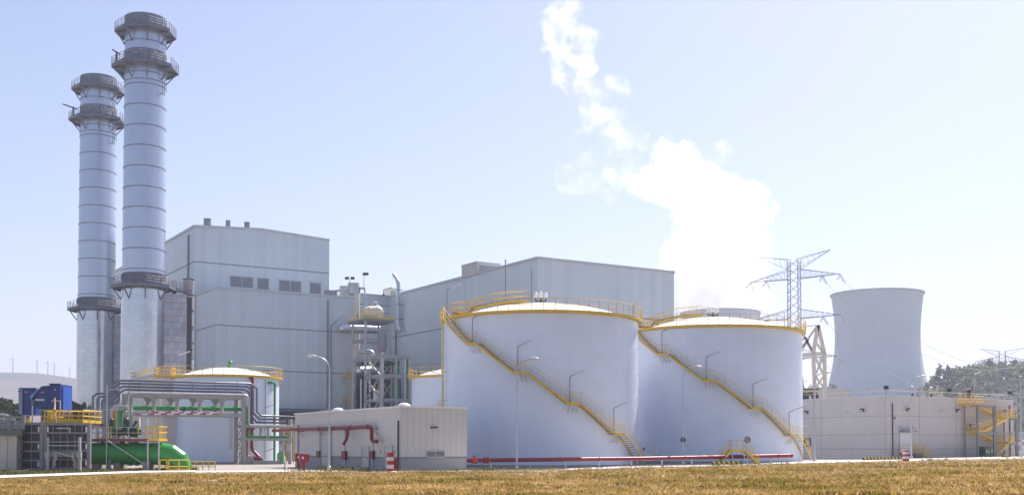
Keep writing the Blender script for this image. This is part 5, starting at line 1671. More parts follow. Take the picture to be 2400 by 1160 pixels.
# red hose cabinets, bollards, signs in front
def hydrant_box(px, Y, s_, lab):
    b = G(px, Y); r = thing('hose_cabinet', lab, 'hose cabinet', b, 0.45, 'red hose cabinets')
    m = MB(); m.bar(b, b + Z * 0.85, 0.24, 0.2); m.build('post', red, r)
    m = MB()
    a, c = V((cos(.45), sin(.45), 0)), V((-sin(.45), cos(.45), 0))
    o = b + Z * 0.75
    m.prism([o - c * .3 - a * .36, o - c * .3 + a * .36, o - c * .3 + a * .42 + Z * .68, o - c * .3 - a * .36 + Z * .74], c * .55); bx = m.build('cabinet', red, r)
    m = MB(); m.bar(o - c * .33 - a * .42 + Z * .74, o - c * .33 + a * .46 + Z * .68, 0.06, 0.05); m.build('lid', redD, bx)
    m = MB(); m.obox(o - c * .31 - a * .2 + Z * .3, a * .1, c * .008, Z * .2); m.build('notice_plate', white, bx)
    return r
hydrant_box(712, 97.5, 1, 'front red hose cabinet on a post by the left end of the shed')
hydrant_box(701, 103, 1, 'red hose cabinet half hidden behind the front one at the shed end')
b = G(926, 95.8); m = MB(); m.box(b + Z * .55, 0.42, 0.3, 1.1, TH); r = thing('red_cabinet', 'low red upright cabinet right behind the striped bollard', 'cabinet', b, TH); m.build('case', red, r); m = MB(); m.box(b + Z * .9 - V((0, .18, 0)), 0.1, .02, .14); m.build('lock', darkst, r)
def bollard(px, Y, s_, h, lab, base=True, rz=0.35):
    b = G(px, Y)
    r = thing('marker_bollard', lab, 'bollard', b, rz, 'red and white marker bollards')
    m = MB(); m.box(b + Z * h / 2, s_, s_, h, rz); m.build('column', hazyR if h > 1.4 else hazyS, r)
    m = MB(); m.box(b + Z * (h + .03), s_ + .1, s_ + .1, 0.07, rz); m.build('cap', redD if h > 1.4 else white, r)
    m = MB()
    if base: 
        m.lathe([(.55, -.02), (.52, .07), (.3, .1), (0, .1)], b, 14); m.build('base', white, r)
    return r
hazyS = mk_stripe('red and white short bands', (0.50, 0.03, 0.04), (0.78, 0.77, 0.75), 'Z', 0.5)
bollard(915, 92.6, 0.46, 1.55, 'square red and white marker pillar on a white base before the pale shed')
bollard(2122.5, 121.5, 0.5, 1.15, 'short red and white marker post on the grass edge before the concrete building', False)
# grey notice board seen from behind, on a post
b = P(668, 101); r = thing('notice_board', 'grey blank backed board on a thin post at the end of the pipe rack', 'sign', b)
m = MB(); m.cyl(b, b + Z * (zt(1030, 101)), 0.05, 8); m.build('post', steel, r)
m = MB(); a, c = at(654, 1041, 101.1), at(682, 1056, 101.1); m.box((a + c) / 2, c.x - a.x, 0.04, a.z - c.z); m.build('board', mk('sign back grey', (0.36, 0.37, 0.38), 0.5, 0.3), r)
b = P(673, 98); m = MB(); m.bar(b, b + V((-.2, 0, 1.25)), 0.07); tag(m.build('stake', white, None, b), 'thin white stake leaning beside the grey board', 'stake')
# ================================================================ RED MAIN ALONG THE TANKS, STEP-OVER, SIGNS, LAMPS
pa, pb, pc = at(1073, 1078.5, 100.5), at(1500, 1074, 110.0), at(1857, 1067.0, 118.5)
rt = thing('red_pipe', 'long red fire main running low along the feet of the two big tanks', 'pipe', V((pb.x, pb.y, gz(pb.x))))
def onp(px):
    if px <= 1500: t = (px - 1073) / 427.0; return pa.lerp(pb, t)
    return pb.lerp(pc, (px - 1500) / 357.0)
m = MB(); m.tube([pa, pb, pc], 0.19, 12); m.build('main', red, rt)
m = MB()
d1 = (pb - pa).normalized()
for px in (1105, 1112, 1132, 1138): c = onp(px); m.cyl(c - d1 * .05, c + d1 * .05, 0.29, 12); m.cut()
c = onp(1108); m.ball(c, 0.3, (1.2, 1, 1), 12, 8); m.cyl(c, c + Z * .45, 0.08, 8); m.cut()
d2 = (pc - pb).normalized()
for px in (1305, 1398, 1600, 1690, 1822, 1855): c = onp(px); m.cyl(c - d2 * .04, c + d2 * .04, 0.235, 12); m.cut()
m.build_each('flange', redD, rt)
m = MB()
for px in (1145, 1233, 1317, 1398, 1478, 1548, 1615, 1675, 1735, 1803, 1843):
    c = onp(px); g = gz(c.x)
    m.bar(V((c.x, c.y, g)), V((c.x, c.y, c.z - .15)), 0.13); m.bar(c - V((.1, .3, .2)), c + V((-.1, .3, -.2)), 0.1, 0.06); m.box(V((c.x, c.y, g + .03)), .35, .35, .06); m.cut()
m.build_each('support', galv, rt)
m = MB(); m.bar(pa + V((3, 2.0, -1.35)), pa + V((12, 4, -1.3)), 0.7, 0.16); m.build('pipe_sleeper', darkst, rt)

# step-over bridge across the red main
def sb(px, py, Y=115.3): return at(px, py, Y)
sc0 = sb(1727, 1088); g0 = gz(sc0.x)
rt = thing('stepover_bridge', 'yellow railed step-over bridge across the red pipe, left of the speed limit sign', 'footbridge', V((sc0.x, sc0.y, g0)))
lx, rx, hl = sb(1711, 1070).x, sb(1743, 1070).x, zt(1055, 115.3)
bl, br = sb(1680, 1088).x, sb(1776, 1088).x
for Yd, nm in ((114.4, 'front'), (115.6, 'rear')):
    m = MB()
    line = [V((bl, Yd, g0)), V((lx, Yd, hl)), V((rx, Yd, hl)), V((br, Yd, g0))]
    for a, b in zip(line, line[1:]): m.bar(a, b, 0.06, 0.24)
    st = m.build('stringer', yel, rt)
    m = MB()
    for k in (.5, 1.0): m.tube([p + Z * 1.05 * k for p in line], 0.028, 5)
    for a, b in zip(line, line[1:]):
        for k in (0, .5, 1): p = a.lerp(b, k); m.tube([p, p + Z * 1.05], 0.026, 5)
    m.build('handrail', yel, st)
m = MB()
for a, b, n in ((V((bl, 114.4, g0)), V((lx, 114.4, hl)), 7), (V((br, 114.4, g0)), V((rx, 114.4, hl)), 7)):
    for k in range(n):
        p = a.lerp(b, (k + .6) / n); m.box(p + V((0, .6, 0)), .26, 1.1, .05)
m.box(V(((lx + rx) / 2, 115, hl)), rx - lx, 1.1, .06); m.build('tread', steel, rt)
m = MB()
for x in (lx + .1, rx - .1):
    for y in (114.5, 115.5): m.bar(V((x, y, g0)), V((x, y, hl)), 0.09); m.cut()
m.build_each('leg', galv, rt)
def kerb(px0, px1, Y0, Y1, lab):
    a, b = G(px0, Y0), G(px1, Y1); d = V((b.x - a.x, b.y - a.y, 0)); n_ = V((-d.y, d.x, 0)).normalized()
    m = MB(); m.prism([a, a + n_ * .25, a + n_ * .2 + Z * .36, a + n_ * .03 + Z * .36], b - a)
    tag(m.build('kerb_block', kerbS, None, a, math.atan2(d.y, d.x)), lab, 'kerb block', 'black and yellow kerb blocks')
kerb(1669, 1740, 113.2, 113.6, 'black and yellow kerb block in front of the step-over bridge')
kerb(2024, 2119, 131.0, 133.0, 'long black and yellow kerb at the foot of the concrete building')
b = G(1751.5, 112.2)
rt = thing('speed_sign', 'round red ringed 30 speed limit sign on a grey post', 'traffic sign', b)
m = MB(); m.cyl(b - Z * .1, V((b.x, b.y, zt(1024, 112.2))), 0.04, 8); m.build('post', galv, rt)
c = V((b.x, b.y - .06, zt(1029.5, 112.2)))
m = MB(); m.cyl(c, c + V((0, .03, 0)), 0.30, 32); dsk = m.build('face', white, rt)
m = MB()
n = 32
for j in range(n):
    a0, a1 = 2 * pi * j / n, 2 * pi * (j + 1) / n
    q = lambda r, a, y: c + V((r * cos(a), y, r * sin(a)))
    m.add([q(.2, a0, -.012), q(.31, a0, -.012), q(.31, a1, -.012), q(.2, a1, -.012), q(.31, a0, .03), q(.31, a1, .03)], [(0, 1, 2, 3), (1, 4, 5, 2)])
m.build('red_ring', red, dsk)
fc = bpy.data.curves.new('number', 'FONT'); fc.body = '30'; fc.size = 0.31; fc.align_x = 'CENTER'; fc.align_y = 'CENTER'; fc.extrude = 0.004; fc.offset = 0.008
fc.materials.append(blackM)
ft = bpy.data.objects.new('figures', fc); COL.objects.link(ft); bpy.context.view_layer.update()
fm = bpy.data.meshes.new_from_object(ft.evaluated_get(bpy.context.evaluated_depsgraph_get())); bpy.data.objects.remove(ft)
fo = bpy.data.objects.new('number', fm); COL.objects.link(fo); fo.parent = dsk
fo.location = (0, -.075, c.z - b.z); fo.rotation_euler = (pi / 2, 0, 0)

# street lamps
def street_lamp():
    r = thing('street_lamp', 'x', 'street lamp', (0, 0, 0), 0, 'street lamps along the road')
    m = MB(); m.tube([(0, 0, -.6), (0, 0, 4), (0, 0, 8.7)], 0.095, 10, True, 0.06)
    m.tube([(0, 0, 8.7)] + [(1.0 - cos(t * pi / 2 / 6) * 1.0 if t else 0, 0, 8.7 + sin(t * pi / 2 / 6) * 1.2) for t in range(1, 6)] + [(1.0, 0, 9.93), (1.3, 0, 10.02)], 0.05, 8)
    m.build('pole', galv, r)
    m = MB(); m.lathe([(.17, -.02), (.17, .35), (.11, .42)], (0, 0, 0), 12); m.build('base', galv, r)
    m = MB(); m.ball((1.62, 0, 10.03), 0.2, (2.1, 0.95, 0.55), 14, 8); m.build('lamp_head', greyL, r)
    m = MB(); m.ball((1.66, 0, 9.97), 0.15, (2.0, 0.9, 0.55), 12, 6); m.build('lamp_lens', mk('lamp lens', (0.6, 0.6, 0.58), 0.15), r)
    return r
L0 = street_lamp()
lamps = [(772, 98.8, pi, 'street lamp in front of the pale shed, its arm turned to the left'), (1211, 101.5, 0.1, 'street lamp in front of the nearest white tank'), (1601, 114.5, 0.15, 'street lamp with a small round sign back, before the second white tank'),
         (1908.5, 127, 0.1, 'street lamp at the left end of the concrete building'), (2135.5, 136, 0.1, 'street lamp before the door of the concrete building'), (2393, 143, 0.1, 'street lamp at the right edge, beyond the zigzag stair tower')]
for i, (px, Y, rz, lab) in enumerate(lamps):
    o = L0 if i == 0 else copy_tree(L0)
    p = G(px, Y); o.location = p; o.rotation_euler = (0, 0, rz); o['label'] = lab
    k = 1.0
    ROOT[o.name] = (p, 0)
b = G(1600.5, 114.5); c = b + V((0, -.12, zt(1030, 114.5) - b.z))
m = MB(); m.cyl(c, c + V((0, .03, 0)), 0.28, 20); r = thing('round_sign', 'small round sign seen from its dark back on a street lamp pole', 'traffic sign', c); m.build('disc', darkst, r)
m = MB(); m.box(c - V((0, .03, 0)), .06, .05, .5); m.build('clamp', galv, r)

# ================================================================ STEEL TOWER WITH PIPEWORK
SC = P(893.5, 182)                       # near corner of the lower frame
def sproj(D, N, px): return solve_len(SC, D, N, px)
LUx = sproj(U, W, 962); LWx = sproj(W, -U, 856)
rt = thing('steel_tower', 'grey braced steel tower full of pipes between the annex and the gabled hall', 'steel structure', SC, TH)
def SP(u, w_, z): return SC + U * u + W * w_ + Z * z
zA = [zt(y, 182) for y in (834, 879, 936, 985)]
m = MB()
for u in (0, LUx * .5, LUx):
    for w_ in (0, LWx):
        m.bar(SP(u, w_, 0), SP(u, w_, zA[0]), 0.4 if u == 0 else .28); m.cut()
m.build_each('column', stl2, rt)
m = MB()
for z in zA:
    for w_ in (0, LWx): m.bar(SP(0, w_, z), SP(LUx, w_, z), 0.22, 0.45); m.cut()
    for u in (0, LUx * .5, LUx): m.bar(SP(u, 0, z), SP(u, LWx, z), 0.22, 0.45); m.cut()
m.build_each('beam', stl2, rt)
m = MB()
for z0, z1 in zip(zA[1:], zA):
    m.bar(SP(-.05, .1, z0), SP(-.05, LWx - .1, z1), 0.2); m.bar(SP(-.12, .1, z1), SP(-.12, LWx - .1, z0), 0.2); m.cut()
    m.bar(SP(LUx * .5, LWx - .1, z0), SP(LUx, LWx - .1, z1), 0.16); m.bar(SP(LUx * .5, LWx - .1, z1), SP(LUx, LWx - .1, z0), 0.16); m.cut()
m.build_each('cross_brace', stl2, rt)
# tall part behind
C2 = SP(0, LWx, 0)
def S2(u, w_, z): return C2 + U * u + W * w_ + Z * z
h0 = hit(856, 745, C2, W); zP = h0.z
LU2 = solve_len(C2, U, W, 917); LW2 = solve_len(C2, W, -U, 822.5)
m = MB()
for u in (0, LU2):
    for w_ in (0, LW2 * .88): m.bar(S2(u, w_, 0), S2(u, w_, zP), 0.42 if u == 0 else .3); m.cut()
m.build_each('column', stl2, rt)
m = MB()
for py in (795, 840):
    z = hit(856, py, C2, W).z
    m.bar(S2(0, 0, z), S2(LU2, 0, z), 0.2, 0.4); m.bar(S2(0, 0, z), S2(0, LW2 * .88, z), 0.2, 0.4); m.bar(S2(0, LW2 * .88, z), S2(LU2, LW2 * .88, z), 0.2, 0.4); m.cut()
m.build_each('beam', stl2, rt)
m = MB()
za, zb2 = hit(856, 833, C2, W).z, hit(856, 793, C2, W).z
m.bar(S2(LU2 * .45, -.1, za), S2(LU2 * .75, -.1, zb2), .14); m.bar(S2(LU2 * .45, -.16, zb2), S2(LU2 * .75, -.16, za), .14)
m.bar(S2(LU2 * .75, -.1, za), S2(LU2 * 1.1, -.1, zb2), .14); m.bar(S2(LU2 * .75, -.16, zb2), S2(LU2 * 1.1, -.16, za), .14)
m.build('cross_brace', stl2, rt)
m = MB(); m.obox(S2(-.4, -.4, zP - .5), U * (LU2 + .8), W * (LW2 + .8), Z * .42); pf = m.build('platform', steel, rt)
m = MB()
cr = [S2(-.4, LW2 + .4, zP), S2(-.4, -.4, zP), S2(LU2 + .4, -.4, zP), S2(LU2 + .4, LW2 + .4, zP)]
m.rail(cr, 1.1, (0.5, 1.0), 0.03, 1.1, 0.2)
m.build('railing', yel, pf)
# white round vessel on the platform
p = at(872.5, 745, C2.y + 2.6); p.z = zP + 0.05
r = thing('white_vessel', 'cream white round vessel lying on the platform of the steel tower', 'vessel', p, TH)
m = MB()
c = p + Z * 1.25
m.ball(c + U * .75, 1.2, (1, 1, 1), 18, 10); m.ball(c - U * .85 - Z * .15, 1.0, (1, 1, 1), 16, 9); m.cyl(c - U * .85 - Z * .08, c + U * .75, 1.05, 18, 1.18)
m.build('shell', cream, r)
m = MB(); m.cyl(c + U * .7 + Z * 1.1, c + U * .7 + Z * 1.55, .3, 10); m.cyl(c + Z * 1.0, c + Z * 1.45, .25, 10); m.tube(fil([c + U * .2 + Z * 1.2, c + U * .2 + Z * 1.7, c + U * .9 + Z * 1.7], .2), .12, 6); m.build('nozzle', cream, r)
m = MB(); m.box(c + U * .5 - Z * 1.0, 1.2, 1.4, .5, TH); m.build('saddle', steel, r)
# lagged duct pipe crossing the tower
p = at(800, 769, 196)
a = hit(802, 769, c2g - W * 1.3, W); b = hit(888, 772, c2g - W * 1.3, W)
m = MB(); m.tube([a, b], 0.75, 16); m.ball(a, .74, n=14, m=8)
r = thing('lagged_pipe', 'fat silver lagged pipe running level along the wall behind the steel tower', 'pipe', V((a.x, a.y, 0)))
m.build('pipe', aluP, r)
m = MB()
for k in range(1, 6): c = a.lerp(b, k / 6); d = (b - a).normalized(); m.cyl(c - d * .04, c + d * .04, .79, 16); m.cut()
m.build_each('band', galv, r)
# silencer and shiny downpipe
Ys = 183
p = P(903.5, Ys)
r = thing('silencer_stack', 'grey drum silencer on a shiny vertical pipe inside the steel tower', 'silencer', p)
p = p + U * .2 + W * 1.6
m = MB(); rr2 = 11.8 / F * Ys
m.lathe([(rr2 * .5, zt(823, Ys)), (rr2 * .95, zt(815, Ys)), (rr2 * .95, zt(797, Ys)), (rr2, zt(797, Ys)), (rr2, zt(779, Ys)), (rr2 * .9, zt(779, Ys)), (rr2 * .85, zt(785, Ys)), (0, zt(785, Ys))], p, 24)
m.build('drum', steel, r)
m = MB(); m.cyl(V((p.x, p.y, 0)), V((p.x, p.y, zt(820, Ys))), 3.6 / F * Ys, 14); m.build('pipe', aluP, r)
# other pipes, each its own run
def tp(px, py, Y): return at(px, py, Y)
runs = [('green_riser', 'thick green riser pipe inside the right bay of the steel tower', green, .3, [(908, 852), (932, 852), (932, 945), (932, 1040)], 190),
        ('green_riser', 'slim green riser pipe at the right edge of the steel tower', green, .22, [(953.5, 835), (953.5, 932), (953.5, 1040)], 186.5),
        ('white_riser', 'thin white riser pipe just left of the slim green one', white, .13, [(950, 836), (950, 930), (950, 1040)], 186),
        ('white_riser', 'thin white riser pipe at the far right corner of the steel tower', white, .13, [(960.5, 834), (960.5, 928), (960.5, 1040)], 187.5),
        ('silver_elbow', 'bent silver pipe turning down inside the tall bay of the steel tower', aluP, .38, [(838, 823), (870, 824), (874, 829), (874, 860)], 195),
        ('silver_riser', 'thin bright riser pipe in the left bay of the steel tower', white, .1, [(846, 888), (846, 1040)], 186),
        ('silver_riser', 'thin bright riser pipe behind the first cross brace', white, .12, [(866.5, 840), (866.5, 1040)], 187),
        ('bent_conduit', 'thin bent conduit stepping down right of the steel tower', galv, .1, [(960, 918), (970, 925), (972, 933), (972, 1040)], 180)]
for nm, lab, mt, r_, pts_, Y in runs:
    q = [tp(x, min(y, 1040), Y) for x, y in pts_]
    m = MB(); m.tube(fil(q, .6), r_, 8)
    tag(m.build(nm, mt, None, V((q[-1].x, Y, 0))), lab, 'pipe')
r = thing('vessel_group', 'dark and silver vessels and an added dark backing low inside the steel tower', 'vessels', V((tp(850, 870, 192).x, 192, 0)))
m = MB(); m.cyl(tp(842, 868, 190), tp(885, 868, 194), .75, 16); m.ball(tp(842, 868, 190), .74, n=14, m=8); m.build('vessel', aluP, r)
m = MB(); m.cyl(tp(840, 900, 191), tp(905, 900, 195), .6, 12); m.box(tp(915, 915, 196), 3.4, 2, 4); m.box(tp(915, 960, 194), 5, 2, 2.5); m.cut()
m.obox(V((tp(846, 900, 198).x, 198, 0)), U * 7.5, W * 2.0, Z * zt(842, 198)); m.cut()  # dark backing box added to make the inside of the tower look dark
m.build_each('dark_unit_and_backing', darkst, r)
m = MB(); m.box(tp(882, 927, 184), .9, .6, 1.8); m.build('cabinet', greyL, r)
m = MB(); m.tube(fil([tp(838, 858, 192), tp(900, 855, 194), tp(900, 1000, 194)], .5), .3, 10); m.tube(fil([tp(880, 852, 188), tp(920, 852, 190)], .5), .42, 10); m.build('green_pipe', greenD, r)
m = MB(); m.rail([tp(880, 920, 188), tp(900, 920, 190)], 1.6, (.3, .6, 1), .06, .7); m.rail([tp(880, 968, 186), tp(905, 968, 188)], 1.2, (.3, .6, 1), .06, .7); m.build('guard_rail', yel, r)
# yellow caged ladder at the left
a = hit(824, 850, c2g - W * 1.4, W)
r = thing('caged_ladder', 'tall yellow ladder with landings at the left side of the steel tower', 'ladder', V((a.x, a.y, 0)), TH)
q = V((a.x, a.y, 0)); zt_l = hit(824, 858, c2g - W * 1.4, W).z
m = MB()
for s_ in (-.35, .35): m.bar(q + U * s_, q + U * s_ + Z * zt_l, .1)
for k in range(int(zt_l / .4)): m.bar(q - U * .35 + Z * (.3 + .4 * k), q + U * .35 + Z * (.3 + .4 * k), .05)
m.build('ladder', yel, r)
m = MB()
for z in (hit(815, 887, q, W).z, hit(815, 943, q, W).z):
    m.obox(q - U * 1.3 - W * .1 + Z * z, U * 1.3, W * 1.1, Z * .15); m.rail([q - U * .2 - W * .1 + Z * z, q - U * 1.3 - W * .1 + Z * z, q - U * 1.3 + W * 1 + Z * z], 1.1, (.5, 1), .05, .6)
m.build('landing', yel, r)
m = MB(); z = zt_l - .8; m.tube(fil([q - U * 1.3 + Z * (z - .6), q - U * 1.3 + Z * (z + 1.2), q - U * .9 + Z * (z + 1.6), q - U * .3 + Z * (z + 1.2)], .3), .06, 6); m.build('hoop', galv, r)
# beige box column on the annex corner
a = hit(832, 690, c2g, W); m = MB(); q = V((a.x, a.y, 0)) + U * .3 - W * .25; m.bar(q + Z * 18, q + Z * (H2 + .8), .9, .7)
r = thing('cable_duct', 'beige boxed cable duct rising at the annex roof corner', 'duct', q + Z * 18, TH); m.build('duct', cream, r)
m = MB(); m.box(q + Z * (H2 - 3.2) - W * .36, .35, .1, .5, TH); m.build('box', blackM, r)
# two tube lamps on the link wall
for px0, y0, px1, y1, lab in [(847, 718, 860, 713, 'faint tube lamp on the link wall left of the round vessel'), (883, 712, 899, 723, 'bright tube lamp on the link wall right of the round vessel')]:
    a, b = at(px0, y0, 208), at(px1, y1, 208); m = MB(); m.bar(a, b, .2, .12); m.bar(b, V((b.x, 213, b.z - .5)), .08)
    tag(m.build('wall_lamp', white, None, a), lab, 'lamp')
# ================================================================ CONCRETE BUILDING AT THE RIGHT
rb = P(2083, 142); HB = zt(927.5, 142)
LBU = solve_len(rb, U, W, 2375); LBW = 46.0
zgb = gz(rb.x)
rt = thing('concrete_building', 'flat roofed concrete panel building with wall floodlights at the right', 'building', V((rb.x, rb.y, zgb)), TH)
m = MB(); m.obox(rb, U * LBU, W * LBW, Z * HB); m.build('wall', concL, rt)
m = MB()
m.obox(rb - U * .06 - W * .06 + Z * (HB + .0), U * (LBU + .12), W * .5, Z * .1); m.obox(rb - U * .06 + W * .44 + Z * HB, U * .5, W * (LBW - .4), Z * .1); m.obox(rb + U * (LBU - .44) + W * .44 + Z * HB, U * .5, W * (LBW - .4), Z * .1)
m.build('coping', mk('coping light', (0.60, 0.59, 0.57), 0.8), rt)
def bl_(px, py, off=0.0): return hit(px, py, rb - U * off, -U)
def br_(px, py, off=0.0): return hit(px, py, rb - W * off, W)
m = MB()
for py in (974, 1017.5, 1052):
    z = br_(2100, py).z
    m.bar(rb - W * .004 + Z * z, rb + U * LBU - W * .004 + Z * z, .012, .05); m.bar(rb - U * .004 + Z * z, rb + W * LBW - U * .004 + Z * z, .012, .05)
for px in (1925, 2076):
    q = bl_(px, 1000); m.bar(V((q.x, q.y, 0)) - U * .004, V((q.x, q.y, HB)) - U * .004, .05, .012)
for px in (2155, 2240, 2330):
    q = br_(px, 1000); m.bar(V((q.x, q.y, 0)) - W * .004, V((q.x, q.y, HB)) - W * .004, .05, .012)
m.build('panel_joint', mk('panel joint grey', (0.25, 0.24, 0.24), 0.9), rt)
m = MB(); q = br_(2092.5, 1000, .1); m.cyl(V((q.x, q.y, zgb)), V((q.x, q.y, zt(944, q.y))), .07, 8)
q = br_(2367, 1000, .1); m.cyl(V((q.x, q.y, zgb)), V((q.x, q.y, zt(950, q.y))), .08, 8); m.build('downpipe', darkst, rt)
m = MB(); a, b = bl_(1886, 1027, .03), bl_(1899.5, 1045, .03)
Lw = max(.9, (a - b).dot(W)); z0, z1 = bl_(1892, 1045).z, bl_(1892, 1027).z
o_ = V((b.x, b.y, z0)); m.obox(o_, W * Lw, U * .02, Z * (z1 - z0)); wd = m.build('window', glassM, rt)
m = MB()
for p, q in [(o_, o_ + W * Lw), (o_ + Z * (z1 - z0), o_ + W * Lw + Z * (z1 - z0)), (o_, o_ + Z * (z1 - z0)), (o_ + W * Lw, o_ + W * Lw + Z * (z1 - z0))]: m.bar(p - U * .02, q - U * .02, .12, .12)
m.build('frame', blackM, wd)
# door, canopy and little landing
a, b = br_(2109, 1030, .05), br_(2135, 1030, .05); Ld = (b - a).dot(U); zd_, zt_d = zgb + .75, br_(2120, 1014).z
a0 = V((a.x, a.y, zd_))
m = MB(); m.obox(a0, U * Ld, W * .04, Z * (zt_d - zd_)); d = m.build('door', doorW, rt)
m = MB(); m.bar(a0 + U * .0, a0 + Z * (zt_d - zd_), .08, .1); m.bar(a0 + U * Ld, a0 + U * Ld + Z * (zt_d - zd_), .08, .1); m.build('frame', greyL, d)
m = MB(); m.obox(a0 - U * .15 - W * .9 + Z * (zt_d - zd_ + .12), U * (Ld + .3), W * .9, Z * .1); m.bar(a0 - U * .1 - W * .8 + Z * (zt_d - zd_ + .2), a0 - U * .1 + Z * (zt_d - zd_ + .9), .05); m.bar(a0 + U * (Ld + .1) - W * .8 + Z * (zt_d - zd_ + .2), a0 + U * (Ld + .1) + Z * (zt_d - zd_ + .9), .05); m.build('canopy', steel, rt)
st = thing('door_stair', 'small yellow railed stair at the white door of the concrete building', 'stair', a0 + Z * (zgb - zd_), TH)
m = MB(); m.obox(a0 - U * .3 - W * 1.5 - Z * .12, U * (Ld + .8), W * 1.4, Z * .1)
for u in (-.2, Ld + .3):
    for w_ in (-1.4, -.2): m.bar(a0 + U * u + W * w_ - Z * .8, a0 + U * u + W * w_ - Z * .1, .08)
m.build('landing', steel, st)
m = MB(); e = a0 + U * (Ld + .5) - W * 1.5; m.rail([a0 - U * .3 - W * .1, a0 - U * .3 - W * 1.5, e], 1.05, (.5, 1), .03, .8)
f0, f1 = e, e + U * 1.5 - Z * .75
for w_ in (0, 1.3):
    m.rail([f0 + W * w_, f1 + W * w_], 1.05, (.33, .66, 1), .03, .4); m.bar(f0 + W * w_ - Z * .1, f1 + W * w_ - Z * .05, .05, .2)
m.build('railing', yel, st)
m = MB()
for k in range(4): m.obox(f0 + U * (.37 * k) - Z * (.19 * (k + .8)), U * .3, W * 1.3, Z * .04)
m.build('tread', steel, st)
# wall floodlights
def wall_flood(p, n_, lab):
    r = thing('wall_floodlight', lab, 'floodlight', p, 0, 'black wall floodlights')
    t_ = Z.cross(n_)
    m = MB(); c = p + n_ * .32; dn = (n_ - Z * .8).normalized(); up_ = dn.cross(t_).normalized()
    m.obox(c - t_ * .24 - up_ * .2 - dn * .12, t_ * .48, up_ * .4, dn * .2); m.build('housing', blackM, r)
    m = MB(); m.obox(c - t_ * .18 - up_ * .14 + dn * .085, t_ * .36, up_ * .28, dn * .01); m.build('lens', greyL, r)
    m = MB(); m.bar(p, c - dn * .1, .08); m.build('bracket', blackM, r)
for px, py, side, lab in [(1892.5, 966, 0, 'black wall floodlight over the small dark framed window'), (2024, 961, 0, 'black wall floodlight on the beige side, nearer the building corner'), (2125, 960, 1, 'black wall floodlight above the white door'), (2241, 962, 1, 'black wall floodlight in the middle of the grey front'), (2352, 964.5, 1, 'black wall floodlight behind the zigzag stair tower')]:
    wall_flood(bl_(px, py) if side == 0 else br_(px, py), -U if side == 0 else -W, lab)
for px, py, side, lab in [(1985, 965, 0, 'small twin spot fitting on the beige side of the concrete building'), (2206, 964, 1, 'small twin spot fitting on the grey front of the concrete building')]:
    p = bl_(px, py) if side == 0 else br_(px, py); n_ = -U if side == 0 else -W
    m = MB(); t_ = Z.cross(n_)
    for s_ in (-.18, .18): m.ball(p + n_ * .2 + t_ * s_, .13, n=10, m=6)
    r = thing('twin_spot', lab, 'lamp', p, 0, 'twin spot fittings'); m.build('spot', greyL, r); m = MB(); m.obox(p - t_ * .12 - Z * .1, t_ * .24, n_ * .15, Z * .2); m.build('base', white, r)
p = br_(2275, 996, .05); m = MB(); m.obox(p - U * .2 - Z * .2, U * .4, W * .05, Z * .4); m.build('alarm_box', red, rt)
p = br_(2097, 979, .1); m = MB(); m.box(p, .2, .15, .2); m.build('fitting', darkst, rt)
# roof rail and fittings
m = MB()
zr = HB + .75
m.tube([rb + U * .4 + W * LBW + Z * zr, rb + U * .4 + W * .4 + Z * zr, rb + U * LBU + W * .4 + Z * zr], .035, 5)
for k in range(14): m.tube([rb + U * .4 + W * (.4 + 3.3 * k) + Z * HB, rb + U * .4 + W * (.4 + 3.3 * k) + Z * zr], .02, 4)
for k in range(1, 8): m.tube([rb + U * (LBU * k / 7) + W * .4 + Z * HB, rb + U * (LBU * k / 7) + W * .4 + Z * zr], .02, 4)
m.build('roof_rail', mk('pale yellow rail', (0.62, 0.54, 0.30), 0.5), rt)
def roof_fit(px, pyb, lab, kind):
    p = br_(px, pyb, -.6); p.z = HB
    nm = {'flood': 'roof_floodlight', 'vent': 'roof_siren', 'stub': 'roof_stub', 'lamp': 'roof_lamp', 'redbox': 'roof_beacon'}[kind]
    r = thing(nm, lab, {'flood': 'floodlight', 'vent': 'siren', 'stub': 'stub', 'lamp': 'lamp', 'redbox': 'beacon'}[kind], p)
    if kind == 'flood':
        m = MB(); m.cyl(p, p + Z * .9, .04, 6); m.build('pole', steel, r)
        m = MB(); m.box(p + Z * 1.1, .55, .25, .45, .3); m.build('lamp_head', blackM, r)
    elif kind == 'vent':
        m = MB(); m.cyl(p, p + Z * .5, .14, 8); m.build('base', darkst, r)
        m = MB(); m.lathe([(.1, .5), (.18, .6), (.2, .9), (.16, 1.25), (.22, 1.3), (.22, 1.4), (0, 1.45)], p, 12); m.build('cage', galv, r)
    elif kind == 'stub':
        m = MB(); m.cyl(p - Z * .3, p + Z * 1.0, .05, 6); m.build('rod', darkst, r); m = MB(); m.lathe([(.1, 0), (.1, .2), (.05, .25)], p, 8); m.build('foot', darkst, r)
    elif kind == 'redbox':
        m = MB(); m.box(p + Z * .75, .36, .36, 1.1, .3); m.build('body', mk('maroon beacon', (0.10, 0.01, 0.015), 0.5), r); m = MB(); m.box(p + Z * 1.35, .34, .34, .12, .3); m.build('cap', white, r); 
    else:
        m = MB(); m.tube([p, p + Z * 3.4], .04, 6); m.build('pole', galv, r); m = MB(); m.bar(p + Z * 3.35, p + Z * 3.75 + V((.9, 0, 0)), .15, .1); m.build('tube_lamp', white, r)
roof_fit(2077, 925, 'black roof floodlight standing on the building corner', 'flood')
roof_fit(2138, 930, 'caged siren on the roof edge just right of the lamp pole', 'vent')
roof_fit(2182.5, 930, 'caged siren on the roof edge before the cooling tower foot', 'vent')
roof_fit(2151.5, 930, 'thin dark rod on the roof edge between the two sirens', 'stub')
roof_fit(2225, 930, 'black roof floodlight right of the cooling tower', 'flood')
roof_fit(2257, 932, 'shorter dark rod on the roof edge left of the red beacon', 'stub')
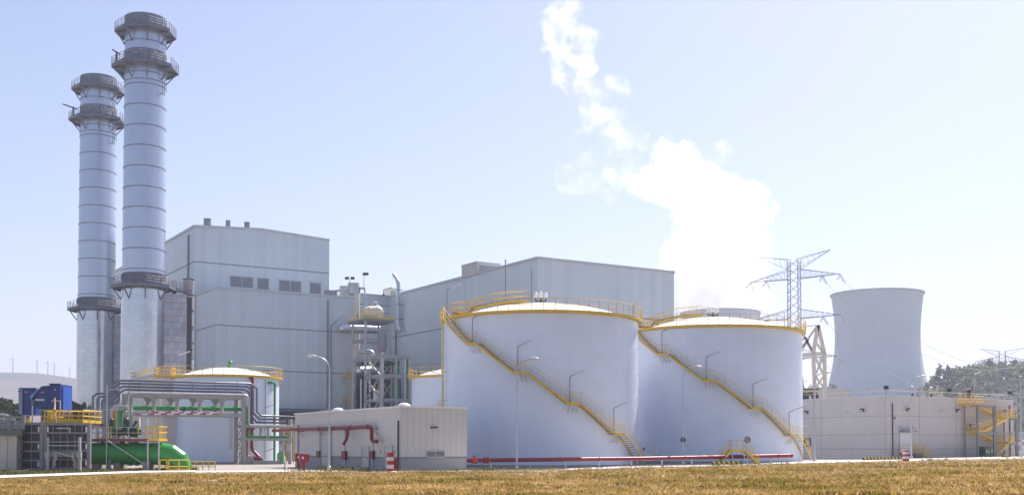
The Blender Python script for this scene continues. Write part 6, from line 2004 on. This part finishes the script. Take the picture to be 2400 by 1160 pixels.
roof_fit(2270.5, 932, 'dark red boxed beacon above the stair tower landing', 'redbox')
roof_fit(2284, 932, 'roof lamp with an inclined tube right of the red beacon', 'lamp')
roof_fit(2367, 936, 'black roof floodlight at the right end of the roof', 'flood')

# zigzag stair tower
def sx(px, py, off): return br_(px, py, off)
q0, q1 = br_(2290, 1000, 2.2), br_(2384, 1000, 2.2)
o0 = V((q0.x, q0.y, gz(q0.x))); LS = (q1 - q0).dot(U)
rt = thing('stair_tower', 'outside steel stair tower with yellow zigzag flights at the right building end', 'stair', o0, TH)
def ST(u, w_, z): return V((o0.x, o0.y, 0)) + U * u + W * w_ + Z * z
lv = [gz(q0.x), sx(2370, 1037, 2.2).z, sx(2300, 1011.5, 2.2).z, sx(2370, 978, 2.2).z, sx(2300, 948, 2.2).z]
uF = (br_(2331, 1000, 2.2) - q0).dot(U)
for u in (.1, uF, LS - .1):
    m = MB(); m.bar(ST(u, 0, lv[0]), ST(u, 0, (lv[4] if u < LS - 1 else lv[3]) - .1), .36 if u > 1 else .18, .36); m.build('column', steel, rt)
for u in (.1, LS - .1):
    m = MB(); m.bar(ST(u, 1.9, lv[0]), ST(u, 1.9, (lv[4] if u < 1 else lv[3]) - .1), .16); m.build('column', steel, rt)
m = MB()
m.bar(ST(-1.2, 0, lv[4] - .2), ST(uF + .1, 0, lv[4] - .2), .14, .3); m.cut(); m.bar(ST(-.0, 0, lv[2] - .2), ST(uF, 0, lv[2] - .2), .14, .28); m.cut(); m.bar(ST(uF, 0, lv[2] - .1), ST(LS, 0, lv[2] - .1), .1, .16)
m.cut(); m.bar(ST(LS - 1.7, 0, lv[1] - .2), ST(LS, 0, lv[1] - .2), .14, .28); m.cut(); m.bar(ST(LS - 1.7, 0, lv[3] - .2), ST(LS, 0, lv[3] - .2), .14, .28); m.cut()
m.build_each('beam', steel, rt)
ua, ub = 1.3, LS - 1.6
flights = [(ub - 3.2, 0, ub, 1), (ub, 1, ua, 2), (ua, 2, ub, 3), (ub, 3, ua, 4)]
for i, (u0, a, u1_, b) in enumerate(flights):
    w_ = 0.05 if i % 2 == 0 else 1.0
    p, q = ST(u0, w_, lv[a]), ST(u1_, w_, lv[b])
    m = MB(); n = 9
    for k in range(n):
        c = p.lerp(q, (k + .5) / n); m.obox(c - U * .13 + W * .03, U * .26, W * .8, Z * .04)
    fl = m.build('stair_flight', steel, rt)
    m = MB()
    for ww in (0, .85): m.bar(p + W * ww - Z * .05, q + W * ww - Z * .05, .05, .26); m.cut()
    m.build_each('stringer', yel, fl)
    m = MB()
    for ww in (0, .85): m.rail([p + W * ww, q + W * ww], 1.05, (.33, .66, 1), .02, .8); m.cut()
    m.build_each('handrail', yel, fl)
for (u0, u1_, k, pts_) in [(-1.3, 1.5, 4, 0), (ub - .1, LS, 3, 1), (0, 1.5, 2, 0), (ub - .1, LS, 1, 1)]:
    m = MB(); m.obox(ST(u0, 0, lv[k] - .1), U * (u1_ - u0), W * 1.95, Z * .12); la = m.build('landing', yel, rt)
    m = MB(); e = [ST(u1_, 0.02, lv[k]), ST(u0, 0.02, lv[k]), ST(u0, 1.9, lv[k])] if not pts_ else [ST(u0, 0.02, lv[k]), ST(u1_, 0.02, lv[k]), ST(u1_, 1.9, lv[k])]
    m.rail(e, 1.1, (.33, .66, 1), .03, .7, .14); m.build('railing', yel, la)
# waste container
b = G(2310, 139.5)
b = br_(2310, 1060, 2.6); b.z = gz(b.x)
r = thing('waste_container', 'dark green wheeled waste container under the stair tower', 'container', b, TH)
m = MB(); m.prism([b - U * .62 - W * .4 + Z * .2, b + U * .62 - W * .4 + Z * .2, b + U * .72 - W * .5 + Z * 1.1, b - U * .72 - W * .5 + Z * 1.1], W * .95); m.build('body', greenD, r)
m = MB(); m.prism([b - U * .75 - W * .52 + Z * 1.1, b - U * .75 + W * .5 + Z * 1.1, b - U * .75 + W * .4 + Z * 1.32, b - U * .75 - W * .2 + Z * 1.36], U * 1.5); m.build('lid', greenD, r)
m = MB()
for u in (-.5, .5):
    for w_ in (-.3, .35): m.cyl(b + U * (u - .03) + W * w_ + Z * .1, b + U * (u + .03) + W * w_ + Z * .1, .1, 10); m.cut()
m.build_each('wheel', blackM, r)
m = MB()
for u in (-.55, .52): m.obox(b + U * u - W * .5 + Z * .6, U * .1, -W * .02, Z * .35)
m.obox(b - U * .12 - W * .47 + Z * .5, U * .2, -W * .02, Z * .2); m.build('sticker', white, r)
kerb(2352, 2367, 141, 141.6, 'short black and yellow kerb under the right end of the stair tower')
# low pale pipes and a green roofed kiosk at the far right edge
r = thing('kiosk', 'pale green roofed kiosk at the right edge beyond the stair tower', 'kiosk', P(2420, 175))
kx0, kx1 = P(2384, 175).x, P(2490, 175).x
m = MB(); m.obox(V((kx0 + .6, 175, .6)), V((kx1 - kx0, 0, 0)), V((0, 5, 0)), Z * (zt(1025, 175) - .6)); m.build('wall', concB, r)
m = MB(); m.obox(V((kx0, 174.5, zt(1025, 175))), V((kx1 - kx0 + 1, 0, 0)), V((0, 6, 0)), Z * (zt(1011, 175) - zt(1025, 175))); m.build('roof', mk('pale green sheet', (0.35, 0.50, 0.45), 0.4), r)
m = MB()
for py in (1032, 1046, 1052): m.bar(at(2380, py, 168), at(2480, py, 168), .25, .25)
for px in (2388, 2420, 2460): m.bar(V((at(px, 1050, 168).x, 168, 0)), at(px, 1030, 168), .25)
m.bar(at(2380, 1060, 166), at(2480, 1062, 166), .5, .6)
tag(m.build('low_pipe_rail', white, None, P(2400, 168)), 'low white rails crossing in front of the green roofed kiosk', 'rail')

# roof shed behind the concrete building at its left
r = thing('rooftop_canopy', 'dark flat canopy with cabinets on the roof left of the cooling tower', 'canopy', at(1897, 936, 166), TH)
m = MB(); m.bar(at(1862, 913, 166), at(1914, 913, 166), 2.5, .16); m.build('roof', darkst, r)
m = MB()
for px in (1868, 1880, 1910): m.bar(at(px, 913, 166), at(px, 938, 166), .14); m.cut()
m.build_each('post', cream, r)
m = MB(); m.box(at(1886, 929, 167), 1.1, 1, 1.0); m.box(at(1910, 931, 167), .8, 1, 1.1); m.box(at(1903, 923, 168), 1.2, 1, .5); m.build('cabinet', darkst, r)
m = MB(); m.bar(at(1864, 915.5, 166.3), at(1912, 915.5, 166.3), 2.0, .25); m.build('ceiling', cream, r)
r = thing('pale_blockhouse', 'plain pale block behind the roof rail, in front of the cooling tower foot', 'building', P(1955, 215))
m = MB(); xa_, xb_ = P(1914, 215).x, P(1990, 215).x; m.obox(V((xa_, 215, 0)), V((xb_ - xa_, 0, 0)), V((0, 8, 0)), Z * zt(913, 215)); m.build('wall', concL, r)
m = MB(); m.obox(V((xa_ - .1, 214.9, zt(913, 215))), V((xb_ - xa_ + .2, 0, 0)), V((0, 8.2, 0)), Z * .25); m.build('coping', trimM, r)

# ================================================================ COOLING TOWERS AND STEAM
def cooling_tower(c, lab):
    r = thing('cooling_tower', lab, 'cooling tower', c, 0, 'concrete cooling towers')
    def rad(z):
        b = 63.0 if z > 71 else 48.4
        return 25.4 * math.sqrt(1 + ((z - 71) / b) ** 2)
    prof = [(rad(z), z) for z in [8, 12, 18, 25, 33, 41, 49, 56, 62, 67, 71, 75, 79, 83, 87, 90, 93, 95.5, 97.2]]
    nr = 112
    m = MB()
    # the shell with shallow meridian ribs
    vs, fs = [], []
    n = nr * 4
    for (rr_, z) in prof:
        for j in range(n):
            a = 2 * pi * j / n
            k = 0.07 if j % 4 == 0 else 0.0
            vs.append(c + V(((rr_ + k) * sin(a), -(rr_ + k) * cos(a), z)))
    for i in range(len(prof) - 1):
        for j in range(n):
            j2 = (j + 1) % n
            fs.append((i * n + j, i * n + j2, (i + 1) * n + j2, (i + 1) * n + j))
    m.add(vs, fs, True)
    m.build('shell', toweM, r, sharp=25)
    m = MB(); rt_ = rad(97.2)
    m.lathe([(rt_ + .1, 97.2), (rt_ + .9, 97.5), (rt_ + .9, 98.2), (rt_ - .6, 98.2), (rt_ - .6, 97), (rad(80) - .8, 80), (rad(60) - .8, 60)], c, 96); m.build('rim', toweM, r)
    m = MB()
    for j in range(44):
        a0, a1 = 2 * pi * j / 44, 2 * pi * (j + 1) / 44
        r0 = rad(8)
        for s_ in (0, 1):
            m.bar(c + V(((r0 + 4) * sin(a0 if s_ else a1), -(r0 + 4) * cos(a0 if s_ else a1), 0)), c + V((r0 * sin((a0 + a1) / 2), -r0 * cos((a0 + a1) / 2), 8.3)), 1.0); m.cut()
    m.build_each('leg', toweM, r)
ct1 = P(2058, 704); ct2 = P(1690, 802)
cooling_tower(ct1, 'big pale concrete cooling tower at the right, without any steam')
cooling_tower(ct2, 'cooling tower of which only the rim shows over the second white tank, steaming')

def plume(name, puffs, dens, D, seed, vox, disp, patchy=None, grow=1.0):
    rr_ = random.Random(seed)
    bm = bmesh.new()
    for px, py, rp in puffs:
        d = D + rr_.uniform(-.35, .35) * rp / F * D * 2
        p = at(px, py, d); r_ = rp / F * D * grow
        mat = Matrix.Translation(p) @ Matrix.Diagonal((1, 0.95, 1, 1))
        bmesh.ops.create_icosphere(bm, subdivisions=3, radius=r_, matrix=mat)
        for k in range(5):
            a, e = rr_.uniform(0, 2 * pi), rr_.uniform(-.9, 1.2)
            q = p + V((cos(a) * cos(e), sin(a) * cos(e), sin(e))) * r_ * .82
            bmesh.ops.create_icosphere(bm, subdivisions=2, radius=r_ * rr_.uniform(.28, .5), matrix=Matrix.Translation(q))
    me = bpy.data.meshes.new(name)
    bm.to_mesh(me); bm.free()
    o = bpy.data.objects.new(name, me); COL.objects.link(o)
    rm = o.modifiers.new('merge', 'REMESH'); rm.mode = 'VOXEL'; rm.voxel_size = vox
    for k, (s_, st) in enumerate(disp):
        tx = bpy.data.textures.new(name + str(k), 'CLOUDS'); tx.noise_scale = s_; tx.noise_depth = 3
        dm = o.modifiers.new('billow', 'DISPLACE'); dm.texture = tx; dm.strength = st; dm.mid_level = 0.5; dm.texture_coords = 'GLOBAL'
    m = bpy.data.materials.new(name); m.use_nodes = True; t = m.node_tree; t.nodes.clear()
    v = node(t, 'ShaderNodeVolumePrincipled'); v.inputs['Color'].default_value = (1, 1, 1, 1); v.inputs['Density'].default_value = dens
    if patchy:
        tc = node(t, 'ShaderNodeTexCoord'); nz = node(t, 'ShaderNodeTexNoise', Scale=patchy[0], Detail=6.0, Roughness=0.62); t.links.new(tc.outputs['Object'], nz.inputs['Vector'])
        mr = node(t, 'ShaderNodeMapRange'); mr.inputs['From Min'].default_value = patchy[1]; mr.inputs['From Max'].default_value = patchy[2]; mr.inputs['To Max'].default_value = dens
        t.links.new(nz.outputs['Fac'], mr.inputs['Value']); t.links.new(mr.outputs[0], v.inputs['Density'])
    v.inputs['Anisotropy'].default_value = 0.45
    ou = node(t, 'ShaderNodeOutputMaterial'); t.links.new(v.outputs[0], ou.inputs['Volume'])
    me.materials.append(m)
    return o
dense = [(1690, 738, 72), (1658, 690, 78), (1725, 685, 74), (1650, 625, 78), (1732, 622, 74), (1690, 570, 95), (1765, 560, 46), (1622, 560, 46), (1660, 500, 70), (1740, 490, 58), (1640, 440, 56), (1600, 420, 54), (1570, 375, 40), (1602, 372, 36), (1545, 430, 46), (1500, 437, 32), (1695, 445, 42), (1770, 465, 26), (1575, 590, 26), (1560, 630, 20)]
thin = [(1425, 430, 42), (1385, 405, 34), (1455, 380, 40), (1480, 330, 32), (1430, 300, 40), (1405, 255, 48), (1390, 205, 36), (1440, 215, 34), (1690, 360, 26), (1340, 420, 34), (1365, 330, 30)]
mid = [(1345, 150, 50), (1310, 85, 42), (1365, 105, 36), (1302, 45, 30), (1325, 15, 34), (1345, 190, 30), (1335, -40, 30)]
smoke = plume('steam_plume', dense, 0.032, 802, 11, 1.6, [(26, 8), (9, 6), (4, 3)], None, 0.93)
tag(smoke, 'dense white steam cloud rising from the cooling tower behind the second tank', 'steam plume')
s2 = plume('drifting_wisp', mid, 0.06, 802, 12, 2.2, [(26, 9), (10, 7), (4, 2.5)], (0.085, 0.46, 0.78), 1.15)
s2.parent = smoke; s2['label'] = 'thinner drifting steam at the top centre of the sky'
s3 = plume('steam_veil', thin, 0.045, 802, 13, 2.4, [(26, 8), (10, 6)], (0.075, 0.50, 0.85), 1.25)
s4 = plume('steam_fringe', dense, 0.06, 802, 19, 2.4, [(26, 8), (10, 6)], (0.10, 0.47, 0.75), 1.13)
s4.parent = smoke
s3.parent = smoke; s3['label'] = 'faint veil of steam trailing left of the dense cloud'
# ================================================================ PYLONS, WIRES, TRESTLE
def pylon(c, H, lab, arm_dir, s, thick):
    """four leg lattice mast: two twin leg faces, three cross arms, horned earth wire peak"""
    r = thing('pylon', lab, 'pylon', c, 0, 'high voltage pylons')
    A, B = arm_dir, V((-arm_dir.y, arm_dir.x, 0))
    hw, hd = 1.5 * s, 1.05 * s
    def leg(i, z):
        k = 1.0 if z > H * .42 else 1 + 1.6 * (1 - z / (H * .42))
        sx, sy = ((-1, -1), (1, -1), (1, 1), (-1, 1))[i]
        return c + A * hw * sx * k + B * hd * sy * k + Z * z
    m = MB(); m2 = MB()
    zs = [H * q for q in (0, .09, .18, .27, .35, .42)] + [H * .42 + k * (H * .53 / 13) for k in range(1, 14)]
    for i in range(4):
        for a, b in zip(zs, zs[1:]): m.bar(leg(i, a), leg(i, b), thick)
        m.cut()
        j = (i + 1) % 4
        for k, (a, b) in enumerate(zip(zs, zs[1:])):
            if i % 2 == 0:          # broad faces: single diagonals
                m2.bar(leg(i, a), leg(j, b), thick * .8)
                if k < 6: m2.bar(leg(j, a), leg(i, b), thick * .55)
            else:
                m2.bar(leg(i, a), leg(j, b), thick * .55); m2.bar(leg(j, a), leg(i, b), thick * .55)
        m2.cut()
    m.build_each('leg', pylM, r); m2.build_each('lattice', pylM, r)
    tips = []
    for zr_, L in ((.86, 13.0 * s), (.665, 13.2 * s), (.47, 12.0 * s)):
        for sgn in (-1, 1):
            m = MB()
            z = H * zr_; tip = c + A * (sgn * L) + Z * (z + 0.2)
            roots = [c + A * sgn * hw + B * hd * q + Z * (z + h) for q in (-1, 1) for h in (0, 2.6 * s)]
            for q in roots: m.bar(q, tip, thick * .7)
            n = 7
            for k in range(n):
                t0, t1 = k / n, (k + 1) / n
                for a, b in ((0, 1), (2, 3), (0, 2)):
                    m.bar(roots[a].lerp(tip, t0), roots[b].lerp(tip, t1), thick * .4); m.bar(roots[b].lerp(tip, t0), roots[a].lerp(tip, t0), thick * .4)
            ar = m.build('cross_arm', pylM, r)
            m = MB()
            for L_, dr in ((L, 1), (L, -1), (L * .62, 1), (L * .62, -1)):
                p = c + A * (sgn * L_) + Z * (z + .1)
                e = p + B * dr * 2.6 * s + A * sgn * .3 - Z * 1.9 * s
                for o_ in (-.2, .2): m.bar(p + A * o_ * s, e + A * o_ * s, thick * .75)
                m.cut()
                tips.append(e)
            m.build_each('insulator', glassB, ar)
    for sgn in (-1, 1):
        m = MB(); tip = c + A * sgn * 10.5 * s + Z * (H * .985)
        for q in (-1, 1):
            for h in (.90, .955): m.bar(c + A * sgn * hw * .6 + B * hd * q + Z * H * h, tip, thick * .6)
        for k in range(1, 6):
            a = (c + A * sgn * hw * .6 + B * hd + Z * H * .9).lerp(tip, k / 6); b = (c + A * sgn * hw * .6 - B * hd + Z * H * .955).lerp(tip, k / 6); m.bar(a, b, thick * .4)
        m.build('earth_wire_horn', pylM, r); tips.append(tip)
    m = MB(); 
    for i in range(4): p = leg(i, 0); m.box(p, 1.2, 1.2, 1.0); m.cut()
    m.build_each('footing', conc, r)
    return tips
AD = V((0.80, -0.60, 0))
py1 = P(1863.5, 311); py2 = P(2351, 455)
t1 = pylon(py1, zt(587, 311), 'nearer tall lattice pylon rising behind the second white tank', AD, 1.0, 0.17)
t2 = pylon(py2, zt(812, 455), 'further lattice pylon standing before the hazy wooded hill at the right', V((.95, -.3, 0)), 0.78, 0.16)
# wires: sagging conductors between the pylons and away to the left and right
wireM = mk('conductor', (0.35, 0.37, 0.4), 0.5, 0.6)
def wire(a, b, sag, lab):
    pts_ = [a.lerp(b, k / 14) - Z * sag * 4 * (k / 14) * (1 - k / 14) for k in range(15)]
    m = MB(); m.tube(pts_, 0.055, 4)
    tag(m.build('power_line', wireM, None, a), lab, 'power line', 'power lines between the pylons')
for k, (i, j) in enumerate([(4, 4), (6, 6), (12, 12), (14, 14), (20, 20), (22, 22)]):
    wire(t1[i], t2[j], 9 + k, 'thin sagging conductor between the pylons from the ' + ['top arm tip', 'top arm, the inner one', 'middle arm tip', 'middle arm, the inner one', 'lowest arm tip', 'lowest arm, the inner one'][k])
right_end = V((330, 420, 22))
for k in range(4):
    wire(t2[(1, 9, 17, 21)[k]], right_end + V((k * 6, -k * 4, k * 3.5)), 5, 'thin conductor leaving the frame at the right from the further pylon, ' + ['highest on its left', 'second on its left', 'third on its left', 'lowest on its right'][k])
# beige lattice trestle behind the second tank
YT = 190
def tq(px, py, Y=YT): return at(px, py, Y)
r = thing('lattice_trestle', 'cream A-shaped lattice trestle right behind the second white tank', 'trestle', P(1918, YT))
for Yo, dx in ((0, 0), (2.2, 0)):
    pass
m = MB()
for path in ([(1917, 762), (1906, 828), (1909, 905), (1909, 1075)], [(1917, 762), (1932, 828), (1933.5, 905), (1933, 1075)]):
    q = [tq(*p) for p in path]
    for a, b in zip(q, q[1:]): m.bar(a, b, .55)
    m.cut()
m.build_each('leg', cream, r)
m = MB(); m.bar(tq(1862, 834), tq(1933, 828), .55, .6); m.build('beam', cream, r)
m = MB()
for a, b in [((1910, 836), (1931, 880)), ((1931, 832), (1910, 880)), ((1910, 880), (1932, 910)), ((1931, 880), (1910, 910)), ((1912, 800), (1928, 826))]: m.bar(tq(*a), tq(*b), .3)
for a, b in [((1874, 771), (1905, 822)), ((1915, 764), (1878, 815)), ((1874, 800), (1890, 790)), ((1890, 800), (1906, 830)), ((1872, 830), (1895, 795)), ((1862, 765), (1880, 778))]: m.bar(tq(*a), tq(*b), .34)
m.bar(tq(1872, 767), tq(1917, 762), .16)
m.build('brace', cream, r)
# switchyard gantry at the far right
r = thing('switchyard_gantry', 'pale lattice gantry girder behind the right end of the concrete building', 'gantry', P(2340, 400))
m = MB(); a0, b0_ = at(2262, 936, 400), at(2470, 928, 400); a1, b1 = at(2262, 925, 400), at(2470, 918, 400)
m.bar(a0, b0_, .25); m.bar(a1, b1, .25); n = 22
for k in range(n):
    p, q = (a0, a1) if k % 2 == 0 else (a1, a0); pe, qe = (b0_, b1) if k % 2 == 0 else (b1, b0_)
    m.bar(p.lerp(pe, k / n), q.lerp(qe, (k + 1) / n), .18)
m.build('girder', galv, r)
m = MB()
for px in (2290, 2378, 2440):
    b = at(px, 930, 400)
    for s_ in (-1, 1): m.bar(V((b.x + s_ * 1.2, 400, 0)), V((b.x + s_ * .5, 400, b.z)), .25)
    for k in range(6): m.bar(V((b.x - 1, 400, b.z * k / 6)), V((b.x + 1, 400, b.z * (k + 1) / 6)), .14)
    m.cut()
m.build_each('post', galv, r)

# ================================================================ TREES
def leaf_mat(name, c):
    m = mk(name, c, 0.7, 0, 0.35, 0.35, spec=0.2)
    t = m.node_tree; b = t.nodes['Principled BSDF']
    l = b.inputs['Base Color'].links[0].from_socket
    g = node(t, 'ShaderNodeNewGeometry'); mr = node(t, 'ShaderNodeMapRange'); mr.inputs['To Min'].default_value = .6; mr.inputs['To Max'].default_value = 1.5
    t.links.new(g.outputs['Random Per Island'], mr.inputs['Value'])
    vm = node(t, 'ShaderNodeVectorMath', operation='SCALE'); t.links.new(l, vm.inputs[0]); t.links.new(mr.outputs[0], vm.inputs['Scale']); t.links.new(vm.outputs[0], b.inputs['Base Color'])
    tr = node(t, 'ShaderNodeBsdfTranslucent'); t.links.new(vm.outputs[0], tr.inputs[0])
    ms = node(t, 'ShaderNodeMixShader'); ms.inputs[0].default_value = .35
    t.links.new(b.outputs[0], ms.inputs[1]); t.links.new(tr.outputs[0], ms.inputs[2]); t.links.new(ms.outputs[0], t.nodes['Material Output'].inputs['Surface'])
    return m
leafA = leaf_mat('dark evergreen leaves', (0.045, 0.06, 0.022))
leafB = leaf_mat('olive leaves', (0.085, 0.085, 0.032))
leafP = leaf_mat('pine needles', (0.11, 0.13, 0.09))
leafW = leaf_mat('woodland leaves', (0.17, 0.19, 0.11))
def leaf_cloud(blobs, n, size, rng, flat=0.8):
    """leaf quads scattered in ellipsoid blobs [(centre, radii)], more towards the skin"""
    cs = np.array([b[0] for b in blobs]); rs = np.array([b[1] for b in blobs])
    wgt = (rs[:, 0] * rs[:, 1]) ; wgt = wgt / wgt.sum()
    idx = rng.choice(len(blobs), n, p=wgt)
    d = rng.normal(size=(n, 3)); d /= np.linalg.norm(d, axis=1)[:, None]
    rad = rng.uniform(0.35, 1.0, n) ** 0.5
    p = cs[idx] + d * rs[idx] * rad[:, None]
    a = rng.normal(size=(n, 3)); a /= np.linalg.norm(a, axis=1)[:, None]
    b = np.cross(a, rng.normal(size=(n, 3))); b /= np.linalg.norm(b, axis=1)[:, None] + 1e-9
    s = size * rng.uniform(.6, 1.4, (n, 1))
    co = np.stack([p - a * s, p + b * s * .6, p + a * s, p - b * s * .6], 1).reshape(-1, 3)
    return co
def leaf_mesh(name, co, mat):
    k = len(co) // 4
    me = bpy.data.meshes.new(name)
    me.vertices.add(4 * k); me.vertices.foreach_set('co', co.astype(np.float32).ravel())
    me.loops.add(4 * k); me.loops.foreach_set('vertex_index', np.arange(4 * k, dtype=np.int32))
    me.polygons.add(k); me.polygons.foreach_set('loop_start', np.arange(0, 4 * k, 4, dtype=np.int32))
    me.materials.append(mat); me.update(calc_edges=True)
    o = bpy.data.objects.new(name, me); COL.objects.link(o)
    return o
def tree(c, h, w_, kind, lab, seed, n, size, grp, cat='tree'):
    rng = np.random.default_rng(seed)
    r = thing({'pine': 'pine_tree', 'bush': 'broadleaf_tree'}[kind], lab, cat, c, 0, grp)
    m = MB(); blobs = []
    if kind == 'pine':
        m.tube([c, c + V((.2, 0, h * .5)), c + V((0, 0, h * .95))], h * .022, 7, True, h * .008)
        L = 8
        for k in range(L):
            t = k / (L - 1); z = h * (.32 + .66 * t); R0 = w_ * .5 * (1 - t) ** .75 + .12 * w_ * .5
            for j in range(4):
                a = rng.uniform(0, 2 * pi); q = R0 * rng.uniform(.35, .85)
                p = (q * cos(a), q * sin(a), z + rng.normal(0, h * .025))
                blobs.append((p, (R0 * .45, R0 * .45, h * .035)))
                m.tube([c + Z * z * .96, c + V(p)], h * .006, 5)
        mat = leafP
    else:
        m.tube([c, c + Z * h * .45], h * .03, 7, True, h * .018)
        for j in range(11):
            a = rng.uniform(0, 2 * pi); q = w_ * .36 * rng.uniform(0, 1) ** .6; z = h * rng.uniform(.32, .85); s_ = w_ * rng.uniform(.13, .24)
            p = (q * cos(a), q * sin(a), z); blobs.append((p, (s_, s_, s_ * .75)))
            m.tube([c + Z * h * .3, c + V(p)], h * .008, 5)
        mat = leafA if seed % 2 else leafB
    m.build('trunk', trunkM, r)
    co = leaf_cloud(blobs, n, size, rng)
    o = leaf_mesh('crown', co, mat); o.parent = r
    return r
# dark trees behind the left yard
tree(P(8, 175), 11.4, 9.0, 'bush', 'dark rounded tree at the far left edge behind the railed roof', 1, 5200, .24, 'trees behind the left yard')
tree(P(30, 190), 11.2, 7.5, 'bush', 'dark tree between the left edge and the blue machines', 3, 4200, .24, 'trees behind the left yard')
tree(P(-40, 182), 11.0, 8.5, 'bush', 'dark tree cut by the left edge of the picture', 5, 4200, .26, 'trees behind the left yard')
tree(P(154, 185), 12.2, 6, 'bush', 'taller dark tree between the blue machines and the far chimney', 7, 4200, .22, 'trees behind the left yard')
tree(P(170, 192), 11.6, 5, 'bush', 'lower olive tree touching the foot of the far chimney', 2, 3600, .22, 'trees behind the left yard')

# wooded hill at the right
HT = [(1500, 960), (1750, 930), (1850, 918), (1945, 912), (1975, 955), (2168, 955), (2190, 905), (2215, 880), (2240, 870), (2260, 872), (2300, 872), (2320, 862), (2350, 868), (2370, 866), (2400, 860), (2500, 850), (2700, 848), (3000, 870)]
HD = 640
def hill_h(px, Y):
    top = zt(lerp_tab(HT, px), HD) - 5
    t = max(0.0, min(1.0, (Y - 480) / (HD - 480)))
    return max(-1.0, top * (t * t * (3 - 2 * t)))
m = MB(); pxs = list(range(1500, 3050, 50)); ysr = [470 + 15 * k for k in range(16)] + [740, 800, 900]
for Y in ysr:
    for q in pxs:
        p = P(q, HD); p = V((p.x * (1 + (Y - HD) / HD * .3), Y, 0)); p.z = hill_h(q, min(Y, HD)) * (1 if Y <= 700 else max(0, 1 - (Y - 700) / 200)); m.v.append(p)
n = len(pxs)
m.f = [(k * n + i, k * n + i + 1, (k + 1) * n + i + 1, (k + 1) * n + i) for k in range(len(ysr) - 1) for i in range(n - 1)]; m.sm = [True] * len(m.f)
setting('wooded_hill', m, mk_hill('wooded hill ground', (0.035, 0.045, 0.02), (0.12, 0.11, 0.05), 0.05))
rng = np.random.default_rng(21)
cos_, blobs, trunks = [], [], MB()
for k in range(1900):
    q = rng.uniform(1760, 2560); Y = rng.uniform(470, 665)
    if 1958 < q < 2186: continue
    xx = (q - 1200) / F * HD * (1 + (Y - HD) / HD * .3)
    hh = rng.uniform(5.5, 10.5); z0 = hill_h(q, min(Y, HD)); ww = hh * rng.uniform(.5, .8)
    if q < 1960 and hh > 7: hh *= .75
    bl = []
    for j in range(7):
        a = rng.uniform(0, 2 * pi); qd = ww * .3 * rng.uniform(0, 1); s_ = ww * rng.uniform(.16, .3)
        bl.append(((xx + qd * cos(a), Y + qd * sin(a), z0 + hh * rng.uniform(.3, .9)), (s_, s_, s_ * rng.uniform(.6, 1.1))))
    cos_.append(leaf_cloud(bl, 75, .75, rng))
o = leaf_mesh('forest', np.concatenate(cos_), leafW)
tag(o, 'hazy mixed woodland covering the hill at the right', 'woodland', None, 'stuff')
for i, (px, py, w_, lab) in enumerate([(2203, 850, 7, 'flat topped pine standing out at the left end of the wooded ridge'), (2223, 854, 6, 'flat topped pine just right of the leftmost ridge pine'),
                                       (2262, 857, 8, 'broad pine in the middle of the wooded ridge, left of the pylon'), (2322, 838, 8, 'tall spired pine just left of the far pylon'), (2380, 840, 8, 'spired pine just right of the far pylon'), (2398, 850, 7, 'pine cut by the right edge on the wooded ridge')]):
    Y = HD - 25 + i * 6
    xx = (px - 1200) / F * Y; top = zt(py, Y); g = hill_h(px, Y) - .5
    tree(V((xx, Y, g)), top - g, w_, 'pine', lab, 40 + i, 1500, .42, 'pines on the wooded ridge')
# row of bushes between the cooling tower and the trestle is part of the forest above

# ================================================================ HAZE
m = MB(); m.obox(V((-2750, -260, -3.5)), V((5500, 0, 0)), V((0, 3900, 0)), Z * 352)
hm = bpy.data.materials.new('haze air'); hm.use_nodes = True
t = hm.node_tree; t.nodes.clear()
v = node(t, 'ShaderNodeVolumePrincipled')
v.inputs['Color'].default_value = (0.66, 0.75, 0.92, 1); v.inputs['Density'].default_value = 0.00029; v.inputs['Anisotropy'].default_value = 0.12
t.links.new(v.outputs[0], node(t, 'ShaderNodeOutputMaterial').inputs['Volume'])
hz_ = setting('haze', m, hm, None, 'stuff')
